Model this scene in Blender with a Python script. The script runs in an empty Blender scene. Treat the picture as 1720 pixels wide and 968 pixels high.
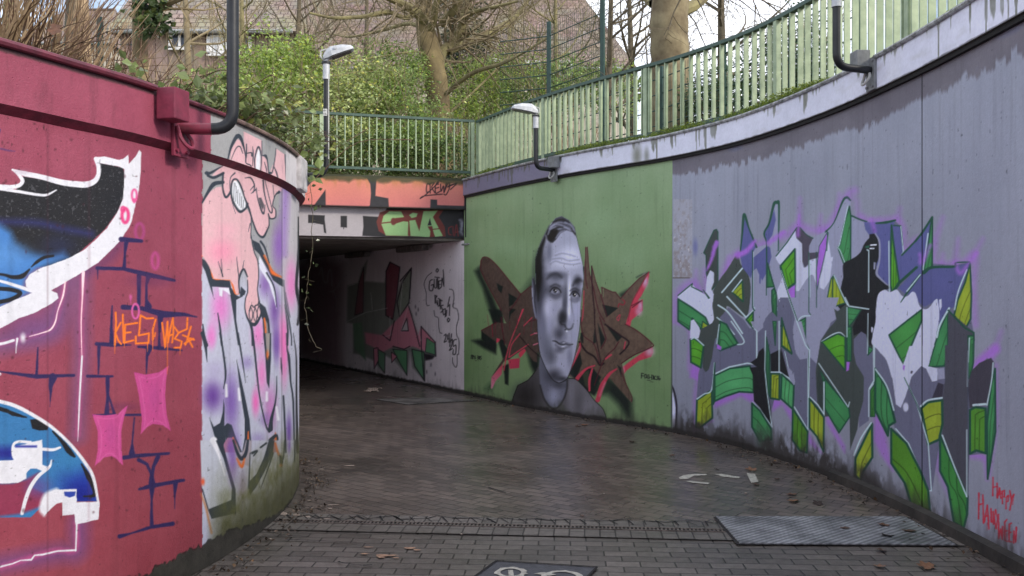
import bpy, bmesh, math, random
import numpy as np
from mathutils import Vector, Matrix
random.seed(7)
RNG = np.random.default_rng(11)
sc = bpy.context.scene
COL = sc.collection
R = math.radians

# ------------------------------------------------------------------ camera, sky, sun, exposure
CAMH, FPX, HOR = 1.6, 1450.0, 497.0
cam_d = bpy.data.cameras.new('camera')
cam_d.lens = FPX / 1720 * 36.0
cam_d.sensor_width = 36.0
cam_d.shift_y = (HOR - 484) / 1720
cam_d.clip_start = 0.05
cam_d.clip_end = 3000
cam = bpy.data.objects.new('camera', cam_d)
COL.objects.link(cam)
cam.location = (0, 0, CAMH)
cam.rotation_euler = (R(90), 0, 0)
sc.camera = cam

SUN_EL, SUN_AZ = 32.0, 125.0       # azimuth measured clockwise from +Y (north)
world = bpy.data.worlds.new('World')
sc.world = world
world.use_nodes = True
nt = world.node_tree
nt.nodes.clear()
wo = nt.nodes.new('ShaderNodeOutputWorld')
bg = nt.nodes.new('ShaderNodeBackground')
sky = nt.nodes.new('ShaderNodeTexSky')
sky.sky_type = 'NISHITA'
sky.sun_disc = False
sky.sun_elevation = R(SUN_EL)
sky.sun_rotation = R(SUN_AZ)
sky.air_density = 1.0
sky.dust_density = 1.6
tc = nt.nodes.new('ShaderNodeTexCoord')
mp = nt.nodes.new('ShaderNodeMapping')
mp.inputs['Scale'].default_value = (1.0, 1.0, 2.6)
cn = nt.nodes.new('ShaderNodeTexNoise')
cn.inputs['Scale'].default_value = 2.3
cn.inputs['Detail'].default_value = 8
cn.inputs['Roughness'].default_value = 0.58
cr = nt.nodes.new('ShaderNodeValToRGB')
cr.color_ramp.elements[0].position = 0.40
cr.color_ramp.elements[1].position = 0.62
cm = nt.nodes.new('ShaderNodeMixRGB')
cm.inputs['Color2'].default_value = (11.0, 11.3, 12.2, 1)
nt.links.new(tc.outputs['Generated'], mp.inputs['Vector'])
nt.links.new(mp.outputs['Vector'], cn.inputs['Vector'])
nt.links.new(cn.outputs['Fac'], cr.inputs['Fac'])
nt.links.new(cr.outputs['Color'], cm.inputs['Fac'])
nt.links.new(sky.outputs['Color'], cm.inputs['Color1'])
nt.links.new(cm.outputs['Color'], bg.inputs['Color'])
bg.inputs['Strength'].default_value = 0.11
nt.links.new(bg.outputs['Background'], wo.inputs['Surface'])

sun_d = bpy.data.lights.new('sun', 'SUN')
sun_d.energy = 1.5
sun_d.angle = R(10)
sun_d.color = (1.0, 0.93, 0.82)
sun = bpy.data.objects.new('sun', sun_d)
COL.objects.link(sun)
az, el = R(SUN_AZ), R(SUN_EL)
sdir = Vector((math.sin(az) * math.cos(el), math.cos(az) * math.cos(el), math.sin(el)))
sun.rotation_euler = sdir.to_track_quat('Z', 'Y').to_euler()
sun.location = sdir * 50

sc.view_settings.view_transform = 'Standard'
sc.view_settings.look = 'None'
sc.view_settings.gamma = 1
sc.view_settings.use_curve_mapping = False
sc.view_settings.exposure = 0.72
sc.cycles.max_bounces = 6
sc.cycles.diffuse_bounces = 4
sc.cycles.transparent_max_bounces = 6

# ------------------------------------------------------------------ helpers
def P(x, y, Y):
    """point seen at photograph pixel (x, y) at depth Y"""
    return Vector(((x - 860) / FPX * Y, Y, CAMH + (HOR - y) / FPX * Y))

def PF(x, y, z=0.0):
    """point of the horizontal plane z seen at pixel (x, y)"""
    Y = (CAMH - z) * FPX / (y - HOR)
    return Vector(((x - 860) / FPX * Y, Y, z))

def lin(c):
    c = np.asarray(c, dtype=float) / 255.0
    return np.where(c <= 0.04045, c / 12.92, ((c + 0.055) / 1.055) ** 2.4)

def L4(c, g=1.0):
    v = lin(c) * g
    return (float(v[0]), float(v[1]), float(v[2]), 1.0)

def tag(o, label=None, cat=None, group=None, kind=None):
    if label: o['label'] = label
    if cat: o['category'] = cat
    if group: o['group'] = group
    if kind: o['kind'] = kind
    return o

def empty(name, loc=(0, 0, 0), rz=0.0):
    o = bpy.data.objects.new(name, None)
    COL.objects.link(o)
    o.location = loc
    o.rotation_euler = (0, 0, rz)
    o.empty_display_size = 0.1
    return o

def link_mesh(name, me, mat=None, parent=None, keep_world=True):
    o = bpy.data.objects.new(name, me)
    COL.objects.link(o)
    if mat is not None and len(me.materials) == 0:
        me.materials.append(mat)
    if parent is not None:
        o.parent = parent
        if keep_world:   # vertices are given in world coordinates: undo the parent's placement
            M = Matrix.Translation(parent.location) @ parent.rotation_euler.to_matrix().to_4x4()
            o.matrix_parent_inverse = M.inverted()
    return o

def np_mesh(name, verts, faces, cols=None, smooth=False):
    verts = np.ascontiguousarray(verts, dtype=np.float32)
    faces = np.ascontiguousarray(faces, dtype=np.int32)
    me = bpy.data.meshes.new(name)
    nf, k = faces.shape
    me.vertices.add(len(verts))
    me.vertices.foreach_set('co', verts.ravel())
    me.loops.add(nf * k)
    me.loops.foreach_set('vertex_index', faces.ravel())
    me.polygons.add(nf)
    me.polygons.foreach_set('loop_start', np.arange(0, nf * k, k, dtype=np.int32))
    me.polygons.foreach_set('loop_total', np.full(nf, k, dtype=np.int32))
    me.polygons.foreach_set('use_smooth', np.full(nf, smooth, dtype=bool))
    if cols is not None:
        a = me.color_attributes.new('Col', 'FLOAT_COLOR', 'POINT')
        c4 = np.ones((len(verts), 4), dtype=np.float32)
        c4[:, :3] = cols
        a.data.foreach_set('color', c4.ravel())
    me.update(calc_edges=True)
    return me

class MB:
    """collects simple solids into one mesh"""
    def __init__(self):
        self.v, self.f = [], []
    def add(self, vs, fs):
        n = len(self.v)
        self.v += [tuple(p) for p in vs]
        self.f += [tuple(i + n for i in f) for f in fs]
        return self
    def box(self, c, size, rot=None):
        sx, sy, sz = [s / 2 for s in size]
        vs = [Vector((x, y, z)) for x in (-sx, sx) for y in (-sy, sy) for z in (-sz, sz)]
        if rot is not None:
            vs = [rot @ p for p in vs]
        c = Vector(c)
        return self.add([p + c for p in vs], [(0, 1, 3, 2), (4, 6, 7, 5), (0, 4, 5, 1), (2, 3, 7, 6), (0, 2, 6, 4), (1, 5, 7, 3)])
    def tube(self, pts, r, n=8, caps=True):
        pts = [Vector(p) for p in pts]
        rs = r if isinstance(r, (list, tuple)) else [r] * len(pts)
        base = len(self.v)
        t0 = (pts[1] - pts[0]).normalized()
        up = Vector((0, 0, 1)) if abs(t0.z) < 0.9 else Vector((1, 0, 0))
        a = t0.cross(up).normalized()
        for i, p in enumerate(pts):
            if i == 0: t = t0
            elif i == len(pts) - 1: t = (pts[i] - pts[i - 1]).normalized()
            else:
                t = (pts[i + 1] - pts[i - 1])
                t = t.normalized() if t.length > 1e-9 else t0
            a = (a - t * a.dot(t))
            a = a.normalized() if a.length > 1e-6 else t.orthogonal().normalized()
            b = t.cross(a)
            for k in range(n):
                an = 2 * math.pi * k / n
                self.v.append(tuple(p + (a * math.cos(an) + b * math.sin(an)) * rs[i]))
        for i in range(len(pts) - 1):
            for k in range(n):
                k2 = (k + 1) % n
                self.f.append((base + i * n + k, base + i * n + k2, base + (i + 1) * n + k2, base + (i + 1) * n + k))
        if caps:
            self.f.append(tuple(base + k for k in range(n))[::-1])
            self.f.append(tuple(base + (len(pts) - 1) * n + k for k in range(n)))
        return self
    def prism(self, poly, z0, z1):
        n = len(poly)
        vs = [(p[0], p[1], z0) for p in poly] + [(p[0], p[1], z1) for p in poly]
        fs = [tuple(range(n))[::-1], tuple(range(n, 2 * n))]
        fs += [(i, (i + 1) % n, n + (i + 1) % n, n + i) for i in range(n)]
        return self.add(vs, fs)
    def loft(self, rings):
        """closed rings of equal count"""
        n = len(rings[0]); base = len(self.v)
        for r_ in rings: self.v += [tuple(p) for p in r_]
        for i in range(len(rings) - 1):
            for k in range(n):
                k2 = (k + 1) % n
                self.f.append((base + i * n + k, base + i * n + k2, base + (i + 1) * n + k2, base + (i + 1) * n + k))
        self.f.append(tuple(base + k for k in range(n))[::-1])
        self.f.append(tuple(base + (len(rings) - 1) * n + k for k in range(n)))
        return self
    def build(self, name, mat, parent=None, smooth=False, bevel=0.0, world=True):
        me = bpy.data.meshes.new(name)
        me.from_pydata(self.v, [], self.f)
        me.update()
        bm = bmesh.new(); bm.from_mesh(me)
        bmesh.ops.recalc_face_normals(bm, faces=bm.faces[:])
        if bevel > 0:
            bmesh.ops.bevel(bm, geom=bm.edges[:], offset=bevel, segments=2, affect='EDGES', profile=0.6)
        bm.to_mesh(me); bm.free()
        if smooth:
            me.polygons.foreach_set('use_smooth', np.ones(len(me.polygons), dtype=bool))
            if hasattr(me, 'set_sharp_from_angle'):
                me.set_sharp_from_angle(angle=R(40))
        return link_mesh(name, me, mat, parent, world)

# ---- noise for painted surfaces
def _hash(ix, iy, seed):
    h = (ix.astype(np.int64) * 374761393 + iy.astype(np.int64) * 668265263 + seed * 982451653) & 0x7fffffff
    h = (h ^ (h >> 13)) * 1274126177 & 0x7fffffff
    return ((h ^ (h >> 16)) & 0xffff) / 65535.0
def vnoise(x, y, seed=0):
    ix, iy = np.floor(x), np.floor(y)
    fx, fy = x - ix, y - iy
    fx, fy = fx * fx * (3 - 2 * fx), fy * fy * (3 - 2 * fy)
    a = _hash(ix, iy, seed); b = _hash(ix + 1, iy, seed); c = _hash(ix, iy + 1, seed); d = _hash(ix + 1, iy + 1, seed)
    return (a + (b - a) * fx) * (1 - fy) + (c + (d - c) * fx) * fy
def fbm(x, y, seed=0, oct=4):
    s, a, t = 0, 1.0, 0
    for o in range(oct):
        s = s + a * vnoise(x * 2 ** o, y * 2 ** o, seed + o * 17); t += a; a *= 0.55
    return s / t

# ---- materials
def new_mat(name):
    m = bpy.data.materials.new(name); m.use_nodes = True
    n = m.node_tree; b = n.nodes['Principled BSDF']
    return m, n, b
def N(n, t, **kw):
    nd = n.nodes.new(t)
    for k, v in kw.items():
        if k in nd.inputs: nd.inputs[k].default_value = v
        else: setattr(nd, k, v)
    return nd
def mat_plain(name, c, rough=0.6, metal=0.0, var=0.15, scale=12.0, bump=0.1, c2=None, g=1.0, bscale=None, spec=None):
    """plain colour with noise variation (towards c2 in patches), roughness variation and bump"""
    m, n, b = new_mat(name)
    geo = N(n, 'ShaderNodeNewGeometry')
    no = N(n, 'ShaderNodeTexNoise', Scale=scale, Detail=6, Roughness=0.62)
    n.links.new(geo.outputs['Position'], no.inputs['Vector'])
    ramp = N(n, 'ShaderNodeValToRGB')
    c1 = L4(c, g); cc2 = L4(c2, g) if c2 else tuple(x * (1 - var) for x in c1[:3]) + (1,)
    ramp.color_ramp.elements[0].position = 0.35; ramp.color_ramp.elements[0].color = cc2
    ramp.color_ramp.elements[1].position = 0.65; ramp.color_ramp.elements[1].color = c1
    n.links.new(no.outputs['Fac'], ramp.inputs['Fac'])
    n.links.new(ramp.outputs['Color'], b.inputs['Base Color'])
    b.inputs['Roughness'].default_value = rough
    b.inputs['Metallic'].default_value = metal
    if spec is not None: b.inputs['Specular IOR Level'].default_value = spec
    if bump:
        n2 = N(n, 'ShaderNodeTexNoise', Scale=bscale or scale * 5, Detail=5)
        n.links.new(geo.outputs['Position'], n2.inputs['Vector'])
        bp = N(n, 'ShaderNodeBump', Strength=bump, Distance=0.01)
        n.links.new(n2.outputs['Fac'], bp.inputs['Height'])
        n.links.new(bp.outputs['Normal'], b.inputs['Normal'])
    return m
def mat_vcol(name, rough=0.6, bump=0.25, bscale=90, var=0.1, trans=0.0, spec=0.4, pits=False):
    m, n, b = new_mat(name)
    at = N(n, 'ShaderNodeVertexColor', layer_name='Col')
    geo = N(n, 'ShaderNodeNewGeometry')
    no = N(n, 'ShaderNodeTexNoise', Scale=38, Detail=7, Roughness=0.7)
    n.links.new(geo.outputs['Position'], no.inputs['Vector'])
    mr = N(n, 'ShaderNodeMapRange')
    mr.inputs['From Min'].default_value = 0.3; mr.inputs['From Max'].default_value = 0.7
    mr.inputs['To Min'].default_value = 1 - var; mr.inputs['To Max'].default_value = 1 + var
    n.links.new(no.outputs['Fac'], mr.inputs['Value'])
    mx = N(n, 'ShaderNodeVectorMath', operation='SCALE')
    n.links.new(at.outputs['Color'], mx.inputs[0]); n.links.new(mr.outputs['Result'], mx.inputs['Scale'])
    n.links.new(mx.outputs['Vector'], b.inputs['Base Color'])
    b.inputs['Roughness'].default_value = rough
    if not trans:
        nr_ = N(n, 'ShaderNodeTexNoise', Scale=2.2, Detail=6, Roughness=.7); n.links.new(geo.outputs['Position'], nr_.inputs['Vector'])
        rr = N(n, 'ShaderNodeMapRange'); rr.inputs['From Min'].default_value = .35; rr.inputs['From Max'].default_value = .65
        rr.inputs['To Min'].default_value = rough - .2; rr.inputs['To Max'].default_value = rough + .14
        n.links.new(nr_.outputs['Fac'], rr.inputs['Value']); n.links.new(rr.outputs['Result'], b.inputs['Roughness'])
    b.inputs['Specular IOR Level'].default_value = spec
    if bump:
        n2 = N(n, 'ShaderNodeTexNoise', Scale=bscale, Detail=6, Roughness=0.65)
        n.links.new(geo.outputs['Position'], n2.inputs['Vector'])
        h = n2.outputs['Fac']
        if pits:
            vo = N(n, 'ShaderNodeTexVoronoi', Scale=22)
            n.links.new(geo.outputs['Position'], vo.inputs['Vector'])
            lt = N(n, 'ShaderNodeMapRange'); lt.inputs['From Min'].default_value = 0.0; lt.inputs['From Max'].default_value = 0.10
            n.links.new(vo.outputs['Distance'], lt.inputs['Value'])
            ad = N(n, 'ShaderNodeMath', operation='ADD')
            n.links.new(h, ad.inputs[0]); n.links.new(lt.outputs['Result'], ad.inputs[1]); h = ad.outputs[0]
        bp = N(n, 'ShaderNodeBump', Strength=bump, Distance=0.006)
        n.links.new(h, bp.inputs['Height']); n.links.new(bp.outputs['Normal'], b.inputs['Normal'])
    if trans:
        out = n.nodes['Material Output']
        tr = N(n, 'ShaderNodeBsdfTranslucent')
        n.links.new(mx.outputs['Vector'], tr.inputs['Color'])
        ms = N(n, 'ShaderNodeMixShader', Fac=trans)
        n.links.new(b.outputs['BSDF'], ms.inputs[1]); n.links.new(tr.outputs['BSDF'], ms.inputs[2])
        n.links.new(ms.outputs['Shader'], out.inputs['Surface'])
    return m

# ---- plan curves of the walls
def catmull(pts, n=16, closed=False):
    p = np.asarray(pts, dtype=float)
    if closed: q = np.vstack([p[-1], p, p[0], p[1]])
    else: q = np.vstack([2 * p[0] - p[1], p, 2 * p[-1] - p[-2]])
    out = []
    t = np.linspace(0, 1, n, endpoint=False)[:, None]
    for i in range(1, len(q) - 2):
        a, b, c, d = q[i - 1], q[i], q[i + 1], q[i + 2]
        out.append(0.5 * ((2 * b) + (-a + c) * t + (2 * a - 5 * b + 4 * c - d) * t ** 2 + (-a + 3 * b - 3 * c + d) * t ** 3))
    out = np.vstack(out)
    if not closed: out = np.vstack([out, p[-1]])
    return out

class Path:
    def __init__(self, pts, side, smooth=True):
        """side=+1: trench lies to the left of the running direction"""
        p = catmull(pts, 24) if smooth else np.asarray(pts, dtype=float)
        self.p = p
        d = np.hypot(*np.diff(p, axis=0).T)
        self.s = np.concatenate([[0], np.cumsum(d)])
        self.len = self.s[-1]; self.side = side
    def xy(self, s, off=0.0):
        s = np.asarray(s, dtype=float)
        e = 0.03
        X = np.interp(s, self.s, self.p[:, 0]); Y = np.interp(s, self.s, self.p[:, 1])
        x1 = np.interp(np.clip(s + e, 0, self.len), self.s, self.p[:, 0]); y1 = np.interp(np.clip(s + e, 0, self.len), self.s, self.p[:, 1])
        x0 = np.interp(np.clip(s - e, 0, self.len), self.s, self.p[:, 0]); y0 = np.interp(np.clip(s - e, 0, self.len), self.s, self.p[:, 1])
        tx, ty = x1 - x0, y1 - y0; l = np.hypot(tx, ty) + 1e-9; tx /= l; ty /= l
        nx, ny = -ty * self.side, tx * self.side
        return X + nx * off, Y + ny * off
    def px(self, s, off=0.0):
        X, Y = self.xy(s, off)
        return np.where(Y > 0.3, 860 + FPX * X / np.maximum(Y, 0.3), np.sign(X) * 1e5)
    def s_at_px(self, x, lo=None, hi=None, off=0.0):
        ss = np.linspace(lo if lo is not None else 0, hi if hi is not None else self.len, 4000)
        return float(ss[np.argmin(np.abs(self.px(ss, off) - x))])

# ---- a painted wall surface: a fine grid that carries its paint as colours
class Canvas:
    def __init__(self, path, s0, s1, z0, z1, off=0.0, step=1.25, wild=0.06):
        ss = np.linspace(s0, s1, 6000)
        X, Y = path.xy(ss, off); px = path.px(ss, off)
        dpx = np.abs(np.diff(px)); ds = np.diff(ss)
        mid = (px[1:] + px[:-1]) / 2
        vis = (mid > -260) & (mid < 1750)
        w = np.where(vis, np.maximum(dpx / step, ds / wild), ds / wild)
        cw = np.concatenate([[0], np.cumsum(w)])
        nc = max(2, int(math.ceil(cw[-1])))
        s = np.interp(np.linspace(0, cw[-1], nc + 1), cw, ss)
        minY = max(1.5, np.min(np.concatenate([(Y[1:])[vis], [30]])))
        nr = max(2, int(math.ceil((z1 - z0) * FPX / minY / step)))
        z = np.linspace(z0, z1, nr + 1)
        X, Y = path.xy(s, off)
        self.nc, self.nr = nc + 1, nr + 1
        self.X = np.repeat(X, self.nr); self.Y = np.repeat(Y, self.nr)
        self.Z = np.tile(z, self.nc); self.S = np.repeat(s, self.nr)
        Yc = np.maximum(self.Y, 0.4)
        self.x = 860 + FPX * self.X / Yc; self.y = HOR - FPX * (self.Z - CAMH) / Yc
        bad = self.Y < 0.6
        self.x[bad] = -9e4; self.y[bad] = -9e4
        self.col = np.zeros((len(self.x), 3)); self.pid = np.zeros(len(self.x), dtype=np.int16)
        self.side = path.side
        self.t = (0, 0, 1.0)
        self.cur = 0; self.clip = None
    def tf(self, ox, oy, s): self.t = (ox, oy, s)
    def _pts(self, pts):
        p = np.asarray(pts, dtype=float)
        return np.stack([self.t[0] + p[:, 0] / self.t[2], self.t[1] + p[:, 1] / self.t[2]], 1)
    def base(self, c): self.col[:] = c
    def idx(self, p, pad):
        a, b = p.min(0) - pad, p.max(0) + pad
        return np.nonzero((self.x > a[0]) & (self.x < b[0]) & (self.y > a[1]) & (self.y < b[1]))[0]
    def put(self, i, cov, c, pid=True):
        c = np.asarray(c, dtype=float)
        if self.clip is not None: cov = cov * self.clip[i]
        self.last = (i, cov)
        cov = cov[:, None]
        self.col[i] = self.col[i] * (1 - cov) + c * cov
        if pid and self.cur: self.pid[i[cov[:, 0] > 0.5]] = self.cur
    def wob(self, x, y, rag, seed=3):
        return (vnoise(x / 7.0, y / 7.0, seed) - 0.5) * 2 * rag + (vnoise(x / 2.2, y / 2.2, seed + 1) - 0.5) * rag
    def F(self, pts, c, soft=1.3, a=1.0, sm=False, rag=0.0, c2=None, ax=None, pid=True, line=None, lw=5, speck=0):
        p = self._pts(pts)
        if sm: p = catmull(p, 6, closed=True)
        i = self.idx(p, soft + rag + 1)
        if len(i):
            x, y = self.x[i], self.y[i]
            d2 = np.full(len(i), 1e12); ins = np.zeros(len(i), dtype=bool)
            q = np.roll(p, -1, axis=0)
            for (x0, y0), (x1, y1) in zip(p, q):
                ex, ey = x1 - x0, y1 - y0
                t = np.clip(((x - x0) * ex + (y - y0) * ey) / (ex * ex + ey * ey + 1e-9), 0, 1)
                d2 = np.minimum(d2, (x - x0 - t * ex) ** 2 + (y - y0 - t * ey) ** 2)
                if y0 != y1:
                    cr_ = ((y0 > y) != (y1 > y)) & (x < (x1 - x0) * (y - y0) / (y1 - y0) + x0)
                    ins ^= cr_
            d = np.sqrt(d2); d[ins] *= -1
            if rag: d = d + self.wob(x, y, rag)
            cov = np.clip(0.5 - d / soft, 0, 1) * a
            if speck: cov = cov * (1 - speck * (vnoise(x * 0.8, y * 0.8, 9) > 0.7))
            cc = np.asarray(c, dtype=float)
            if c2 is not None:   # blend from c to c2 along an axis given by two points
                (ax0, ay0), (ax1, ay1) = self._pts(ax)
                ux, uy = ax1 - ax0, ay1 - ay0
                t = np.clip(((x - ax0) * ux + (y - ay0) * uy) / (ux * ux + uy * uy), 0, 1)[:, None]
                cc = cc * (1 - t) + np.asarray(c2, dtype=float) * t
            self.put(i, cov, cc, pid)
        if line is not None:
            self.S_(np.vstack([p, p[:1]]), lw / self.t[2], line, pid=pid)
    def S_(self, p, w, c, soft=1.3, a=1.0, rag=0.0, pid=True):
        w = np.asarray(w, dtype=float)
        if w.ndim == 0: w = np.full(len(p), float(w))
        i = self.idx(p, w.max() / 2 + soft + rag + 1)
        if not len(i): return
        x, y = self.x[i], self.y[i]
        best = np.full(len(i), 1e9)
        for k in range(len(p) - 1):
            (x0, y0), (x1, y1) = p[k], p[k + 1]
            ex, ey = x1 - x0, y1 - y0
            t = np.clip(((x - x0) * ex + (y - y0) * ey) / (ex * ex + ey * ey + 1e-9), 0, 1)
            d = np.sqrt((x - x0 - t * ex) ** 2 + (y - y0 - t * ey) ** 2) - (w[k] + (w[k + 1] - w[k]) * t) / 2
            best = np.minimum(best, d)
        if rag: best = best + self.wob(x, y, rag)
        self.put(i, np.clip(0.5 - best / soft, 0, 1) * a, c, pid)
    def S_pts(self, pts, w, c, sm=True, **kw):
        p = self._pts(pts)
        w = np.asarray(w, dtype=float) / self.t[2]
        if sm and len(p) > 2:
            if w.ndim: w = np.interp(np.linspace(0, len(p) - 1, (len(p) - 1) * 6 + 1), np.arange(len(p)), w)
            p = catmull(p, 6)
        self.S_(p, w, c, **kw)
    def B(self, cx, cy, rx, ry, c, a=1.0, pid=False, hard=0.0, rot=0.0, only=None):
        p = self._pts([(cx, cy)])[0]; rx /= self.t[2]; ry /= self.t[2]
        m = max(rx, ry)
        i = self.idx(np.array([p]), m * 1.6)
        if only is not None: i = i[self.pid[i] == only]
        if not len(i): return
        dx, dy = self.x[i] - p[0], self.y[i] - p[1]
        ca, sa = math.cos(rot), math.sin(rot)
        d = np.sqrt(((dx * ca + dy * sa) / rx) ** 2 + ((-dx * sa + dy * ca) / ry) ** 2)
        cov = np.clip((1.5 - d) / (1.5 - hard), 0, 1)
        cov = cov * cov * (3 - 2 * cov) * a
        self.put(i, cov, c, pid)
    def ring(self, cx, cy, rx, ry, w, c, soft=3, a=1.0):
        th = np.linspace(0, 2 * math.pi, 20)
        self.S_pts(list(zip(cx + rx * np.cos(th), cy + ry * np.sin(th))), w, c, sm=False, soft=soft, a=a)
    def build(self, base_name, mat, parent, parts=None, gain=1.0, label=None):
        """base surface plus one mesh for each painted piece (sub-part of the base)"""
        nc, nr = self.nc, self.nr
        col = lin(np.clip(self.col, 0, 255)) * gain
        co = np.stack([self.X, self.Y, self.Z], 1)
        ii, jj = np.meshgrid(np.arange(nc - 1), np.arange(nr - 1), indexing='ij')
        a = (ii * nr + jj).ravel()
        quads = np.stack([a, a + nr, a + nr + 1, a + 1], 1)
        if self.side < 0: quads = quads
        else: quads = quads[:, ::-1]
        fp = self.pid[a]
        base = None
        for k in sorted(set([0] + list(np.unique(fp)))):
            q = quads[fp == k]
            if not len(q): continue
            u, inv = np.unique(q, return_inverse=True)
            me = np_mesh('m', co[u], inv.reshape(q.shape), col[u], smooth=True)
            nm = base_name if k == 0 else parts[k][0]
            me.name = nm
            if k == 0:
                base = link_mesh(nm, me, mat, parent)
                if label: base['label'] = label
            else:
                o = link_mesh(nm, me, mat, base if base else parent, keep_world=False)
                if parts[k][1]: o['label'] = parts[k][1]
        return base
Canvas.K = Canvas.S_pts
# ------------------------------------------------------------------ paint of the left wall (traced on the wall surface)
NAVY = (48, 38, 84); WHITE = (222, 222, 230); BLK = (34, 34, 38); OUTL = (52, 60, 72); PINK = (224, 180, 187)
ORG = (236, 112, 48); LAV = (192, 194, 214); GRYP = (158, 158, 160); MAG = (145, 68, 88)

def base_left(c, band=False):
    x, y, Z, S = c.x, c.y, c.Z, c.S
    n1 = fbm(S * 1.3, Z * 1.3, 5); n2 = fbm(S * 9, Z * 9, 8)
    mag = np.array(MAG) + (n1[:, None] - 0.5) * np.array([22, 14, 16]) + (n2[:, None] - 0.5) * 10
    low = np.clip((1.6 - Z) / 1.6, 0, 1)[:, None]
    mag = mag * (1 - low) + (mag * 0.97 + np.array([2, -3, -12])) * low
    gr = np.array(GRYP) + (n1[:, None] - 0.5) * 16
    lv = np.array(LAV) + (n1[:, None] - 0.5) * 12
    t = np.clip((y - 430) / 60, 0, 1)[:, None]
    right = gr * (1 - t) + lv * t
    edge = 340 if not band else 354
    wob = (vnoise(y / 9, y * 0 + 2, 4) - 0.5) * 2.4
    m = (np.abs(x) < 5000) & (x > edge + wob)
    c.col[:] = np.where(m[:, None], right, mag)

def grime_left(c):
    # algae and bare concrete along the foot of the wall
    x, y, Z, S = c.x, c.y, c.Z, c.S
    n = fbm(S * 3, Z * 2.2, 31); n2 = fbm(S * 16, Z * 16, 33)
    reg = np.clip((x - 345) / 30, 0, 1) * (np.abs(x) < 5000)
    h = 0.60 + 0.34 * (n - 0.5)
    al = np.clip((h - Z) / 0.30, 0, 1) * 0.9 * reg
    c.put(np.arange(len(x)), al * np.clip(0.7 + (n2 - 0.5), 0, 1), np.array([98, 100, 56]), pid=False)
    al = np.clip((0.34 + 0.1 * (n - .5) - Z) / 0.2, 0, 1) * reg * 0.8
    c.put(np.arange(len(x)), al, np.array([76, 76, 50]), pid=False)
    ed = 0.145 + 0.06 * (fbm(S * 5, S * 0 + 1, 41) - 0.5) + 0.03 * (vnoise(S * 40, S * 0, 7) - 0.5)
    ed = np.where(np.abs(x) < 5000, ed * np.clip((490 - x) / 110, .12, 1), ed)
    bare = np.clip((ed - Z) / 0.008, 0, 1)
    tone = 62 + 26 * (n2 - 0.5)
    i = np.nonzero(bare > 0)[0]
    c.col[i] = c.col[i] * (1 - bare[i, None]) + np.stack([tone, tone * 0.96, tone * 0.88], 1)[i] * bare[i, None]
    c.pid[i[bare[i] > 0.5]] = 0
    crack = np.clip(1 - np.abs(ed - Z) / 0.010, 0, 1) * (vnoise(S * 30, Z * 10, 3) > 0.35)
    c.put(np.arange(len(x)), crack * 0.85, np.array([28, 26, 24]), pid=False)
    c.tf(0, 0, 1); c.K([(80, 205), (80, 960)], 2.2, (70, 30, 44), sm=False, a=.28, soft=3, pid=False); c.K([(150, 215), (149, 960)], 3, (120, 50, 70), sm=False, a=.18, soft=5, pid=False)
    for q in range(60):
        a_ = RNG.random(2); c.B(a_[0] * 335, 190 + a_[1] * 740, 1.2 + 2 * RNG.random(), 1.5 + 2.5 * RNG.random(), (64, 28, 38), a=.5)
    st_ = fbm(S * 18, Z * .9, 45, 3); c.put(np.arange(len(x)), np.clip((st_ - .6) * 4, 0, 1) * .22, c.col * .62, pid=False)
    # small pits and chips
    p = vnoise(S * 55, Z * 55, 77)
    c.put(np.arange(len(x)), np.clip((p - 0.93) / 0.05, 0, 1) * 0.55, c.col * 0.45, pid=False)

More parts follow.
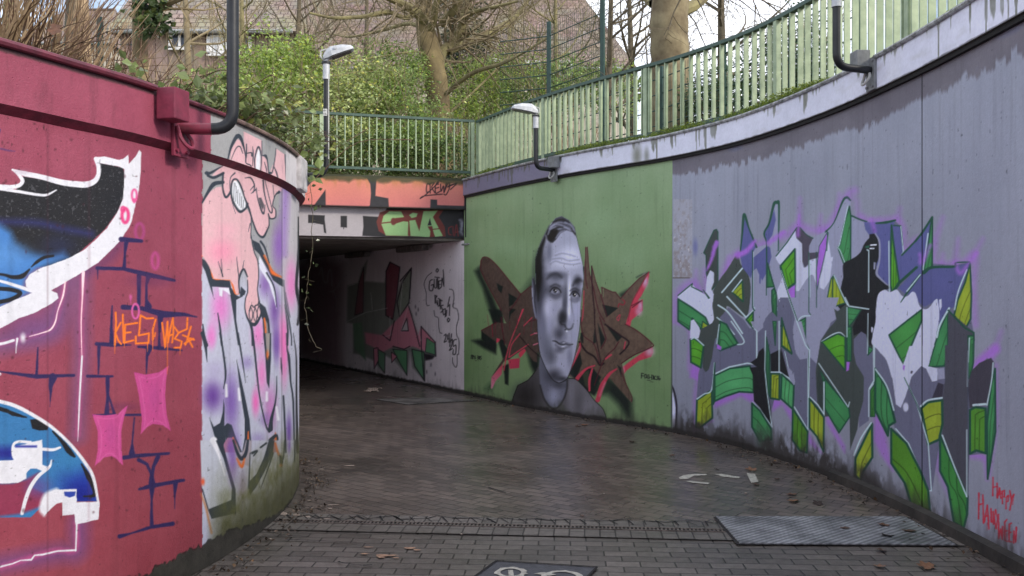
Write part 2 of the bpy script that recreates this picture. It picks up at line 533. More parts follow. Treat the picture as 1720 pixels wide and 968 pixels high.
def paint_big_piece(c):
    # --- white, black and blue letters on the magenta wall
    L1 = (0, 230, 4.84); L2 = (0, 400, 4.84); L3 = (0, 580, 4.84); L4_ = (0, 760, 4.654)
    c.cur = 1
    # violet haze round the lower outlines
    c.cur = 0
    c.tf(*L2)
    for p, w in (([(530, 360), (500, 500), (450, 680), (400, 750), (250, 800), (0, 860), (-200, 880)], 120), ([(675, 280), (668, 480), (660, 700), (665, 960), (650, 1250), (632, 1600)], 60)):
        c.K(p, w, (96, 84, 140), soft=38, a=0.75)
        c.K(p, 16, (205, 80, 130), soft=12, a=0.85)
    c.B(250, 700, 330, 200, (112, 74, 128), a=0.6)
    c.K([(980, 30), (880, 170), (700, 270)], 60, (80, 50, 100), soft=22, a=0.6)
    c.tf(*L4_)
    c.K([(620, 560), (600, 770), (450, 790), (0, 880)], 110, (100, 72, 140), soft=34, a=0.75)
    c.K([(600, 560), (590, 762), (450, 768), (280, 810), (100, 870), (0, 900)], 18, (215, 85, 140), soft=12, a=0.9)
    c.cur = 1
    c.tf(*L1)
    c.F([(-900, 430), (0, 430), (130, 430), (190, 320), (330, 345), (560, 395), (720, 400), (790, 370), (805, 300), (800, 212), (1000, 250), (1015, 300), (1010, 480), (960, 600), (860, 740), (760, 840), (620, 960), (500, 1050), (-900, 1100)], BLK, rag=0.6)
    i = c.idx(c._pts([(-900, 200), (1015, 1100)]), 0)
    sp = (vnoise(c.S[i] * 120, c.Z[i] * 120, 12) > 0.83) & (c.pid[i] == 1)
    c.col[i[sp]] = c.col[i[sp]] * 0.6 + np.array([120, 120, 125]) * 0.4
    c.K([(-600, 660), (0, 690), (300, 700), (500, 745), (740, 790)], 26, (52, 56, 140), soft=18, a=0.75)
    c.tf(*L2)
    c.F([(-900, -130), (0, -110), (90, -50), (130, 40), (250, 100), (400, 130), (520, 100), (560, 165), (420, 215), (300, 260), (220, 320), (200, 400), (270, 440), (0, 570), (-900, 900)], (70, 124, 190), soft=14, sm=False)
    c.B(300, 60, 190, 100, BLK, a=0.75); c.B(480, 60, 170, 110, (40, 44, 74), a=0.7)
    c.B(60, 140, 200, 120, (92, 146, 208), a=0.6)
    c.K([(-300, 280), (0, 295), (100, 318), (180, 310), (240, 255)], [20, 20, 32, 40, 14], BLK, soft=2)
    c.K([(255, 235), (300, 195), (360, 158), (432, 145)], [8, 26, 26, 20], BLK, soft=1.6)
    c.K([(-300, 390), (0, 412), (90, 420), (165, 448), (100, 495), (0, 520), (-200, 560)], 34, BLK, soft=1.6)
    c.F([(0, 430), (90, 440), (120, 450), (60, 480), (0, 490)], (80, 132, 196))
    c.K([(-300, 290), (0, 350), (130, 388), (275, 436)], [20, 22, 26, 30], WHITE)
    # the wide white band
    c.F([(980, 20), (900, 100), (800, 200), (690, 268), (600, 320), (420, 425), (465, 450), (475, 490), (420, 535), (300, 600), (150, 655), (0, 735), (-400, 900), (-400, 720), (0, 560), (130, 500), (270, 440), (212, 395), (204, 350), (250, 290), (330, 245), (420, 215), (560, 165), (680, 100), (780, 10), (870, -80), (950, -200), (1000, -320), (1012, -420), (1012, -575), (1052, -600), (1135, -700), (1135, -440), (1100, -260), (1062, -110)], WHITE, rag=0.5)
    c.tf(*L1)
    c.F([(1052, 214), (1100, 165), (1132, 108), (1148, 125), (1142, 300), (1130, 420), (1095, 580), (1050, 600), (1005, 560), (1012, 250)], WHITE, rag=0.3)
    c.F([(762, 178), (770, 165), (850, 160), (970, 188), (1000, 180), (1042, 146), (1052, 260), (1010, 262), (960, 240), (805, 212)], WHITE, rag=0.4)
    c.K([(780, 180), (800, 240), (800, 305), (770, 360), (700, 388), (620, 385), (500, 370), (330, 325), (200, 300), (100, 268)], [34, 34, 34, 42, 50, 50, 46, 40, 42, 14], WHITE)
    c.K([(105, 268), (150, 305), (182, 355), (160, 392), (100, 408), (0, 405), (-300, 390)], [14, 26, 32, 32, 34, 36, 36], WHITE)
    c.K([(0, 422), (150, 445), (300, 470), (380, 472), (458, 433)], [26, 24, 22, 20, 9], WHITE)
    c.B(180, 285, 90, 26, (160, 130, 150), a=0.35)
    c.tf(*L2)
    c.K([(530, 360), (512, 470), (470, 590), (450, 680), (410, 745), (330, 775), (240, 800)], [12, 14, 7, 12, 14, 8, 6], (246, 216, 224))
    c.K([(110, 832), (0, 862), (-200, 880)], 22, WHITE)
    c.K([(140, 820), (133, 880), (130, 935)], [20, 8, 5], WHITE)
    c.B(187, 812, 26, 44, WHITE, a=0.95)
    c.K([(677, 280), (670, 480), (660, 680), (665, 960)], [26, 11, 9, 6], (246, 208, 218))
    c.tf(*L3)
    c.K([(667, 90), (650, 380), (640, 600), (633, 780)], [14, 14, 11, 4], WHITE)
    # --- lower blue dome
    c.F([(-900, 380), (0, 455), (150, 500), (330, 600), (450, 690), (580, 810), (700, 960), (760, 1090), (790, 1270), (590, 1270), (590, 1180), (430, 1180), (330, 1320), (250, 1400), (-900, 1400)], (58, 118, 172), rag=0.3)
    c.B(60, 880, 300, 70, (38, 36, 132), a=0.9, only=1)
    c.tf(*L4_)
    c.B(640, 260, 210, 160, (34, 52, 150), a=0.95, only=1); c.B(640, 340, 160, 90, (28, 34, 130), a=0.9, only=1)
    c.B(560, 60, 120, 120, (56, 124, 176), a=0.7, only=1)
    c.F([(-900, 240), (0, 245), (100, 242), (200, 215), (300, 160), (240, 270), (350, 320), (330, 420), (170, 480), (-900, 600)], (140, 56, 82), soft=6)
    c.B(300, 270, 110, 90, (96, 76, 140), a=0.75)
    c.tf(*L3)
    c.K([(-300, 500), (0, 520), (100, 555), (215, 588)], [34, 34, 34, 10], BLK, rag=0.6)
    c.F([(245, 605), (320, 600), (395, 660), (385, 690), (320, 695), (262, 680)], BLK, rag=0.6)
    c.K([(430, 700), (510, 790), (560, 860), (605, 905)], [14, 34, 48, 22], BLK, rag=0.5)
    c.tf(*L4_)
    c.K([(640, 95), (690, 190), (730, 270), (735, 335), (655, 345)], [16, 40, 36, 30, 10], BLK, rag=0.5)
    c.K([(-300, -850), (0, -610)], 20, WHITE)
    c.F([(-900, 66), (0, 66), (112, 60), (100, -40), (330, -100), (330, 98), (372, 110), (335, 152), (285, 125), (240, 128), (206, 160), (204, 205), (140, 238), (0, 246), (-900, 250)], WHITE, rag=0.5)
    c.tf(*L3)
    c.K([(248, 790), (150, 785), (108, 815), (108, 900), (150, 960)], 22, WHITE)
    c.K([(488, 832), (430, 850), (340, 845), (130, 838)], [18, 24, 26, 14], WHITE)
    c.F([(125, 838), (345, 862), (342, 968), (130, 968)], WHITE)
    c.F([(125, 815), (300, 815), (300, 832), (125, 832)], (48, 54, 150), soft=3)
    c.K([(-300, 960), (0, 955), (130, 940)], 16, WHITE)
    c.K([(-300, 400), (0, 458), (150, 505), (330, 605), (450, 690), (580, 815), (700, 968), (760, 1080), (800, 1280)], [30, 30, 30, 28, 24, 24, 26, 26, 18], WHITE)
    c.tf(*L4_)
    c.K([(402, 62), (385, 115), (300, 185), (240, 270), (200, 370), (172, 478)], [10, 22, 28, 30, 30, 26], WHITE)
    c.K([(440, 300), (370, 350), (335, 440), (345, 490)], [40, 70, 60, 20], WHITE, soft=6)
    c.F([(345, 495), (335, 400), (380, 320), (430, 292), (600, 287), (598, 340), (600, 390), (770, 385), (782, 400), (768, 524), (700, 540), (590, 566), (582, 485), (488, 495), (485, 392), (440, 402), (400, 440)], WHITE, rag=0.4)
    c.F([(500, 308), (592, 306), (585, 340), (545, 354), (505, 340)], (50, 70, 160))
    c.K([(600, 565), (592, 770)], [14, 10], WHITE, sm=False)
    c.K([(592, 765), (450, 772), (330, 800), (270, 805), (245, 840), (160, 845), (100, 870), (0, 895), (-100, 930)], [14, 12, 14, 10, 14, 8, 10, 14, 10], WHITE, sm=False)
    # pink lips-like rings
    c.cur = 0
    c.tf(*L1)
    c.ring(1092, 475, 20, 46, 16, (222, 80, 142)); c.ring(1092, 520, 8, 12, 14, (222, 80, 142))
    c.ring(1018, 640, 26, 58, 26, (220, 70, 130)); c.ring(1000, 590, 14, 20, 16, (220, 70, 130))
    c.ring(1135, 770, 34, 66, 18, (176, 70, 140), soft=5, a=0.8)
    c.tf(*L2)
    c.ring(1262, 185, 26, 64, 24, (186, 72, 140), soft=5, a=0.8)
    # --- drawn brick joints
    c.cur = 2
    nk = dict(soft=1.8, rag=0.3)
    def bk(p, w): c.K(p, np.asarray(w, float) * 1.2, NAVY, sm=False, **nk)
    bk([(985, 10), (1150, 25)], [34, 22]); bk([(1028, 20), (1016, 120), (1010, 240)], [34, 16, 26])
    bk([(790, 245), (1000, 250), (1230, 305), (1418, 345)], [24, 24, 34, 18]); bk([(795, 260), (795, 335)], [10, 3])
    bk([(1130, 305), (1128, 540)], [30, 24]); bk([(1205, 320), (1190, 380), (1190, 500), (1205, 560)], [34, 16, 18, 50])
    bk([(1000, 562), (1150, 572), (1330, 620), (1500, 622), (1600, 642)], [34, 28, 46, 24, 8])
    bk([(912, 552), (905, 720), (908, 850)], [8, 18, 34]); bk([(785, 860), (900, 868), (1060, 870)], [24, 28, 10])
    bk([(1125, 885), (1300, 895), (1482, 915)], [14, 26, 8]); bk([(1305, 640), (1295, 780), (1295, 890)], [40, 10, 22])
    c.B(1230, 350, 200, 60, (96, 44, 84), a=0.45)
    c.tf(*L3)
    bk([(805, 0), (800, 232)], [24, 10]); bk([(1215, 20), (1195, 90), (1190, 230)], [44, 18, 8]); bk([(308, 20), (298, 235)], [8, 20])
    bk([(-300, 200), (0, 215), (150, 236), (300, 256), (420, 250), (600, 246)], [20, 10, 20, 30, 22, 20])
    bk([(430, 262), (412, 330), (412, 400), (405, 500)], [56, 28, 14, 2]); bk([(712, 252), (915, 254)], [22, 14])
    bk([(874, 262), (876, 420), (868, 550)], [30, 20, 34]); bk([(880, 400), (930, 560)], [10, 20]); bk([(760, 570), (930, 560)], 12)
    bk([(1010, 568), (1142, 567)], 16); bk([(1092, 590), (1075, 800), (1072, 880)], [10, 12, 44]); bk([(1005, 915), (1100, 900), (1372, 880)], [26, 26, 18])
    c.B(1000, 500, 150, 40, (100, 44, 84), a=0.4)
    c.tf(*L4_)
    bk([(1085, 60), (1150, 95), (1182, 170)], [26, 20, 18]); bk([(1235, 35), (1200, 110), (1185, 200)], [30, 22, 22])
    bk([(1185, 170), (1188, 240), (1185, 380), (1185, 565)], [22, 44, 12, 26])
    bk([(1090, 288), (1190, 262), (1300, 242), (1435, 218)], [16, 30, 24, 20]); bk([(1372, 240), (1366, 330), (1366, 440)], [34, 12, 5])
    bk([(935, 658), (1020, 635), (1180, 585), (1350, 558)], [28, 10, 22, 28])
    # --- magenta curved patches
    c.cur = 3
    c.tf(*L3)
    MG = (196, 76, 142)
    for poly in ([(1088, 218), (1180, 240), (1290, 222), (1372, 168), (1352, 270), (1342, 400), (1354, 560), (1388, 696), (1325, 650), (1240, 640), (1190, 670), (1145, 722), (1155, 600), (1128, 400)],
                 [(752, 562), (860, 572), (960, 558), (1038, 488), (1003, 610), (985, 700), (988, 850), (1000, 978), (955, 930), (905, 902), (840, 915), (770, 982), (795, 860), (795, 700)]):
        c.F(poly, MG, sm=False, rag=0.3, a=0.93)
        p = np.array(poly, float); cx, cy = p.mean(0)
        q = (p - [cx, cy]) * [0.75, 0.86] + [cx, cy]
        c.K(list(map(tuple, q)) + [tuple(q[0])], 7, (214, 104, 164), a=0.6, soft=3)
        c.B(cx, cy - 40, 50, 120, (168, 70, 132), a=0.45)
    # --- orange tag
    c.cur = 4
    c.tf(*L2)
    def o(p, w=15): c.K(p, w, (240, 122, 44), sm=False, soft=1.2)
    o([(940, 606), (944, 680), (936, 800), (934, 870)]); o([(982, 688), (938, 770), (960, 830), (985, 862)])
    o([(998, 622), (1002, 760), (1005, 850)]); o([(1118, 690), (1018, 705), (1012, 850), (1085, 832)]); o([(1012, 772), (1062, 766)])
    o([(1246, 652), (1190, 655), (1142, 628), (1136, 728), (1128, 792), (1212, 775), (1206, 852), (1104, 858), (1104, 800)])
    o([(1266, 662), (1242, 745), (1244, 830)]); o([(1262, 770), (1258, 802)], 10)
    o([(1318, 690), (1330, 780), (1342, 885), (1352, 790), (1362, 680), (1366, 850), (1385, 740), (1406, 652), (1410, 760), (1400, 850)]); o([(1366, 800), (1410, 780)])
    o([(1412, 718), (1452, 770), (1520, 740), (1524, 652)]); o([(1452, 772), (1420, 818), (1478, 842), (1468, 890), (1418, 892)])
    o([(1552, 720), (1530, 800), (1508, 868)]); o([(1486, 790), (1578, 828)]); o([(1572, 818), (1500, 858)]); o([(1528, 812), (1565, 886)])
    for x0, y0, y1 in ((934, 860, 942), (1012, 850, 890), (1200, 855, 925), (1243, 820, 918), (1362, 850, 1105), (1465, 890, 950), (1340, 880, 900)):
        c.K([(x0, y0), (x0 - 2, y1)], [7, 3], (240, 122, 44), sm=False)
    c.cur = 0
    c.ring(1102, 595, 28, 60, 16, (206, 92, 158), soft=2); c.B(1062, 480, 14, 26, (206, 92, 158), a=0.9); c.K([(1062, 490), (1064, 540)], [10, 3], (190, 80, 146))
    c.tf(*L1); c.K([(0, 95), (60, 110), (120, 118)], [10, 14, 4], (60, 46, 110), a=0.8, soft=3, rag=0.5)
    c.K([(-10, 0), (0, -60)], 10, (60, 46, 110))

def paint_character(c, band=False):
    C1 = (320, 200, 4.84); C2 = (320, 380, 4.84); C3 = (320, 560, 4.84); C4 = (320, 740, 4.246)
    DK = OUTL
    # ---------------- lettering in lavender, pink and violet below
    c.cur = 5
    c.tf(*C2)
    c.F([(95, 320), (150, 420), (190, 500), (310, 500), (400, 560), (430, 560), (545, 280), (640, 300), (760, 440), (780, 560), (820, 900), (850, 968), (850, 1900), (95, 1900)], LAV, soft=3)
    c.F([(480, 0), (560, 100), (740, 60), (745, 440), (640, 360), (545, 250)], (160, 160, 166), soft=4)
    for b in ((820, 420, 60, 230, (232, 130, 200), .95), (245, 660, 90, 190, (226, 130, 202), .95), (260, 120, 130, 120, (240, 150, 176), .7), (720, 160, 60, 220, (140, 96, 180), .9),
              (610, 470, 60, 120, (128, 88, 168), .8), (685, 680, 50, 180, (120, 80, 160), .9), (550, 880, 60, 140, (234, 130, 200), .9), (170, 880, 40, 120, (226, 130, 202), .8),
              (700, 930, 40, 120, (120, 80, 160), .6), (755, 880, 40, 220, (232, 120, 190), .9)):
        c.B(b[0], b[1], b[2], b[3], b[4], a=b[5])
    c.tf(*C3)
    for b in ((180, 510, 90, 140, (104, 64, 150), .95), (170, 40, 40, 80, (226, 130, 202), .8), (330, 560, 70, 260, (120, 84, 170), .85), (200, 300, 90, 90, (170, 160, 200), .6),
              (530, 560, 34, 120, (240, 110, 190), .95), (580, 330, 50, 190, (234, 130, 200), .85), (700, 100, 30, 170, (120, 84, 170), .8), (762, 180, 36, 260, (236, 120, 190), .9),
              (650, 600, 60, 200, (200, 120, 190), .8), (610, 700, 60, 60, (130, 90, 170), .5), (800, 800, 26, 160, (110, 74, 160), .9), (460, 240, 60, 60, (150, 130, 190), .7), (380, 880, 40, 100, (150, 130, 200), .6), (550, 860, 70, 60, (150, 130, 190), .6)):
        c.B(b[0], b[1], b[2], b[3], b[4], a=b[5])
    def d(p, w, sm=True, col=DK): c.K(p, w, col, sm=sm, soft=1.3)
    c.tf(*C2)
    c.F([(95, 265), (125, 280), (160, 345), (182, 430), (320, 440), (330, 500), (375, 562), (400, 575), (420, 560), (428, 570), (372, 600), (372, 760), (402, 968), (385, 968), (345, 700), (312, 500), (175, 492), (188, 585), (160, 500), (120, 370), (95, 320)], DK)
    c.K([(98, 240), (130, 262), (165, 330), (190, 420), (260, 428), (330, 430), (335, 385)], [14, 16, 16, 18, 16, 22, 26], ORG)
    c.K([(330, 440), (345, 490), (365, 545), (390, 548)], 16, ORG)
    c.F([(410, 490), (450, 530), (440, 560), (400, 572)], DK)
    d([(222, 708), (240, 830), (255, 968)], [8, 16, 18])
    c.F([(230, 500), (310, 505), (325, 560), (300, 540), (262, 520), (258, 575), (235, 565)], (232, 232, 244))
    d([(100, 800), (110, 900), (130, 968)], [10, 26, 30])
    # right lettering strokes
    c.F([(500, 110), (560, 140), (600, 230), (650, 330), (690, 400), (765, 440), (765, 500), (725, 480), (670, 440), (610, 320), (560, 230), (520, 190)], DK)
    c.K([(600, 240), (640, 320), (670, 380), (740, 415)], [14, 12, 30, 8], ORG, soft=3)
    d([(570, 125), (605, 180), (640, 300)], [18, 16, 8])
    c.F([(560, 240), (640, 400), (690, 560), (700, 680), (680, 600), (640, 470), (555, 330)], (224, 226, 242))
    d([(620, 380), (680, 500), (700, 660)], [14, 12, 5])
    d([(760, 480), (775, 640), (800, 760), (820, 900), (822, 968)], [12, 16, 14, 10, 10])
    d([(775, 540), (790, 640), (810, 740)], [5, 10, 6]); d([(765, 640), (790, 820), (790, 968)], [5, 16, 10])
    d([(875, 50), (880, 200), (860, 460), (880, 560), (885, 700), (870, 800)], [16, 26, 20, 34, 26, 18], col=(40, 42, 50))
    c.F([(560, 620), (610, 660), (640, 760), (655, 968), (600, 968), (585, 760), (560, 700)], DK)
    c.F([(600, 750), (625, 790), (640, 968), (610, 968)], (150, 144, 146)); c.K([(600, 750), (612, 850), (612, 960)], 12, ORG, soft=2)
    d([(480, 760), (500, 850), (505, 968)], [26, 20, 16])
    c.tf(*C3)
    d([(95, 0), (120, 90), (135, 235)], [30, 28, 4]); d([(240, 0), (265, 150), (285, 330), (270, 450)], [16, 16, 16, 8])
    d([(385, 0), (410, 150), (430, 280), (448, 400)], [16, 14, 10, 3]); d([(505, 0), (525, 180), (560, 500), (610, 740), (640, 800)], [18, 16, 12, 12, 20])
    c.F([(590, 0), (655, 0), (655, 200), (640, 450), (620, 400), (605, 150)], DK); c.F([(610, 0), (645, 0), (640, 180), (622, 200)], (160, 152, 150)); c.B(626, 175, 12, 40, ORG, a=.9)
    c.F([(374, 210), (400, 320), (440, 500), (480, 700), (495, 900), (500, 968), (420, 968), (440, 850), (440, 700), (400, 450)], DK)
    c.K([(470, 800), (465, 900), (440, 968)], [8, 14, 14], ORG); c.F([(478, 850), (498, 968), (462, 968)], (160, 158, 150))
    c.F([(150, 680), (190, 760), (240, 730), (262, 640), (268, 540), (278, 600), (275, 760), (290, 900), (270, 968), (230, 968), (190, 820)], DK)
    c.F([(270, 760), (300, 730), (335, 745), (370, 850), (420, 968), (380, 968), (345, 880), (320, 850), (300, 910), (285, 850)], DK)
    c.F([(300, 850), (340, 850), (380, 968), (260, 968), (270, 900)], (170, 120, 150)); c.K([(345, 850), (375, 920), (390, 968)], 14, ORG); c.B(325, 930, 30, 60, (120, 84, 170), a=.8)
    d([(700, 350), (700, 450), (690, 560), (660, 690), (650, 780)], [5, 10, 12, 26, 40]); d([(755, 510), (765, 700), (775, 968)], [14, 16, 14])
    d([(735, 200), (740, 280), (745, 335)], [6, 14, 5]); d([(780, 0), (785, 120), (800, 200), (815, 400), (835, 560), (845, 968)], [8, 10, 22, 14, 16, 12])
    d([(835, 0), (860, 200), (862, 560), (870, 968)], [4, 12, 16, 22], col=(40, 42, 50))
    c.F([(640, 850), (700, 850), (720, 968), (650, 968)], (176, 130, 140)); c.K([(690, 810), (700, 880), (715, 960)], [8, 26, 20], ORG, soft=2)
    d([(575, 935), (620, 900), (660, 860), (700, 830), (712, 900)], [10, 26, 30, 20, 12]); d([(500, 968), (545, 955)], [14, 26])
    for a_, b_ in (((290, 420), (292, 510)), ((392, 450), (400, 540)), ((620, 480), (620, 545)), ((190, 860), (210, 968)), ((700, 600), (712, 700))): c.K([a_, b_], [16, 22], (235, 235, 245), soft=3)
    c.tf(*C4)
    c.F([(70, 0), (180, 0), (230, 110), (285, 330), (290, 425), (130, 490), (80, 330)], (196, 200, 214), soft=2); c.K([(165, 0), (200, 100), (245, 250)], [50, 16, 5], (236, 236, 244), soft=2)
    c.F([(180, 0), (225, 0), (250, 90), (322, 350), (325, 520), (150, 560), (118, 480), (75, 330), (90, 350), (130, 490), (290, 425), (295, 340), (235, 130)], DK)
    c.B(88, 295, 16, 28, (236, 90, 52), a=1)
    c.K([(75, 380), (110, 480), (130, 570), (150, 660)], [10, 14, 14, 14], (206, 128, 70), soft=3, a=.8)
    c.B(300, 130, 40, 190, (132, 96, 170), a=.8); c.B(370, 330, 40, 140, (150, 126, 160), a=.6)
    c.F([(300, 0), (330, 30), (360, 100), (380, 60), (395, 0), (440, 0), (430, 100), (420, 190), (380, 170), (340, 180)], (170, 160, 170), soft=3)
    c.K([(305, 0), (335, 90), (365, 130), (395, 90), (410, 0)], [16, 22, 30, 24, 16], DK); c.K([(330, 130), (365, 185), (385, 130)], [8, 24, 8], ORG, soft=3)
    c.F([(440, 0), (560, 0), (530, 100), (480, 200), (420, 290), (425, 150)], LAV, soft=2); c.F([(560, 0), (600, 0), (585, 100), (530, 220), (470, 330), (425, 390), (412, 340), (412, 300), (470, 240), (520, 130)], DK)
    d([(500, 50), (540, 20)], 14); d([(440, 90), (475, 75), (450, 110)], [20, 14, 10]); d([(425, 90), (415, 340)], [6, 12])
    d([(588, 90), (560, 180), (520, 290), (498, 350)], [14, 10, 8, 3])
    c.F([(600, 0), (615, 60), (640, 130), (660, 120), (665, 0)], LAV); c.K([(605, 20), (625, 90), (645, 120)], 12, ORG, soft=3); c.F([(632, 100), (665, 120), (655, 190), (635, 165)], DK); c.B(646, 178, 14, 12, ORG, a=1)
    d([(672, 0), (662, 130)], 10); c.F([(690, 0), (745, 0), (740, 150), (705, 165)], LAV); c.B(705, 40, 12, 60, (120, 84, 170), a=.8); d([(745, 0), (742, 150)], 12)
    # ---------------- pink cartoon figure
    c.cur = 6
    c.tf(*C1)
    pk = dict(rag=0.2)
    c.F([(95, 700), (150, 600), (210, 555), (262, 548), (275, 620), (292, 632), (320, 605), (335, 650), (400, 760), (460, 735), (492, 790), (488, 968), (500, 1030), (545, 1150), (556, 1290), (545, 1390), (560, 1480), (572, 1560), (568, 1610), (520, 1660), (470, 1640), (446, 1550), (446, 1470), (465, 1400), (460, 1270), (425, 1220), (395, 1300), (400, 1420), (370, 1425), (350, 1350), (322, 1310), (190, 1300), (150, 1190), (95, 1110)], PINK, **pk)
    c.B(255, 1080, 130, 120, (246, 146, 180), a=.7); c.B(280, 900, 100, 60, (240, 170, 190), a=.5)
    # head and ears
    c.F([(175, 460), (250, 380), (320, 330), (330, 250), (380, 165), (412, 175), (436, 240), (430, 100), (580, 175), (585, 300), (620, 330), (640, 440), (690, 330), (698, 240), (765, 290), (778, 540), (735, 590), (690, 625), (668, 690), (692, 740), (690, 800), (655, 812), (632, 770), (640, 860), (622, 930), (585, 965), (530, 900), (500, 830), (470, 720), (440, 640), (385, 500), (345, 520), (322, 600), (292, 635), (270, 620), (262, 450), (175, 462)], PINK, **pk)
    def k(p, w, sm=True): c.K(p, w, DK, sm=sm, soft=1.2)
    k([(300, 345), (330, 230), (380, 140), (412, 165), (440, 260), (452, 350)], [8, 20, 34, 26, 10, 4])
    k([(330, 330), (370, 240), (402, 225), (425, 280)], [4, 8, 10, 5])
    k([(130, 440), (160, 440), (230, 400), (260, 385)], [30, 22, 12, 6]); k([(140, 460), (185, 478), (235, 458), (268, 440)], [20, 22, 22, 20])
    k([(95, 680), (140, 600), (190, 530), (265, 515)], [12, 24, 36, 26]); k([(265, 440), (262, 560), (285, 635), (315, 610), (330, 560)], [16, 12, 20, 16, 6])
    k([(360, 440), (325, 480), (320, 560), (335, 660), (366, 770)], [12, 6, 5, 5, 3])
    k([(455, 205), (455, 290), (450, 355), (485, 375), (500, 400)], [8, 10, 8, 10, 6]); k([(505, 225), (510, 280), (505, 380)], [4, 9, 6]); k([(455, 280), (495, 275), (500, 300)], [8, 10, 14])
    c.F([(530, 420), (535, 300), (548, 250), (560, 250), (568, 300), (566, 400), (558, 440)], (228, 230, 238))
    k([(528, 440), (522, 330), (545, 235), (562, 240), (575, 320), (570, 440)], [8, 10, 12, 12, 8, 8])
    k([(585, 300), (610, 300), (625, 340), (635, 440)], [5, 22, 10, 8]); k([(580, 180), (582, 300)], 6); k([(600, 350), (615, 400), (620, 440)], [4, 9, 4])
    k([(695, 240), (685, 330), (665, 430), (645, 440)], [6, 7, 10, 22]); k([(680, 390), (700, 440), (715, 500)], [6, 12, 7]); k([(768, 290), (780, 520)], 8, sm=False)
    # clenched teeth
    c.F([(348, 512), (378, 510), (405, 560), (432, 640), (452, 705), (430, 738), (400, 736), (362, 680), (340, 600)], (228, 230, 238), sm=True)
    for q in range(6): c.K([(356 + q * 15, 520 + q * 28), (352 + q * 15, 655 + q * 16)], 4, (90, 92, 100), sm=False)
    k([(440, 640), (415, 560), (380, 495), (345, 498), (330, 560), (335, 640), (370, 720), (405, 755), (450, 725), (462, 690)], [8, 14, 14, 14, 12, 14, 16, 22, 16, 22])
    k([(440, 640), (475, 730), (505, 830), (545, 930), (590, 960), (625, 900), (640, 850), (632, 770)], [12, 16, 12, 14, 20, 12, 8, 6])
    k([(495, 800), (490, 968)], 7, sm=False); k([(470, 920), (485, 850)], [3, 7])
    k([(445, 480), (490, 480), (520, 540), (510, 600)], [6, 12, 10, 5]); k([(485, 580), (520, 540)], [4, 10]); k([(495, 605), (530, 575)], [5, 12])
    k([(535, 560), (545, 640), (575, 740), (595, 770), (605, 700)], [6, 8, 14, 12, 5]); c.F([(552, 640), (575, 640), (600, 700), (590, 740), (570, 710)], (90, 84, 92))
    k([(590, 500), (600, 600), (630, 720), (655, 765), (665, 740), (650, 680), (620, 560), (605, 500)], [14, 10, 8, 10, 10, 6, 6, 6])
    k([(632, 770), (650, 810), (690, 800), (692, 740), (668, 700), (690, 620), (720, 595)], [8, 12, 12, 8, 8, 8, 24]); k([(670, 540), (680, 640)], 5)
    c.tf(*C2)
    k([(490, 60), (515, 200), (548, 290), (553, 420), (545, 520), (560, 620), (575, 690), (560, 750), (520, 800), (475, 770), (445, 690), (445, 600), (465, 530), (462, 440)], [6, 9, 9, 8, 8, 12, 12, 16, 30, 18, 10, 9, 9, 8])
    k([(462, 410), (430, 350), (395, 430), (398, 545)], [12, 18, 14, 10]); k([(375, 250), (385, 350), (395, 430)], [3, 8, 8]); k([(435, 280), (425, 340)], [3, 7])
    k([(225, 290), (245, 350), (262, 410)], [3, 7, 10]); k([(250, 270), (258, 400)], [3, 8])
    for q in ((490, 700), (525, 705), (555, 690)):
        c.K([(q[0], q[1] - 45), (q[0] + 16, q[1] + 10), (q[0] + 4, q[1] + 70), (q[0] - 14, q[1] + 20), (q[0], q[1] - 45)], 7, DK, soft=1.2)
    k([(478, 690), (495, 645), (515, 660), (530, 645), (548, 640), (555, 615)], 10)
    c.cur = 0
    # vertical joint, whitish end column with violet runs
    c.tf(*C1)
    if not band:
        m = np.nonzero((c.x > 474) & (c.x < 3000) & (c.y < 560))[0]
        t = np.clip((560 - c.y[m]) / 150, 0, 1)
        n = fbm(c.S[m] * 8, c.Z[m] * 2, 50)
        c.put(m, t * 0.9, np.stack([186 + 20 * n, 182 + 20 * n, 190 + 18 * n], 1), pid=False)
        c.K([(775, 580), (765, 800), (760, 1100)], [50, 44, 30], (142, 100, 190), soft=14, a=.8)
        c.B(820, 1350, 44, 190, (232, 132, 200), a=.8)
        c.K([(878, 800), (880, 1100), (860, 1360), (885, 1500)], [12, 26, 22, 26], (42, 44, 52))
        c.K([(743, 570), (742, 3140)], 4, (70, 66, 74), sm=False, a=.7)
    else:
        m = np.nonzero((c.x > 480) & (c.x < 3000))[0]
        n = fbm(c.S[m] * 10, c.Z[m] * 3, 51)
        c.put(m, np.ones(len(m)), np.stack([200 + 30 * (n - .5), 196 + 30 * (n - .5), 200 + 26 * (n - .5)], 1), pid=False)
        c.pid[m] = 0
# ------------------------------------------------------------------ paint of the right wall and of the underpass
GM = (58, 122, 74); GL = (76, 142, 40); YG = (132, 150, 44); DG = (30, 72, 56); LG = (136, 139, 160); MGR = (94, 96, 116)
DKG = (56, 64, 62); BK = (28, 30, 33); WH = (182, 186, 204); NV = (82, 86, 134); PU = (152, 98, 188); OL = (172, 192, 196)

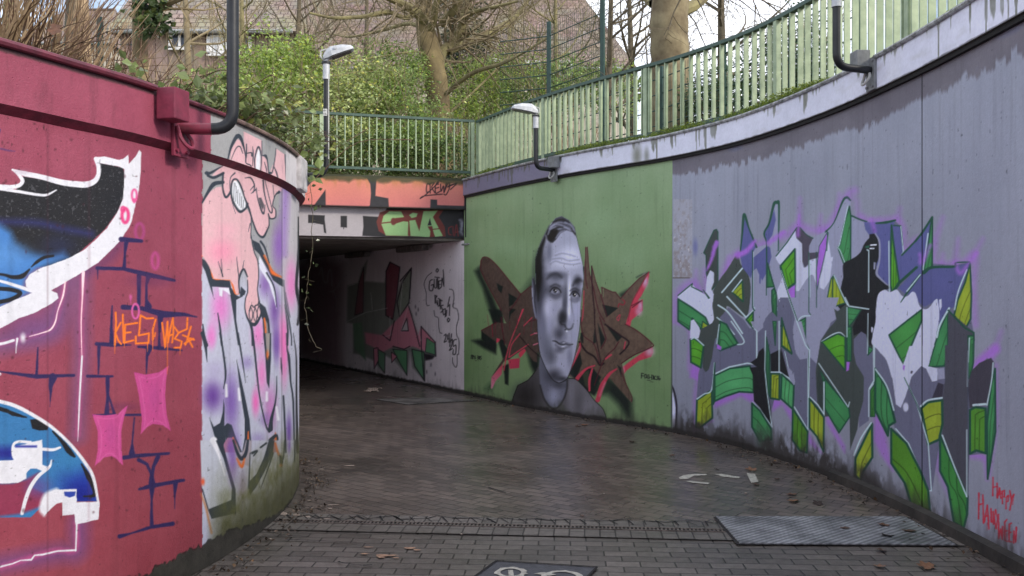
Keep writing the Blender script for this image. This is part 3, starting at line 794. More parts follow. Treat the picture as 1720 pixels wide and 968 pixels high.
def grime_right(c, col=(46, 44, 42), h0=0.22, amt=0.9, only=None):
    x, y, Z, S = c.x, c.y, c.Z, c.S
    n = fbm(S * 2.2, Z * 1.4, 61); n2 = fbm(S * 14, Z * 9, 63, 5); n3 = vnoise(S * 22, Z * 3, 65)
    h = h0 + 0.45 * (n - 0.45) + 0.14 * (n3 - .5)
    al = np.clip((h - Z) / 0.22, 0, 1) * np.clip((n2 - 0.36) * 4.0 + np.clip(1 - Z / 0.22, 0, 1) * 1.6, 0, 1) * amt
    c.put(np.arange(len(x)), al, np.array(col), pid=False)
    ft = np.clip((0.07 + 0.05 * (n2 - .5) - Z) / 0.03, 0, 1)
    c.put(np.arange(len(x)), ft * 0.9, np.array((40, 38, 36)), pid=False)
    c.pid[ft > 0.6] = 0
    # water streaks and specks
    st = fbm(S * 26, Z * 1.1, 71, 3)
    c.put(np.arange(len(x)), np.clip((st - 0.62) * 5, 0, 1) * 0.16, c.col * 0.6, pid=False)
    p = fbm(S * 40, Z * 26, 77, 2)
    c.put(np.arange(len(x)), np.clip((p - 0.86) / 0.06, 0, 1) * 0.5, c.col * 0.45, pid=False)

def base_green(c):
    n = fbm(c.S * 1.6, c.Z * 1.6, 21); n2 = fbm(c.S * 7, c.Z * 1.2, 22)
    b = np.array((104, 129, 88)) + (n[:, None] - .5) * np.array([26, 22, 24]) + (n2[:, None] - .5) * 8
    t = np.clip((c.Z - 1.2) / 2.0, 0, 1)[:, None]
    c.col[:] = b * (1 - t) + (b + np.array([10, 6, 14])) * t
    for i in range(9):
        a = RNG.random(3)
        c.B(800 + 320 * a[0], 310 + 200 * a[1], 20 + 30 * a[2], 16 + 12 * a[0], (122, 148, 112), a=0.35)
    c.tf(0, 0, 1)
    c.K([(1132, 268), (1128, 724)], 3, (60, 64, 66), sm=False, a=.8)

def base_grey(c):
    n = fbm(c.S * 1.5, c.Z * 1.5, 24); n2 = fbm(c.S * 10, c.Z * 1.0, 25)
    b = np.array((128, 132, 145)) + (n[:, None] - .5) * 18 + (n2[:, None] - .5) * 10
    # older, darker coat left at the top with a ragged brush edge
    col_ = np.floor(c.S / .055); edge = 2.99 + 0.05 * (np.floor(vnoise(c.S * 1.6, c.S * 0, 88) * 4) / 4 - .4) + 0.11 * (_hash(col_, col_ * 0, 5) - .5) * (vnoise(c.S * 3, c.S * 0, 6)) + 0.03 * (vnoise(c.S * 60, c.S * 0 + 3, 89) - .5)
    m = np.clip((c.Z - edge) / 0.03, 0, 1)[:, None]
    n3 = fbm(c.S * 1.2, c.Z * 2.5, 90)
    up = np.array((98, 95, 103)) + (n3[:, None] - .5) * 30 + np.clip((n3[:, None] - .58) * 6, 0, 1) * np.array([-16, -8, 12])
    c.col[:] = b * (1 - m) + up * m
    c.tf(0, 0, 1)
    # stripped patch showing old render beside the green wall
    i = c.idx(np.array([(1131, 335), (1163, 468)]), 0)
    sel = (c.y[i] > 335) & (c.y[i] < 467)
    n = fbm(c.S[i] * 30, c.Z[i] * 20, 91, 4); t = np.clip((c.y[i] - 330) / 130, 0, 1)
    a = np.clip((n - 0.60 + 0.28 * t) * 3, 0, 1) * sel * .6
    c.put(i, sel * 0.55, (150, 150, 158), pid=False); c.put(i, a * 0.9, (112, 100, 94), pid=False)
    c.put(i, np.clip((vnoise(c.S[i] * 60, c.Z[i] * 60, 5) - .85) * 9, 0, 1) * sel * t, (196, 194, 196), pid=False)
    c.K([(1131, 467), (1158, 467)], 2, (90, 84, 80), sm=False)
    c.B(1168, 415, 5, 16, (80, 84, 140), a=.6)

def paint_portrait_lettering(c):
    P1 = (780, 340, 4.84); P2 = (780, 520, 4.4)
    BR = (94, 77, 64); BR2 = (74, 60, 52); RD = (76, 24, 34); SH = (24, 32, 28); RS = (190, 62, 80); PKL = (206, 140, 160)
    c.cur = 1
    # painted drop shadows
    c.tf(*P1)
    c.F([(85, 560), (130, 520), (150, 600), (240, 780), (310, 968), (250, 968), (205, 880), (150, 700)], SH, soft=9, a=.92)
    c.F([(460, 740), (560, 600), (590, 400), (590, 640), (560, 700), (500, 730)], (40, 56, 42), soft=14, a=.7)
    c.F([(960, 520), (985, 530), (990, 660), (965, 660)], SH, soft=3)
    c.F([(1260, 745), (1340, 700), (1300, 800), (1270, 780)], (30, 44, 34), soft=7, a=.9)
    c.K([(1400, 610), (1450, 585), (1500, 570)], 10, (40, 52, 42), soft=4, a=.8)
    c.tf(*P2)
    c.F([(55, 230), (125, 220), (236, 260), (232, 330), (150, 290)], SH, soft=7)
    c.F([(180, 0), (280, 0), (300, 260), (330, 300), (330, 360), (290, 380), (240, 200)], SH, soft=4)
    c.F([(430, 200), (560, 330), (555, 440), (520, 480), (490, 420), (460, 300)], SH, soft=9)
    c.F([(285, 420), (330, 400), (325, 560), (300, 550), (295, 480)], SH, soft=3)
    c.F([(150, 590), (190, 545), (215, 560), (195, 600)], (50, 76, 50), soft=12, a=.8)
    c.F([(760, 480), (860, 300), (980, 420), (1040, 520), (960, 640), (900, 600), (830, 520)], SH, soft=4)
    c.F([(1040, 480), (1150, 560), (1238, 670), (1236, 810), (1200, 805), (1140, 700), (1060, 620), (1010, 620)], SH, soft=14, a=.95)
    c.B(1020, 560, 60, 80, (52, 70, 48), a=.7)
    # pink sides of the letters
    c.tf(*P1)
    c.F([(1500, 572), (1502, 600), (1490, 660), (1440, 760), (1410, 800), (1450, 790), (1450, 880), (1400, 920), (1370, 930), (1340, 990), (1320, 990), (1345, 860), (1400, 700), (1450, 620)], RS, soft=2)
    c.B(1470, 640, 26, 60, (196, 160, 186), a=.95, pid=True); c.B(1430, 840, 20, 44, (196, 150, 180), a=.95, pid=True)
    c.tf(*P2)
    c.F([(1165, 430), (1240, 370), (1390, 270), (1394, 320), (1380, 350), (1290, 380), (1200, 450), (1165, 500)], RS, soft=2)
    c.B(1370, 310, 40, 40, (196, 160, 176), a=.9); c.B(1175, 450, 12, 40, (206, 150, 166), a=.7)
    c.F([(1215, 0), (1310, 0), (1270, 50), (1235, 80), (1225, 130), (1190, 120)], RS, soft=2); c.B(1290, 15, 30, 40, (200, 150, 176), a=.8)
    c.F([(318, 372), (400, 360), (410, 370), (405, 432), (335, 440), (325, 380)], RS, soft=1.5, c2=(170, 50, 76), ax=[(320, 370), (400, 430)])
    c.F([(410, 360), (400, 330), (440, 270), (470, 285), (430, 340)], RS)
    c.F([(200, 500), (250, 440), (285, 400), (275, 480), (230, 530), (205, 590), (196, 580)], RS, c2=PKL, ax=[(280, 400), (196, 600)])
    c.F([(232, 212), (270, 214), (255, 238), (234, 250)], RS)
    # brown bodies
    c.tf(*P1)
    c.F([(132, 470), (160, 448), (200, 455), (270, 520), (360, 630), (460, 748), (540, 680), (590, 660), (600, 968), (590, 1300), (560, 1290), (330, 968), (300, 880), (200, 680), (150, 590), (132, 520)], BR2, rag=.3)
    c.F([(965, 700), (985, 370), (998, 360), (1010, 560), (1030, 620), (1036, 520), (1060, 640), (1105, 740), (1130, 770), (1130, 690), (1200, 730), (1230, 730), (1270, 780), (1340, 700), (1420, 620), (1500, 568), (1450, 660), (1370, 800), (1345, 900), (1300, 990), (950, 1100)], BR, rag=.3)
    c.tf(*P2)
    c.F([(125, 155), (240, 95), (290, 100), (560, 120), (560, 330), (420, 210), (470, 270), (330, 370), (300, 380), (200, 500), (250, 420), (330, 300), (290, 230), (240, 210), (236, 240), (125, 165)], BR2, rag=.3)
    c.F([(125, 160), (236, 240), (232, 325), (125, 215)], SH)
    c.F([(860, 0), (1220, 0), (1190, 110), (1280, 160), (1390, 250), (1380, 280), (1250, 340), (1160, 400), (1165, 500), (1230, 640), (1238, 680), (1180, 620), (1080, 500), (1040, 480), (1000, 560), (975, 660), (990, 690), (1010, 560), (960, 440), (900, 430), (830, 520), (770, 490), (830, 300), (860, 180)], BR, rag=.3)
    c.F([(1165, 400), (1200, 560), (1236, 665), (1236, 690), (1120, 560), (1060, 490), (1100, 450)], BR)
    # letter texture
    i = np.nonzero(c.pid == 1)[0]
    n = fbm(c.S[i] * 24, c.Z[i] * 24, 93); bro = (c.col[i, 0] > c.col[i, 2] + 6) & (c.col[i, 0] < 110)
    c.col[i] = c.col[i] * (1 + np.where(bro, (n - .5) * .35, 0))[:, None]
    # dark counters
    for poly in ([(260, 655), (315, 685), (300, 740), (275, 715)], [(360, 740), (430, 780), (395, 830), (362, 850)], [(365, 860), (420, 870), (380, 910), (362, 968)], [(1120, 830), (1250, 860), (1155, 935)]):
        c.tf(*P1); c.F(poly, SH)
    c.tf(*P2)
    for poly in ([(858, 175), (880, 170), (880, 250), (866, 245), (858, 215)], [(960, 150), (975, 240), (950, 260)], [(985, 100), (1040, 220), (1010, 280), (1000, 200)], [(1045, 115), (1110, 160), (1170, 200), (1130, 240), (1090, 180)],
                 [(770, 470), (855, 315), (870, 400), (840, 480), (820, 515)], [(905, 440), (960, 450), (1010, 500), (960, 600), (940, 560), (915, 590), (900, 520)], [(1130, 410), (1160, 430), (1160, 500), (1145, 450)]):
        c.F(poly, SH, soft=1.8)
    c.F([(870, 470), (920, 450), (925, 590), (890, 560)], (56, 62, 46), soft=3)
    def r_(p, w=7, col=RD, **k): c.K(p, w, col, **k)
    c.tf(*P1)
    r_([(300, 880), (150, 590), (132, 510), (150, 450), (200, 455), (270, 520), (360, 630), (458, 748)], 8); r_([(458, 748), (400, 840), (365, 880)], 7); r_([(458, 748), (540, 682)], 6, sm=False)
    r_([(480, 870), (440, 960)], 9, RS, sm=False); r_([(985, 365), (985, 600), (1000, 700)], 7); r_([(1000, 365), (1015, 560), (1050, 700), (1090, 880), (1140, 968)], 7)
    r_([(1034, 520), (1040, 700), (1060, 900)], 9, (40, 18, 26)); r_([(1036, 520), (1070, 650), (1110, 760), (1160, 930)], 7); r_([(1120, 690), (1120, 760), (1115, 690), (1200, 728), (1230, 732), (1270, 785), (1340, 700), (1420, 620), (1500, 568)], 7, sm=False)
    r_([(1500, 568), (1440, 670), (1370, 800), (1345, 880), (1330, 968)], 7, (150, 40, 58)); r_([(1285, 790), (1305, 810), (1290, 835), (1260, 825), (1250, 850)], 7, (150, 30, 50))
    r_([(1360, 840), (1440, 800), (1365, 855)], 7, sm=False); r_([(972, 720), (965, 900), (955, 968)], 7, RS); r_([(1240, 940), (1265, 915), (1255, 960), (1240, 950)], 7, RS)
    c.tf(*P2)
    r_([(1190, 110), (1280, 160), (1388, 252), (1380, 280), (1250, 340), (1160, 400)], 8); r_([(1040, 110), (1150, 190), (1215, 240), (1190, 290), (1150, 330)], 12, (34, 20, 24)); r_([(1190, 240), (1180, 290)], 8, RS)
    r_([(850, 240), (900, 310), (960, 350), (1000, 410), (1030, 400)], 14, (34, 22, 24)); r_([(860, 60), (880, 190), (960, 260), (1000, 400)], 6); r_([(960, 0), (970, 180), (1010, 400)], 8, (40, 22, 26)); r_([(1000, 60), (1030, 160), (1045, 220), (1010, 290)], 7)
    r_([(1110, 290), (1050, 345), (1010, 420), (960, 560)], 7); r_([(1085, 335), (1045, 365)], 12, RS); r_([(1140, 240), (1110, 290)], 7)
    r_([(962, 415), (900, 440), (850, 490), (832, 515)], [10, 16, 26, 30], RS); r_([(945, 440), (925, 520), (925, 600)], [12, 20, 14], RS); r_([(1125, 440), (1070, 480), (1020, 560), (985, 670)], [10, 22, 34, 34], RS)
    r_([(1040, 540), (1000, 640)], 10, PKL, a=.6, soft=4); r_([(855, 250), (850, 300), (780, 450)], [8, 14, 12], RS); r_([(850, 275), (800, 400)], 4, PKL)
    r_([(1238, 680), (1236, 640), (1190, 540), (1160, 460)], 6); r_([(430, 0), (400, 90), (330, 270), (295, 430), (295, 450)], [8, 6, 7, 9, 5], RS); r_([(500, 60), (440, 120)], 7, RS, sm=False)
    r_([(410, 180), (350, 260), (330, 350)], 7, RS); r_([(470, 260), (410, 300), (330, 355)], 8, RS); r_([(410, 200), (480, 280), (560, 350)], 7, (30, 18, 22)); r_([(270, 60), (280, 150), (300, 260)], 7)
    r_([(510, 262), (545, 250)], 8, (200, 110, 130)); r_([(480, 90), (540, 70)], 8, RD); r_([(490, 190), (540, 170)], 6, RS); r_([(515, 175), (545, 180)], 5, PKL); r_([(125, 155), (240, 95)], 6, sm=False); r_([(205, 110), (210, 200)], 6, (120, 30, 46))
    for q in range(7): r_([(170 + q * 55, 40 + (q * 37) % 60), (180 + q * 52, 130 + (q * 53) % 70)], 4, (110, 30, 46), sm=False, a=.6)
    c.cur = 3
    # small black signatures
    def t_(p, w=4): c.K(p, w, (26, 30, 28), sm=False, soft=1.1)
    c.tf(780, 520, 4.4)
    X = 50
    for g in ([(0, 24), (2, 0), (8, 12), (14, 0), (15, 24)], [(20, 24), (20, 2), (30, 6), (20, 12)], [(44, 4), (36, 10), (38, 24), (46, 20), (44, 12)], [(66, 2), (74, 6), (66, 12), (74, 18), (66, 24)], [(84, 4), (78, 14), (84, 24), (90, 16), (88, 4), (84, 4)], [(106, 2), (98, 4), (98, 12), (106, 16), (98, 26)]):
        t_([(X + a * .72, 336 + b * 1.2 + a * .06) for a, b in g], 5)
    t_([(78, 378), (90, 379)], 3)
    X, Y = 1308, 470
    for g in ([(0, 40), (2, 0), (18, 4)], [(1, 20), (14, 22)], [(24, 22), (28, 8), (38, 10), (40, 34), (28, 38), (24, 22)], [(62, 14), (50, 12), (48, 38), (62, 40), (62, 26), (55, 26)], [(72, 30), (74, 32)], [(82, 12), (82, 46), (94, 40), (94, 18), (82, 12)], [(98, 18), (98, 44)], [(112, 18), (104, 26), (106, 46), (114, 46)],
              [(118, 44), (119, 46)], [(130, 18), (122, 24), (130, 36), (122, 48)], [(138, 20), (134, 44), (146, 48), (148, 36), (140, 36)]):
        t_([(X + a * .94, Y + b * .95 + a * .04) for a, b in g], 6)
    t_([(1350, 522), (1375, 526)], 3); t_([(1375, 533), (1395, 536)], 3)
    c.cur = 0

def paint_portrait(c):
    P1 = (780, 340, 4.84); P2 = (780, 520, 4.4); E1 = (890, 420, 8.07); E2 = (890, 530, 8.07)
    c.cur = 2
    SK = (146, 149, 170); SKD = (84, 87, 103); SKL = (182, 185, 206); DKH = (44, 46, 54)
    # shirt
    c.tf(*P2)
    c.F([(345, 700), (360, 640), (395, 560), (470, 520), (520, 460), (560, 400), (640, 500), (760, 480), (770, 505), (820, 515), (900, 590), (960, 670), (1020, 730), (1048, 790), (1040, 840), (345, 840)], (76, 76, 86), soft=1.6, c2=(104, 104, 116), ax=[(500, 600), (800, 640)])
    c.B(450, 640, 110, 110, (54, 54, 62), a=.8); c.B(790, 620, 26, 140, (116, 117, 132), a=.6); c.B(850, 700, 40, 140, (84, 85, 96), a=.6); c.B(920, 720, 60, 70, (120, 120, 134), a=.5)
    c.K([(395, 560), (365, 640), (350, 700)], 5, (30, 32, 34)); c.K([(400, 558), (470, 522), (530, 450)], 4, (34, 36, 38)); c.K([(768, 508), (830, 520), (900, 590), (960, 670), (1020, 730), (1045, 790), (1042, 830)], 5, (36, 38, 42))
    # neck
    c.F([(552, 430), (560, 330), (640, 480), (700, 545), (756, 515), (758, 590), (735, 660), (690, 725), (640, 728), (590, 660), (560, 560)], (104, 107, 126), soft=2)
    c.B(600, 440, 50, 130, (84, 87, 103), a=.7); c.B(660, 640, 50, 70, (140, 144, 168), a=.8); c.B(700, 560, 60, 30, (76, 78, 92), a=.8)
    c.K([(560, 560), (590, 660), (640, 726), (690, 724), (735, 660), (757, 590), (760, 520)], 10, (58, 59, 68), soft=3)
    # ear
    c.tf(*P1)
    c.F([(548, 640), (558, 600), (575, 640), (590, 760), (600, 940), (580, 950), (562, 880), (548, 760)], (110, 113, 134), soft=1.4)
    c.K([(558, 625), (575, 720), (570, 800), (588, 900)], 8, (60, 62, 74), soft=2); c.K([(552, 700), (560, 820), (580, 935)], 5, (170, 174, 200), soft=2)
    # head
    head1 = [(580, 640), (576, 470), (600, 380), (640, 280), (690, 190), (740, 130), (790, 112), (850, 145), (895, 200), (912, 280), (940, 400), (965, 520), (970, 620), (960, 720), (946, 850), (945, 968)]
    head2 = [(858, 60), (850, 160), (820, 330), (785, 450), (755, 515), (700, 542), (650, 515), (600, 430), (560, 330), (544, 220), (536, 80)]
    h = np.vstack([np.array(head1) / 4.84 + [780, 340], np.array(head2) / 4.4 + [780, 520]])
    c.tf(0, 0, 1)
    c.F(h, SK, soft=1.3)
    hh = np.vstack([h, h[:1]])
    i = c.idx(h, 2)
    # broad tone: dark on the left side of the face, light on the right
    def S_(cx, cy, rx, ry, col, a, rot=0.0):
        keep = c.col[i].copy(); out = c.pid[i] != 2
        c.B(cx, cy, rx, ry, col, a=a, rot=rot)
        c.col[i[out]] = keep[out]
    c.tf(*P1)
    S_(620, 700, 60, 420, (62, 64, 78), .95); S_(600, 560, 36, 260, (36, 38, 46), 1.0); S_(650, 950, 80, 300, (98, 101, 122), .6)
    S_(830, 330, 90, 110, (140, 144, 166), .8); S_(860, 440, 100, 100, SKL, .9); S_(800, 500, 140, 40, (176, 179, 200), .7); S_(700, 560, 60, 60, (150, 153, 175), .5)
    S_(690, 400, 26, 110, (92, 95, 114), .7); S_(745, 610, 80, 46, (90, 93, 110), .8); S_(920, 640, 36, 50, (62, 64, 78), .9)
    # hair
    c.F([(652, 290), (675, 220), (740, 130), (790, 112), (850, 145), (895, 200), (912, 285), (880, 245), (830, 228), (780, 255), (750, 300), (720, 328), (690, 325), (668, 300)], (84, 86, 102), soft=1.6)
    c.F([(580, 640), (578, 460), (602, 380), (650, 270), (690, 190), (665, 290), (640, 370), (618, 470), (622, 600), (612, 700), (600, 800), (590, 720)], DKH, soft=5)
    c.F([(675, 250), (720, 220), (770, 225), (745, 290), (715, 325), (690, 322), (672, 300)], (46, 47, 54), soft=5); S_(790, 150, 60, 30, (58, 60, 72), .8)
    for p_ in ([(690, 215), (740, 180), (800, 190), (860, 230)], [(700, 200), (760, 165), (830, 170)], [(760, 220), (820, 205), (880, 225)], [(820, 160), (870, 190), (900, 240)], [(680, 260), (700, 220), (740, 200)], [(745, 290), (775, 250), (815, 232)]):
        c.K(p_, 9, (144, 147, 170), soft=3, a=.75)
    for p_ in ([(700, 235), (760, 205), (800, 205)], [(720, 160), (790, 140), (850, 165)], [(870, 215), (900, 260)], [(730, 250), (755, 225)]): c.K(p_, 8, (40, 41, 48), soft=3, a=.8)
    c.K([(662, 270), (672, 310), (690, 325)], 8, (160, 163, 186), soft=3, a=.6)
    # forehead creases
    for p_ in ([(740, 430), (790, 415), (850, 425), (900, 440)], [(700, 500), (740, 478), (800, 495), (880, 505), (940, 495)], [(720, 460), (790, 455), (850, 475), (930, 465)]):
        c.K(p_, 5, (106, 109, 130), soft=4, a=.8); c.K([(a, b - 9) for a, b in p_], 5, (170, 173, 198), soft=4, a=.6)
    # eyes and brows
    c.tf(*E1)
    S_(350, 340, 150, 50, (84, 87, 104), .9); c.K([(235, 390), (290, 340), (360, 325), (430, 370)], [8, 18, 20, 8], (58, 60, 72), soft=7, a=.85)
    c.K([(580, 480), (620, 430), (670, 405), (700, 420)], [10, 28, 30, 10], (50, 52, 62), soft=7, a=.9)
    S_(340, 560, 125, 110, (62, 64, 78), .95); S_(620, 590, 85, 100, (60, 62, 76), .95); S_(500, 620, 60, 260, (70, 73, 88), .6); S_(535, 560, 30, 240, (190, 193, 214), .95)
    S_(250, 800, 80, 180, (178, 181, 204), .9); S_(320, 800, 90, 70, (140, 143, 168), .5); S_(640, 820, 60, 130, (152, 155, 182), .85)
    for ex, ey, w in ((345, 558, 62), (605, 612, 56)):
        c.F([(ex - w, ey + 2), (ex - w * .5, ey - 34), (ex + w * .2, ey - 40), (ex + w, ey - 4), (ex + w * .4, ey + 26), (ex - w * .4, ey + 28)], (128, 131, 150), sm=True, soft=2)
        c.B(ex - 4, ey - 6, 24, 26, (50, 52, 62), a=1, hard=.8); c.B(ex - 4, ey - 6, 9, 10, (22, 22, 26), a=1, hard=.6)
        c.B(ex + 8, ey - 10, 7, 9, (230, 232, 246), a=1, hard=.4); c.B(ex - 20, ey + 8, 7, 6, (196, 198, 214), a=.9); c.B(ex + 26, ey + 12, 8, 7, (200, 202, 220), a=.9)
        c.K([(ex - w - 8, ey + 6), (ex - w * .5, ey - 40), (ex + w * .2, ey - 46), (ex + w, ey - 8), (ex + w + 14, ey + 20)], [5, 12, 12, 10, 4], (34, 35, 42), soft=3)
        c.K([(ex - w * .8, ey + 20), (ex, ey + 40), (ex + w * .8, ey + 20)], 6, (150, 153, 176), soft=4, a=.8)
        c.K([(ex - w, ey - 60), (ex, ey - 92), (ex + w, ey - 66)], 6, (46, 48, 58), soft=5, a=.8)
        c.K([(ex - w, ey + 60), (ex, ey + 92), (ex + w, ey + 66)], 8, (84, 86, 104), soft=7, a=.7)
    c.K([(560, 640), (565, 760), (590, 880), (600, 968)], 6, (84, 86, 104), soft=4, a=.8)
    # nose
    S_(450, 900, 60, 110, (60, 62, 74), .95); S_(470, 740, 34, 140, (80, 83, 100), .9); S_(530, 850, 26, 200, (190, 193, 214), .95); S_(440, 955, 34, 30, (120, 123, 144), .7)
    c.tf(*E2)
    S_(440, 60, 70, 120, (56, 58, 70), .95); S_(535, 110, 40, 110, (134, 137, 160), .9); S_(455, 130, 44, 34, (96, 99, 118), .8)
    c.K([(410, 90), (430, 120), (470, 130), (495, 175), (530, 190), (570, 170), (590, 110)], [5, 10, 8, 14, 12, 10, 5], (40, 42, 50), soft=4, a=.9)
    c.B(500, 215, 14, 14, (205, 208, 226), a=1); c.B(480, 195, 14, 10, (36, 38, 46), a=.8)
    S_(400, 250, 90, 110, (72, 74, 90), .85); S_(590, 270, 50, 100, (140, 143, 168), .7); S_(470, 300, 40, 40, (124, 127, 150), .7)
    # mouth
    c.K([(310, 345), (350, 352), (400, 385), (450, 398), (480, 390), (530, 400), (580, 392)], [4, 12, 18, 14, 9, 8, 4], (26, 27, 34), soft=3)
    c.F([(390, 372), (450, 350), (480, 362), (530, 380), (570, 392), (480, 390), (430, 394)], (92, 95, 112), soft=4); c.B(460, 372, 22, 10, (170, 172, 190), a=.9); c.B(452, 425, 26, 14, (186, 189, 206), a=1)
    c.K([(350, 400), (420, 450), (480, 440), (540, 415)], 10, (66, 68, 82), soft=6, a=.7); S_(400, 470, 70, 50, (72, 74, 90), .6)
    S_(430, 680, 100, 110, (150, 153, 176), .9); S_(230, 480, 80, 220, (92, 96, 114), .7); S_(330, 820, 120, 110, (66, 68, 82), .9); S_(300, 560, 70, 130, (74, 77, 92), .6)
    S_(440, 860, 90, 40, (60, 62, 74), .8); S_(540, 560, 40, 160, (112, 115, 138), .7)
    S_(600, 20, 50, 140, (150, 153, 180), .6); S_(160, 160, 60, 200, (116, 119, 142), .7); S_(255, 120, 50, 160, (150, 153, 178), .7)
    c.tf(0, 0, 1)
    c.K(list(map(tuple, hh[15:27])), 1.3, (40, 42, 48), a=.7); c.K(list(map(tuple, hh[8:16])), 1.0, (52, 60, 60), a=.6)
    i = np.nonzero(c.pid == 2)[0]
    c.col[i] = np.clip((c.col[i] - 116) * 1.34 + 112, 10, 222) + np.array([5, 3, -9])
    i = np.nonzero(c.pid == 1)[0]; c.col[i] *= .92
    c.cur = 0

def green_fold(c, poly, col, w=9):
    """a shaded ribbon of a letter: flat colour, contour lines that follow its upper edge, dark outline"""
    p = np.array(poly, float); h = p[:, 1].max() - p[:, 1].min(); wd = p[:, 0].max() - p[:, 0].min(); ce = p.mean(0)
    c.F(poly, col, rag=.15)
    m = np.zeros(len(c.x)); i, cv = c.last; m[i] = cv; c.clip = m
    c.B(ce[0], ce[1], wd * .3, h * .22, tuple(np.minimum(255, np.array(col) * 1.18)), a=.5, pid=True)
    e = catmull(np.vstack([p, p[:1]]), 4)
    dk = tuple(np.array(col) * .56)
    if h < wd * 2.2: sh = [(0, h * f) for f in (.34, .62)]
    else: sh = [(wd * f, h * .10 * k) for k, f in ((1, .34), (2, .62))]
    for dx, dy in sh: c.K(list(map(tuple, e + [dx, dy])), w * .55, dk, a=.85, sm=False, soft=1.6)
    c.clip = None
    c.K(list(map(tuple, p)) + [tuple(p[0])], w * 1.3, DG, sm=False)

def paint_piece(c):
    G1 = (1110, 310, 3.871); G2 = (1110, 540, 3.723); H1 = (1310, 320, 4.84); H2 = (1310, 500, 4.84); H3 = (1460, 350, 3.874); H4 = (1460, 580, 3.026)
    G7 = (1180, 380, 5.38); G8 = (1180, 550, 5.38)
    # violet overspray on the wall round the letters
    c.cur = 0
    hz = dict(soft=14, a=.6)
    c.tf(*G1)
    c.K([(90, 860), (110, 720), (200, 640), (290, 700), (300, 560), (380, 640), (440, 520), (500, 450), (620, 400), (700, 370), (820, 330), (890, 270), (1000, 300), (1080, 290)], 34, PU, **hz)
    c.K([(1080, 290), (1170, 150), (1220, 60), (1260, 40)], 34, PU, **hz)
    for x0, y0, y1 in ((905, 90, 290), (1040, 200, 300), (1160, 60, 200), (230, 560, 700), (440, 470, 600)): c.K([(x0, y0), (x0 - 6, y1)], [6, 34], PU, soft=12, a=.5)
    c.tf(*H3)
    c.K([(-60, 60), (0, 90), (170, 70), (220, 130), (230, 260), (320, 200), (420, 230), (430, 360), (600, 350), (690, 300), (680, 500), (690, 760)], 26, PU, **hz)
    for p_ in ([(200, 0), (180, 80)], [(480, 60), (430, 200)], [(580, 200), (560, 350)], [(740, 200), (660, 340)], [(860, 800), (800, 968)], [(480, 300), (470, 360)]): c.K(p_, [8, 30], PU, soft=14, a=.5, sm=False)
    c.tf(*H4)
    c.K([(640, 20), (560, 90), (530, 130)], [50, 50, 20], PU, soft=10, a=.8); c.K([(600, 680), (590, 580), (520, 560)], [10, 30, 30], PU, soft=10, a=.7); c.K([(645, 100), (645, 400), (610, 660)], 14, PU, soft=10, a=.5)
    c.F([(305, 500), (360, 480), (420, 800), (340, 640)], PU, soft=12, a=.5); c.F([(30, 320), (80, 430), (120, 640), (60, 560), (20, 480)], PU, soft=8, a=.7)
    c.tf(*G2)
    c.F([(330, 500), (400, 470), (490, 440), (580, 450), (590, 520), (500, 470), (340, 540)], PU, soft=8, a=.8); c.F([(690, 480), (740, 490), (820, 560), (830, 640), (760, 520), (700, 560)], PU, soft=8, a=.85)
    c.F([(920, 690), (1010, 830), (920, 760)], PU, soft=6, a=.7); c.F([(1025, 560), (1150, 780), (1150, 820), (1040, 640)], PU, soft=8, a=.8); c.K([(70, 0), (180, 60), (180, 300), (240, 300), (215, 460), (218, 740)], 16, PU, soft=10, a=.6)
    c.F([(195, 260), (245, 290), (235, 370), (180, 350)], PU, soft=6, a=.8); c.K([(218, 660), (318, 620)], 16, PU, soft=8, a=.6)
    c.cur = 1
    # ---- large body masses
    c.tf(*G1)
    c.F([(590, 420), (690, 390), (760, 440), (880, 290), (985, 350), (1080, 300), (1140, 230), (1190, 110), (1220, 90), (1220, 968), (470, 968), (545, 860), (580, 700)], LG)
    c.tf(*G2)
    c.F([(225, 480), (235, 330), (300, 60), (380, -30), (440, -40), (530, 40), (575, 45), (610, 68), (640, 30), (655, -20), (690, -60), (760, -70), (840, 0), (900, 120), (1160, -60), (1160, 540), (1010, 590), (920, 690), (830, 530), (755, 330), (690, 560), (600, 300), (430, 280), (340, 325), (320, 430)], MGR)
    c.tf(*H1)
    c.F([(380, 340), (450, 250), (515, 80), (545, 58), (575, 90), (575, 200), (700, 255), (823, 250), (823, 968), (300, 968), (390, 380)], LG)
    c.tf(*H3)
    c.F([(0, 100), (50, 100), (165, 80), (205, 115), (222, 290), (300, 210), (410, 55), (412, 360), (555, 370), (660, 350), (665, 730), (680, 810), (680, 968), (0, 968)], (94, 97, 116))
    c.tf(*H4)
    c.F([(0, 0), (530, 0), (520, 130), (600, 66), (635, 90), (642, 200), (640, 460), (602, 680), (600, 550), (510, 560), (500, 760), (380, 560), (360, 480), (320, 740), (290, 740), (130, 420), (30, 120), (0, 210)], MGR)
    # ---- first letter
    c.tf(*G1)
    c.F([(278, 445), (310, 372), (345, 298), (362, 292), (372, 310), (372, 640), (320, 700), (296, 580), (293, 460)], DKG, line=DG, lw=6)
    c.F([(368, 640), (440, 540), (497, 455), (520, 520), (560, 570), (582, 640), (580, 760), (548, 862), (430, 790), (440, 880), (400, 990), (240, 990), (330, 900), (336, 720)], (62, 70, 66), rag=.3, sm=True)
    c.K([(362, 380), (345, 430), (325, 500), (298, 560)], [30, 26, 20, 12], PU, soft=4, a=.9, rag=.8)
    c.F([(112, 722), (150, 690), (205, 650), (230, 680), (320, 738), (290, 700), (300, 600), (320, 557), (345, 572), (346, 630), (328, 680), (345, 715), (334, 790), (346, 880), (322, 922), (290, 880), (112, 745)], WH, rag=.3)
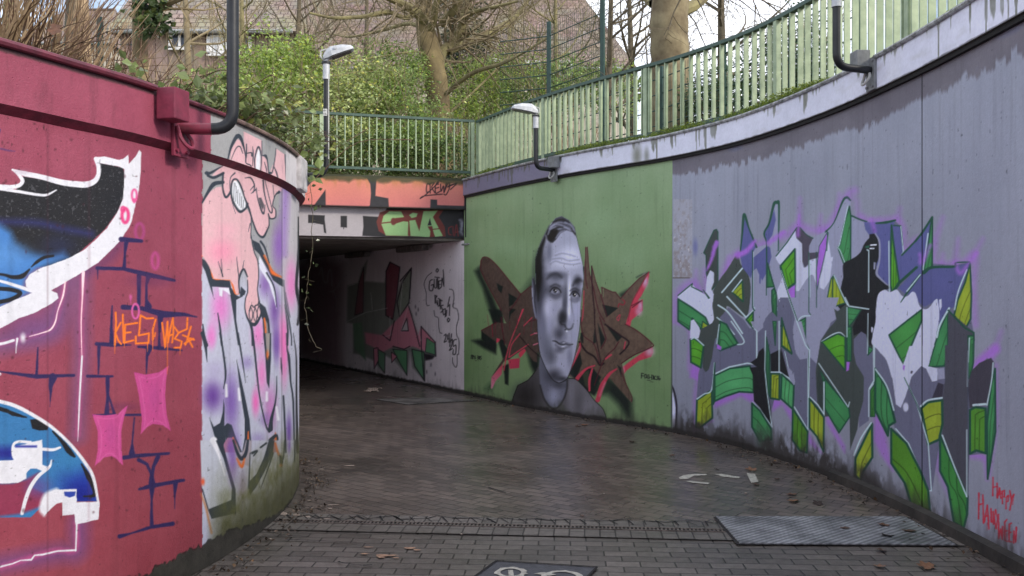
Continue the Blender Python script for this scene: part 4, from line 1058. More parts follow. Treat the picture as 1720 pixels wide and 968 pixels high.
    c.K([(112, 722), (205, 645), (200, 665), (270, 700)], 7, DG, sm=False); c.K([(275, 685), (312, 738)], [5, 12], DG)
    green_fold(c, [(112, 745), (200, 800), (290, 865), (320, 935), (275, 960), (205, 870), (185, 945), (112, 890)], GM)
    c.F([(190, 968), (195, 885), (215, 878), (250, 930), (262, 1000), (190, 1000)], WH); green_fold(c, [(272, 890), (325, 930), (300, 975), (265, 930)], YG, 6)
    green_fold(c, [(462, 700), (530, 630), (535, 762)], YG, 8)
    lt = dict(sm=False, soft=1.2)
    c.K([(397, 702), (530, 545)], 10, OL, **lt); c.K([(465, 697), (525, 620)], 8, OL, **lt); c.K([(430, 730), (552, 862)], 10, OL, **lt)
    c.F([(440, 800), (540, 880), (600, 968), (480, 968), (380, 870)], MGR)
    c.K([(373, 785), (440, 835), (530, 968)], 10, OL); c.K([(365, 865), (430, 920), (478, 975)], 8, OL); c.K([(553, 865), (605, 815), (607, 800)], 8, OL); green_fold(c, [(555, 880), (600, 830), (600, 935)], GL, 8)
    # second letter
    c.F([(512, 450), (525, 330), (538, 212), (560, 250), (620, 405), (600, 440), (598, 560), (585, 610), (530, 540)], NV)
    c.K([(515, 450), (528, 330), (538, 210), (548, 206), (575, 290), (622, 408)], [8, 12, 18, 18, 10, 12], DG); c.K([(500, 460), (560, 430), (610, 370)], [40, 34, 22], PU, soft=5, a=.95, rag=.8)
    c.K([(597, 430), (597, 800), (608, 820)], [7, 7, 9], DG, sm=False); c.K([(603, 440), (603, 790)], 4, OL, sm=False)
    c.F([(603, 475), (685, 405), (710, 400), (720, 470), (695, 560), (660, 625), (632, 570), (622, 545), (603, 560)], NV, sm=False); c.F([(640, 590), (652, 600), (648, 650), (640, 640)], NV)
    c.F([(675, 318), (700, 255), (735, 140), (765, 125), (768, 420), (735, 440), (690, 390)], LG); c.F([(675, 320), (705, 255), (738, 165), (748, 230), (725, 330), (690, 385)], NV)
    c.K([(690, 500), (687, 380), (672, 318), (705, 250), (735, 130), (755, 118), (768, 140), (764, 430)], [6, 8, 12, 12, 18, 20, 14, 6], DG); c.K([(700, 380), (800, 310)], 30, PU, soft=6, a=.75, rag=.8)
    c.K([(688, 410), (686, 720)], 6, DG, sm=False); c.K([(694, 510), (745, 690), (880, 968)], 6, DG, sm=False)
    green_fold(c, [(692, 510), (735, 665), (690, 668)], GM, 7); green_fold(c, [(722, 690), (738, 676), (752, 720), (750, 968), (738, 968), (722, 760)], GM, 8)
    # white field
    c.F([(752, 462), (820, 380), (878, 300), (890, 350), (918, 380), (922, 520), (935, 540), (955, 530), (965, 490), (1020, 475), (1015, 640), (985, 588), (945, 620), (900, 690), (875, 695), (830, 740), (800, 740), (775, 760), (755, 700), (790, 600), (780, 530), (758, 500)], WH, sm=True, rag=.3)
    c.F([(874, 290), (895, 270), (940, 320), (988, 352), (965, 400), (958, 520), (935, 541), (920, 500), (918, 385), (882, 350)], (70, 66, 78)); c.F([(964, 445), (1028, 440), (1018, 478), (966, 492)], (70, 66, 78))
    c.K([(750, 465), (820, 378), (885, 280)], 7, DG, sm=False); c.K([(905, 280), (945, 325), (990, 350)], 6, DG); c.K([(900, 200), (892, 330)], [12, 26], PU, soft=5, a=.7)
    green_fold(c, [(778, 530), (872, 420), (874, 640), (820, 680)], GL); c.F([(825, 682), (876, 648), (873, 845)], PU, line=DG, lw=4)
    c.F([(760, 760), (800, 738), (830, 760), (870, 870), (900, 968), (650, 968), (680, 880), (720, 830), (760, 860)], MGR, sm=True)
    c.K([(775, 540), (830, 720), (900, 920), (940, 1010)], 6, DG, sm=False); c.K([(782, 560), (838, 725), (905, 920)], 4, OL, sm=False)
    c.F([(770, 752), (790, 758), (784, 780), (776, 775)], (220, 224, 240))
    green_fold(c, [(790, 868), (835, 968), (786, 968)], YG, 7)
    for x0 in (962, 1012): c.K([(x0, 440), (x0 + 2, 800)], 5, DG, sm=False)
    c.K([(970, 500), (972, 830)], 4, OL, sm=False)
    c.F([(1030, 400), (1083, 310), (1075, 420), (1040, 570), (1014, 690), (1012, 560)], PU, line=DG, lw=4)
    c.F([(1083, 330), (1098, 410), (1112, 520), (1100, 620), (1060, 685), (1032, 670), (1030, 620), (1050, 560), (1075, 430)], WH, sm=False); c.F([(1105, 475), (1120, 470), (1116, 500), (1108, 500)], WH)
    c.K([(1074, 300), (1088, 315), (1078, 430)], 6, DG, sm=False)
    # third letter
    c.tf(*H1)
    c.K([(372, 338), (440, 260), (510, 90), (545, 58), (572, 80)], [12, 8, 16, 22, 14], DG)
    green_fold(c, [(565, 130), (577, 210), (575, 620), (566, 720), (480, 490), (472, 462), (490, 440), (520, 280)], GM)
    c.K([(552, 130), (520, 280), (485, 440), (470, 465), (490, 490), (540, 620), (565, 730)], 7, OL, sm=False)
    c.K([(580, 205), (640, 232), (705, 255)], 14, DG); c.F([(683, 258), (820, 255), (850, 968), (760, 560), (800, 380), (770, 350), (725, 362), (695, 320)], NV, soft=2)
    c.F([(760, 355), (790, 370), (810, 440), (800, 560), (765, 640), (790, 700), (850, 760), (900, 790), (850, 820), (820, 968), (490, 968), (500, 770), (515, 700), (515, 600), (580, 560), (650, 510), (690, 430)], BK, rag=.3, sm=True)
    c.K([(560, 60), (620, 80), (640, 180), (740, 240), (800, 240)], 22, PU, soft=16, a=.4); c.K([(745, 240), (770, 330)], 34, PU, soft=6, a=.6)
    c.F([(768, 580), (785, 590), (780, 640), (765, 640)], LG); c.F([(690, 455), (760, 440), (750, 462), (700, 470)], (40, 90, 70)); c.K([(745, 432), (780, 445)], 9, (225, 230, 240)); c.K([(735, 470), (765, 468)], 8, (225, 230, 240))
    c.K([(708, 482), (725, 492), (720, 940)], [8, 12, 8], OL, sm=False)
    c.F([(780, 880), (800, 840), (823, 820), (823, 968), (780, 968)], WH)
    green_fold(c, [(438, 690), (532, 915), (428, 950), (424, 750)], YG); green_fold(c, [(415, 720), (430, 700), (424, 950), (368, 968)], YG, 7)
    c.K([(440, 690), (500, 830), (550, 935), (720, 952)], 9, OL, sm=False)
    c.F([(240, 560), (330, 540), (330, 700), (300, 800), (280, 690), (255, 700), (238, 740)], LG) if False else None
    c.tf(*H2)
    c.F([(80, 0), (260, 0), (480, 0), (400, 240), (335, 340), (300, 540), (250, 490), (210, 480), (165, 510), (120, 420), (105, 260), (130, 130)], LG)
    c.F([(0, 0), (80, 0), (120, 120), (105, 260), (120, 420), (160, 500), (215, 480), (290, 540), (300, 900), (230, 968), (110, 870), (0, 600)], MGR)
    c.F([(440, 90), (470, 110), (530, 60), (700, 100), (760, 400), (760, 640), (690, 640), (690, 760), (640, 968), (570, 968), (310, 968), (290, 600), (310, 480), (330, 350), (400, 250), (460, 180)], (60, 68, 66), rag=.3)
    c.F([(540, 80), (720, 90), (740, 390), (700, 300), (640, 290), (600, 310), (590, 240), (640, 120)], BK)
    c.F([(525, 0), (823, -60), (823, 200), (760, 260), (745, 400), (728, 380), (720, 90), (560, 70)], BK)
    c.F([(600, 340), (660, 276), (700, 300), (720, 400), (765, 420), (823, 460), (823, 700), (770, 560), (765, 680), (720, 740), (720, 968), (640, 968), (690, 760), (680, 640), (620, 540), (600, 440)], MGR)
    c.F([(790, 0), (823, 0), (823, 460), (770, 390), (750, 320), (780, 230)], WH); c.F([(742, 235), (762, 235), (758, 270), (746, 265)], WH)
    c.tf(1400, 560, 3.722)
    c.F([(0, 330), (60, 240), (190, 280), (188, 420), (158, 530), (150, 600), (118, 690), (104, 730), (100, 460)], (60, 68, 66)); c.F([(190, 290), (255, 90), (250, 300), (222, 340), (222, 545), (160, 590), (158, 530), (188, 420)], MGR)
    c.tf(*H2)
    green_fold(c, [(340, 360), (470, 295), (530, 320), (530, 592)], GL); c.K([(338, 356), (430, 300), (490, 285), (528, 315)], [5, 10, 9, 5], OL)
    green_fold(c, [(143, 200), (208, 165), (208, 375)], GM, 8); c.K([(140, 200), (180, 155), (245, 148)], 9, OL); c.K([(75, 0), (150, 210), (235, 415), (232, 968)], 8, DG, sm=False); c.K([(70, 0), (142, 205), (228, 418), (225, 968)], 5, OL, sm=False)
    c.K([(235, 0), (235, 118), (250, 140)], 7, DG, sm=False); c.K([(298, 0), (298, 80)], 6, DG, sm=False)
    green_fold(c, [(545, 90), (560, 78), (660, 100), (600, 190), (560, 240)], GM, 8); green_fold(c, [(545, 240), (582, 240), (578, 515), (545, 520)], GM, 8); c.F([(542, 522), (568, 525), (560, 590), (540, 600)], PU)
    c.K([(545, 80), (545, 320)], 8, OL, sm=False); c.K([(530, 0), (562, 70), (730, 95)], 10, OL, sm=False); c.K([(716, 130), (712, 455), (745, 420)], 7, OL, sm=False); green_fold(c, [(722, 400), (760, 420), (716, 470)], GM, 6)
    c.K([(770, 380), (768, 690), (722, 750), (722, 968)], 7, OL, sm=False); green_fold(c, [(735, 755), (772, 700), (772, 968), (735, 968)], (54, 112, 50), 6)
    green_fold(c, [(14, 165), (95, 460), (12, 395)], YG, 8); c.F([(10, 400), (70, 660), (12, 600)], BK); c.K([(40, 440), (75, 600), (110, 700)], [6, 8, 8], OL)
    c.F([(60, 560), (100, 600), (100, 690), (70, 640)], LG, soft=2)
    green_fold(c, [(365, 660), (560, 900), (568, 968), (480, 1100), (365, 900)], GM); c.K([(315, 535), (400, 660), (555, 890), (566, 850)], 8, OL, sm=False); c.K([(360, 700), (358, 968)], 6, OL, sm=False)
    c.F([(312, 540), (360, 640), (355, 968), (330, 968), (300, 700)], (50, 60, 58)); green_fold(c, [(330, 600), (362, 650), (362, 720)], GM, 5)
    # fourth letter
    c.tf(*H3)
    c.F([(45, 95), (165, 80), (130, 500), (60, 460), (70, 300), (62, 180)], NV); c.F([(160, 110), (205, 115), (222, 295), (300, 220), (308, 380), (200, 480), (150, 300)], NV)
    c.F([(300, 215), (410, 60), (405, 200), (350, 430), (240, 560), (190, 520), (300, 400)], NV); c.F([(345, 400), (410, 380), (555, 375), (655, 355), (560, 640), (510, 660), (450, 760), (440, 600), (360, 640), (250, 560)], (78, 82, 126))
    c.B(480, 480, 120, 100, (86, 88, 138), a=.5)
    c.K([(45, 98), (110, 92), (170, 78)], [10, 18, 12], DG); c.K([(160, 112), (205, 116), (218, 240)], 9, DG, sm=False); c.K([(206, 120), (222, 285), (208, 305)], 6, OL, sm=False)
    c.K([(212, 305), (300, 215)], 12, DG, sm=False); c.K([(300, 215), (345, 160), (410, 58)], 14, DG, sm=False); green_fold(c, [(400, 110), (412, 60), (410, 380), (355, 405), (385, 230)], GM, 8)
    c.K([(383, 165), (350, 400)], 8, OL, sm=False); c.K([(355, 420), (410, 385), (555, 380), (565, 355), (655, 350)], [22, 18, 14, 10, 8], DG)
    green_fold(c, [(145, 110), (160, 240), (195, 480), (150, 545), (138, 500), (140, 300)], GL); c.K([(128, 215), (132, 620)], 7, OL, sm=False); c.K([(190, 490), (308, 385)], 18, DG, sm=False); c.K([(155, 545), (190, 500)], 14, DG)
    c.F([(0, 170), (30, 165), (52, 200), (60, 280), (45, 380), (60, 450), (130, 520), (60, 560), (40, 700), (20, 860), (0, 900)], BK); c.K([(40, 165), (66, 220), (66, 340), (48, 420), (75, 460), (120, 500)], [8, 12, 10, 16, 12, 5], LG); c.F([(30, 350), (42, 355), (38, 400), (28, 395)], LG)
    c.K([(10, 240), (45, 238)], 8, (225, 230, 240)); c.K([(5, 262), (30, 262)], 7, (225, 230, 240))
    c.F([(45, 640), (60, 560), (100, 530), (135, 545), (180, 530), (215, 570), (250, 570), (280, 542), (305, 560), (330, 640), (380, 655), (430, 595), (448, 605), (456, 700), (440, 800), (400, 968), (240, 990), (180, 968), (30, 900), (22, 830), (40, 740)], WH, rag=.3, sm=True)
    c.F([(455, 595), (470, 590), (472, 640), (462, 665), (456, 640)], WH); c.F([(14, 770), (26, 780), (20, 815), (12, 800)], WH)
    c.K([(330, 435), (280, 500), (205, 612)], [16, 20, 5], DG); c.K([(332, 432), (245, 540)], 8, OL, sm=False)
    green_fold(c, [(130, 825), (250, 730), (342, 660), (342, 730), (222, 1018), (135, 840)], (62, 128, 62)); green_fold(c, [(512, 670), (455, 800), (405, 960), (384, 1034), (493, 1026), (512, 900)], GM)
    c.K([(520, 650), (460, 760), (440, 840)], 12, OL); green_fold(c, [(655, 360), (665, 560), (660, 720), (625, 785), (552, 700), (575, 600), (625, 480)], YG); c.K([(635, 400), (580, 540), (555, 660)], 9, OL)
    c.F([(515, 670), (545, 690), (680, 805), (660, 968), (640, 1000), (512, 1000)], (66, 67, 76)); c.K([(515, 665), (625, 780), (680, 810), (682, 860)], 12, DG, sm=False); green_fold(c, [(645, 830), (682, 830), (678, 1000), (668, 1057), (647, 1108), (643, 1000)], GM, 8); c.K([(652, 845), (645, 1000)], 7, OL)
    c.K([(330, 300), (345, 350), (400, 240)], [20, 34, 20], PU, soft=6, a=.7, rag=.8); c.K([(560, 350), (590, 420), (640, 370), (700, 290)], [14, 30, 22, 18], PU, soft=6, a=.7, rag=.8); c.K([(345, 0), (345, 968)], 4, (62, 62, 84), sm=False, a=.7)
    c.tf(*H4)
    c.F([(30, 0), (110, 0), (172, 98), (205, 5), (330, 0), (300, 108), (350, 118), (345, 180), (320, 185), (290, 120), (265, 105), (215, 160), (185, 260), (160, 320), (135, 300), (120, 180), (90, 80)], WH, rag=.3, sm=False)
    c.F([(173, 100), (182, 105), (178, 130), (170, 120)], PU)
    c.F([(345, 120), (380, 115), (385, 170), (350, 175)], LG)
    c.B(186, 315, 12, 20, WH, a=1, hard=.8, pid=True); c.F([(212, 130), (222, 132), (218, 145), (210, 142)], (60, 60, 76))
    c.F([(318, 272), (350, 190), (380, 200), (372, 262)], (52, 50, 62)); c.F([(520, 130), (560, 90), (620, 64), (636, 90), (600, 305), (510, 320), (500, 200)], (58, 56, 66))
    c.F([(385, 0), (500, 0), (498, 760), (440, 640), (372, 455), (372, 270), (385, 180)], (66, 67, 76))
    c.K([(502, 30), (500, 210)], 6, OL, sm=False)
    green_fold(c, [(640, 120), (642, 440), (602, 680), (598, 400), (620, 200)], GM, 8); c.K([(630, 90), (622, 180), (598, 305)], 6, OL); c.K([(530, 305), (590, 300)], 12, OL)
    green_fold(c, [(512, 330), (540, 315), (592, 322), (592, 550), (545, 535), (512, 552)], (74, 128, 44))
    green_fold(c, [(265, 320), (300, 290), (370, 280), (372, 400), (355, 480), (300, 505), (280, 400)], YG); c.K([(262, 310), (300, 280), (370, 268)], 9, OL)
    green_fold(c, [(30, 120), (90, 220), (132, 390), (100, 410), (95, 460), (30, 330)], GM); c.K([(32, 122), (90, 210), (125, 330)], 7, OL); c.K([(180, 170), (240, 290), (300, 500), (316, 740), (295, 740), (260, 640), (200, 500), (135, 425)], 6, OL, sm=False)
    c.K([(178, 165), (238, 290), (265, 360)], 4, DG, sm=False)
    green_fold(c, [(112, 425), (190, 500), (260, 640), (300, 740), (310, 860), (220, 830), (180, 700), (112, 600)], (72, 122, 38))
    green_fold(c, [(360, 460), (440, 640), (500, 770), (498, 860), (480, 930), (430, 900), (400, 720), (360, 640)], (54, 118, 56)); c.K([(372, 458), (430, 610), (496, 770)], 7, OL); c.K([(496, 430), (496, 770)], 5, OL, sm=False); c.K([(502, 0), (502, 780)], 4, (52, 58, 70), sm=False)
    c.K([(22, 0), (24, 180), (0, 220)], 6, OL, sm=False)
    green_fold(c, [(-70, 575), (-20, 470), (14, 400), (16, 570), (-30, 640), (-45, 690), (-72, 660)], YG); c.K([(-78, 560), (-40, 470), (10, 395)], 8, OL)
    # ---- lower ribbons on the left half
    c.tf(*G2)
    c.F([(250, 50), (340, 0), (360, 20), (330, 160), (320, 230), (300, 300), (280, 318), (262, 290), (262, 200), (235, 110)], (60, 68, 66))
    green_fold(c, [(372, 0), (410, 20), (482, 140), (430, 160), (372, 182), (352, 160)], GM); c.F([(350, 140), (380, 160), (375, 182), (350, 170)], PU); c.K([(440, 0), (515, 110), (512, 140), (480, 145)], 8, OL); c.K([(365, 20), (350, 140)], 6, OL)
    green_fold(c, [(185, 115), (210, 108), (268, 150), (250, 290), (188, 255)], GL); c.K([(190, 112), (215, 105), (268, 150)], 8, OL)
    green_fold(c, [(335, 340), (430, 295), (555, 280), (580, 330), (580, 445), (490, 440), (400, 470), (335, 500)], (74, 146, 92)); c.K([(335, 330), (430, 285), (540, 262), (600, 270), (600, 60), (575, 30)], 9, OL, sm=False)
    c.F([(560, 258), (600, 230), (612, 190), (640, 165), (655, 200), (660, 400), (690, 560), (692, 665), (620, 540), (582, 500), (575, 340), (556, 290), (600, 285)], BK)
    c.F([(685, 205), (745, 175), (770, 240), (802, 350), (745, 310), (688, 315)], BK); c.K([(740, 0), (740, 315)], 7, OL, sm=False); c.K([(690, 318), (745, 320), (800, 355), (832, 395)], 9, OL, sm=False)
    green_fold(c, [(660, 100), (680, 200), (685, 480), (665, 440), (655, 260)], (50, 104, 70), 6); c.K([(655, 60), (650, 300), (665, 450), (695, 660), (640, 580), (575, 505)], 6, OL, sm=False)
    green_fold(c, [(688, 328), (742, 328), (740, 490), (685, 480)], YG); green_fold(c, [(756, 332), (832, 400), (826, 550), (750, 482)], (74, 146, 92))
    green_fold(c, [(570, 512), (620, 560), (690, 672), (692, 740), (620, 750), (570, 660)], (58, 124, 74)); c.F([(590, 640), (690, 690), (690, 800), (640, 840), (600, 760)], (70, 110, 82), soft=10, a=.6)
    green_fold(c, [(226, 492), (318, 430), (322, 605), (240, 668), (220, 660)], YG); c.K([(226, 486), (270, 455), (318, 425), (335, 260)], 8, OL); green_fold(c, [(325, 430), (338, 260), (338, 500), (328, 520)], (50, 100, 70), 5)
    c.F([(835, 0), (880, 0), (925, 180), (920, 230), (870, 240), (845, 200), (828, 100)], LG); c.K([(850, 0), (905, 150), (930, 180), (920, 680), (835, 535)], 7, OL, sm=False)
    c.F([(830, 320), (840, 380), (832, 400), (805, 360)], LG)
    green_fold(c, [(760, 0), (820, 200), (757, 150)], YG, 7); green_fold(c, [(825, 545), (918, 690), (914, 822), (868, 808), (822, 740)], (72, 122, 40)); green_fold(c, [(930, 482), (1020, 600), (1018, 815), (975, 720), (930, 665)], YG); c.K([(935, 475), (980, 520), (1020, 580), (1020, 380)], 8, OL, sm=False)
    c.F([(560, 0), (640, 0), (640, 40), (610, 65), (580, 40)], LG); green_fold(c, [(700, 0), (722, 0), (715, 150)], GM, 5)
    # ---- red greeting
    c.cur = 2
    c.tf(1600, 780, 5.15)
    r = lambda p, w=13: c.K(p, w, (170, 40, 56), sm=False, soft=1.5, rag=.4)
    r([(350, 115), (348, 270)]); r([(385, 165), (385, 292)]); r([(350, 200), (388, 192)], 12)
    r([(390, 290), (405, 205), (418, 295)]); r([(395, 262), (415, 258)]); r([(432, 340), (430, 235), (450, 228), (448, 285), (432, 280)]); r([(462, 385), (465, 285), (482, 270), (482, 320), (466, 325)])
    r([(495, 230), (508, 300), (530, 262)]); r([(512, 300), (495, 395)]); r([(530, 262), (520, 350)], 5)
    r([(228, 250), (225, 470)]); r([(262, 265), (268, 510)]); r([(228, 350), (265, 340)], 14)
    r([(275, 500), (300, 355), (315, 560)]); r([(285, 450), (308, 445)]); r([(332, 385), (335, 500), (348, 500)]); r([(352, 410), (352, 520), (366, 510)])
    r([(372, 395), (362, 470), (376, 555), (390, 470), (372, 395)]); r([(398, 435), (400, 640), (415, 560), (430, 650), (432, 540)]); r([(470, 480), (452, 500), (452, 660), (475, 668)]); r([(452, 580), (470, 575)])
    r([(508, 510), (490, 520), (488, 670), (510, 672)]); r([(490, 590), (506, 588)]); r([(528, 680), (530, 580), (545, 670), (552, 545)])
    for a, b in ((228, 480), (300, 570), (400, 650), (470, 660), (545, 680)): c.K([(a, b - 60), (a - 2, b)], [10, 4], (150, 40, 56), a=.7, soft=2)
    c.cur = 0

def paint_ghost(c):
    # white shape with black edge at the foot of the joint
    c.tf(1110, 540, 3.723)
    c.F([(50, 400), (75, 450), (92, 540), (90, 640), (80, 700), (45, 700)], (196, 198, 220), soft=2)
    c.K([(52, 375), (80, 430), (98, 520), (96, 620), (88, 700)], [8, 12, 12, 10, 10], (38, 36, 46))

# ------------------------------------------------------------------ underpass
def base_tunnel(c):
    n = fbm(c.S * 1.2, c.Z * 1.2, 121); n2 = fbm(c.S * 9, c.Z * 2, 122)
    c.col[:] = np.array((176, 170, 172)) + (n[:, None] - .5) * 30 + (n2[:, None] - .5) * 12
def paint_tunnel(c):
    T = (480, 400, 3.226); U = (560, 430, 4.209)
    c.cur = 1
    c.tf(*U)
    RDK = (112, 66, 76); PKK = (180, 118, 132); GN = (84, 132, 96); GY = (112, 116, 110); K = (40, 36, 42)
    c.F([(-60, 0), (60, 60), (60, 800), (-240, 700), (-240, 100)], (110, 84, 92), soft=20, a=.7)
    c.F([(100, 210), (175, 190), (200, 90), (240, 30), (220, 180), (360, 190), (400, 45), (470, 80), (440, 300), (480, 180), (552, 85), (530, 350), (560, 420), (590, 520), (620, 600), (620, 500), (720, 610), (722, 710), (650, 700), (645, 888), (560, 790), (540, 680), (522, 845), (430, 740), (360, 700), (362, 830), (320, 790), (285, 740), (200, 700), (140, 690), (140, 480), (95, 470)], GY, soft=4)
    c.F([(372, 110), (400, 45), (470, 80), (450, 260), (420, 450), (370, 420)], RDK, line=K, lw=7); c.F([(490, 180), (550, 90), (535, 330), (470, 430), (450, 330)], (116, 124, 112), line=K, lw=8)
    c.F([(180, 190), (215, 80), (210, 400), (150, 420)], (112, 78, 84), line=K, lw=4)
    c.F([(220, 540), (340, 560), (430, 470), (470, 430), (530, 350), (560, 460), (600, 560), (620, 500), (720, 610), (690, 690), (560, 640), (500, 660), (430, 640), (350, 680), (230, 620)], PKK, soft=3)
    c.F([(480, 530), (520, 440), (530, 530)], (170, 164, 166), line=K, lw=6); c.F([(555, 660), (640, 680), (645, 885), (575, 780)], GN, line=K, lw=7); c.F([(660, 580), (718, 620), (720, 700), (650, 680)], GN, line=K, lw=5)
    c.F([(420, 660), (520, 670), (520, 845), (460, 740)], GN, line=K, lw=6); c.F([(300, 650), (365, 690), (362, 830), (320, 770)], (92, 124, 100), line=K, lw=5); c.F([(140, 480), (200, 470), (230, 740), (150, 660)], (96, 122, 100), soft=3)
    c.F([(285, 655), (315, 650), (318, 740), (288, 800)], PKK, line=K, lw=5); c.F([(410, 680), (450, 710), (412, 755)], PKK, line=K, lw=5); c.F([(640, 690), (722, 705), (700, 730), (650, 740)], K, soft=3)
    for p_ in ([(400, 45), (372, 110)], [(470, 180), (552, 85), (540, 300)], [(530, 350), (565, 460), (610, 640)], [(620, 500), (622, 640), (640, 880)], [(720, 610), (724, 710)], [(620, 500), (720, 612)], [(420, 640), (500, 660), (540, 640)], [(430, 460), (400, 600), (350, 560)]): c.K(p_, 7, K, sm=False)
    for p_ in ([(530, 350), (478, 535)], [(560, 430), (620, 600)], [(400, 430), (405, 560), (360, 575)], [(105, 215), (150, 200)], [(95, 465), (230, 400), (380, 370)], [(265, 260), (275, 380)], [(490, 170), (470, 420)]): c.K(p_, 4, (190, 186, 190), sm=False, a=.7)
    c.K([(-30, 250), (0, 250), (40, 200), (90, 130)], 6, (150, 146, 150), a=.7); c.K([(0, 250), (20, 300), (20, 400)], 6, (150, 146, 150), a=.6)
    c.tf(*T); c.K([(180, 200), (195, 160), (205, 230), (225, 240), (230, 190), (245, 175), (250, 260)], 8, (160, 156, 160), a=.6)
    for bx, by in ((580, 360), (600, 380), (585, 410), (690, 770), (720, 835), (660, 820)): c.tf(*U); c.B(bx, by, 6, 16, (70, 64, 70), a=.8)
    # black marker text with a cloud outline
    c.cur = 2
    c.tf(*U)
    k = lambda p, w=7, **q: c.K(p, w, (30, 27, 30), soft=1.2, **q)
    k([(700, 168), (682, 180), (678, 238), (700, 245), (706, 205), (692, 208)]); k([(712, 165), (714, 220), (728, 222), (730, 165)]); k([(718, 150), (750, 155)], sm=False); k([(737, 160), (738, 230)], sm=False)
    k([(760, 175), (744, 178), (746, 235), (762, 222)], sm=False); k([(745, 203), (758, 200)], 5); k([(765, 215), (768, 158), (782, 215), (776, 100)], sm=False)
    k([(733, 90), (742, 100), (735, 115), (726, 106), (733, 90)])
    k([(718, 278), (720, 335)], sm=False); k([(716, 282), (732, 285), (722, 305), (735, 345)]); k([(738, 315), (740, 352), (750, 350), (750, 310)]); k([(742, 300), (768, 318)], sm=False); k([(757, 310), (756, 375)], sm=False)
    k([(775, 350), (762, 355), (772, 385), (760, 400)]); k([(786, 375), (774, 385), (778, 415), (788, 410)]); k([(792, 375), (792, 430)], sm=False); k([(800, 385), (798, 425)], sm=False); k([(792, 400), (800, 398)], 5)
    k([(822, 290), (808, 360), (822, 345), (820, 420)], sm=False); k([(812, 440), (822, 450), (812, 468), (806, 452), (812, 440)])
    k([(784, 562), (795, 555), (792, 585), (784, 610), (800, 602)]); k([(806, 560), (805, 590), (818, 585)], sm=False); k([(818, 548), (818, 612)], sm=False); k([(836, 552), (822, 640)], sm=False)
    k([(832, 600), (842, 592), (834, 640), (820, 668), (842, 655)]); k([(870, 590), (850, 600), (848, 640), (866, 632), (864, 690), (846, 696), (848, 665)])
    k([(695, 118), (660, 150), (642, 200), (655, 260), (655, 320), (662, 350), (678, 350)], 4); k([(820, 235), (845, 245), (852, 300), (845, 360), (875, 380), (885, 440), (870, 500), (872, 560), (888, 600), (885, 690), (876, 700), (875, 760), (866, 788), (845, 760), (842, 720)], 5)
    k([(712, 385), (718, 425), (742, 440), (745, 500), (752, 540), (768, 548)], 4); k([(845, 360), (852, 335)], 4)
    c.cur = 0

def paint_beam_top(c):
    B_ = (480, 270, 5.059)
    n = fbm(c.S * 2, c.Z * 2, 131); n2 = fbm(c.S * 22, c.Z * 22, 132)
    c.col[:] = np.array((52, 50, 54)) + (n2[:, None] - .5) * 12
    c.cur = 1
    c.tf(*B_)
    OC = (214, 134, 112)
    kw = dict(c2=(208, 122, 120), ax=[(500, 140), (500, 410)])
    c.F([(-300, 300), (140, 270), (240, 160), (360, 132), (640, 135), (690, 150), (718, 200), (724, 280), (715, 380), (690, 402), (340, 394), (338, 245), (240, 380), (-300, 380)], OC, sm=False, **kw)
    c.F([(770, 160), (830, 142), (1500, 175), (1520, 230), (1515, 385), (1288, 378), (1286, 332), (1230, 330), (1228, 420), (878, 412), (872, 320), (762, 300)], OC, **kw)
    i = np.nonzero(c.pid == 1)[0]
    c.col[i] += (n[i, None] - .5) * np.array([26, 22, 14])
    st = fbm(c.S[i] * 14, c.Z[i] * 2.0, 133, 3); t = np.clip((c.Z[i] - 3.22) / .25, 0, 1)
    c.put(i, np.clip((st - .42 + (t - .6) * .5) * 3, 0, 1) * t * .55, (168, 120, 60), pid=False)
    c.cur = 2
    K = (46, 28, 34)
    k = lambda p, w=9: c.K(p, w, K, soft=1.2)
    k([(1222, 205), (1205, 195), (1195, 230), (1198, 270), (1212, 265)]); k([(1225, 200), (1228, 275)]); k([(1222, 195), (1262, 190), (1240, 225), (1268, 275)]); k([(1300, 200), (1272, 210), (1275, 275), (1310, 262)]); k([(1275, 235), (1300, 228)]); k([(1280, 195), (1300, 172), (1322, 178)])
    k([(1315, 200), (1320, 260), (1340, 215), (1345, 270), (1365, 190)]); k([(1345, 270), (1375, 200), (1390, 190), (1388, 240), (1362, 290), (1345, 285)]); k([(1385, 215), (1450, 195), (1400, 245)]); k([(1300, 185), (1190, 290), (1142, 322), (1180, 300), (1330, 285)]); k([(1375, 225), (1455, 190)])
    c.cur = 0
    # moss stains along the top
    m = fbm(c.S * 7, c.Z * 5, 135); a = np.clip((c.Z - 3.5 + .10 + .12 * (m - .3)) / .05, 0, 1)
    c.put(np.arange(len(c.x)), a * .8, (62, 66, 40), pid=False)
    c.put(np.arange(len(c.x)), np.clip((3.02 - c.Z) / .015, 0, 1) * .8, (30, 28, 30), pid=False)

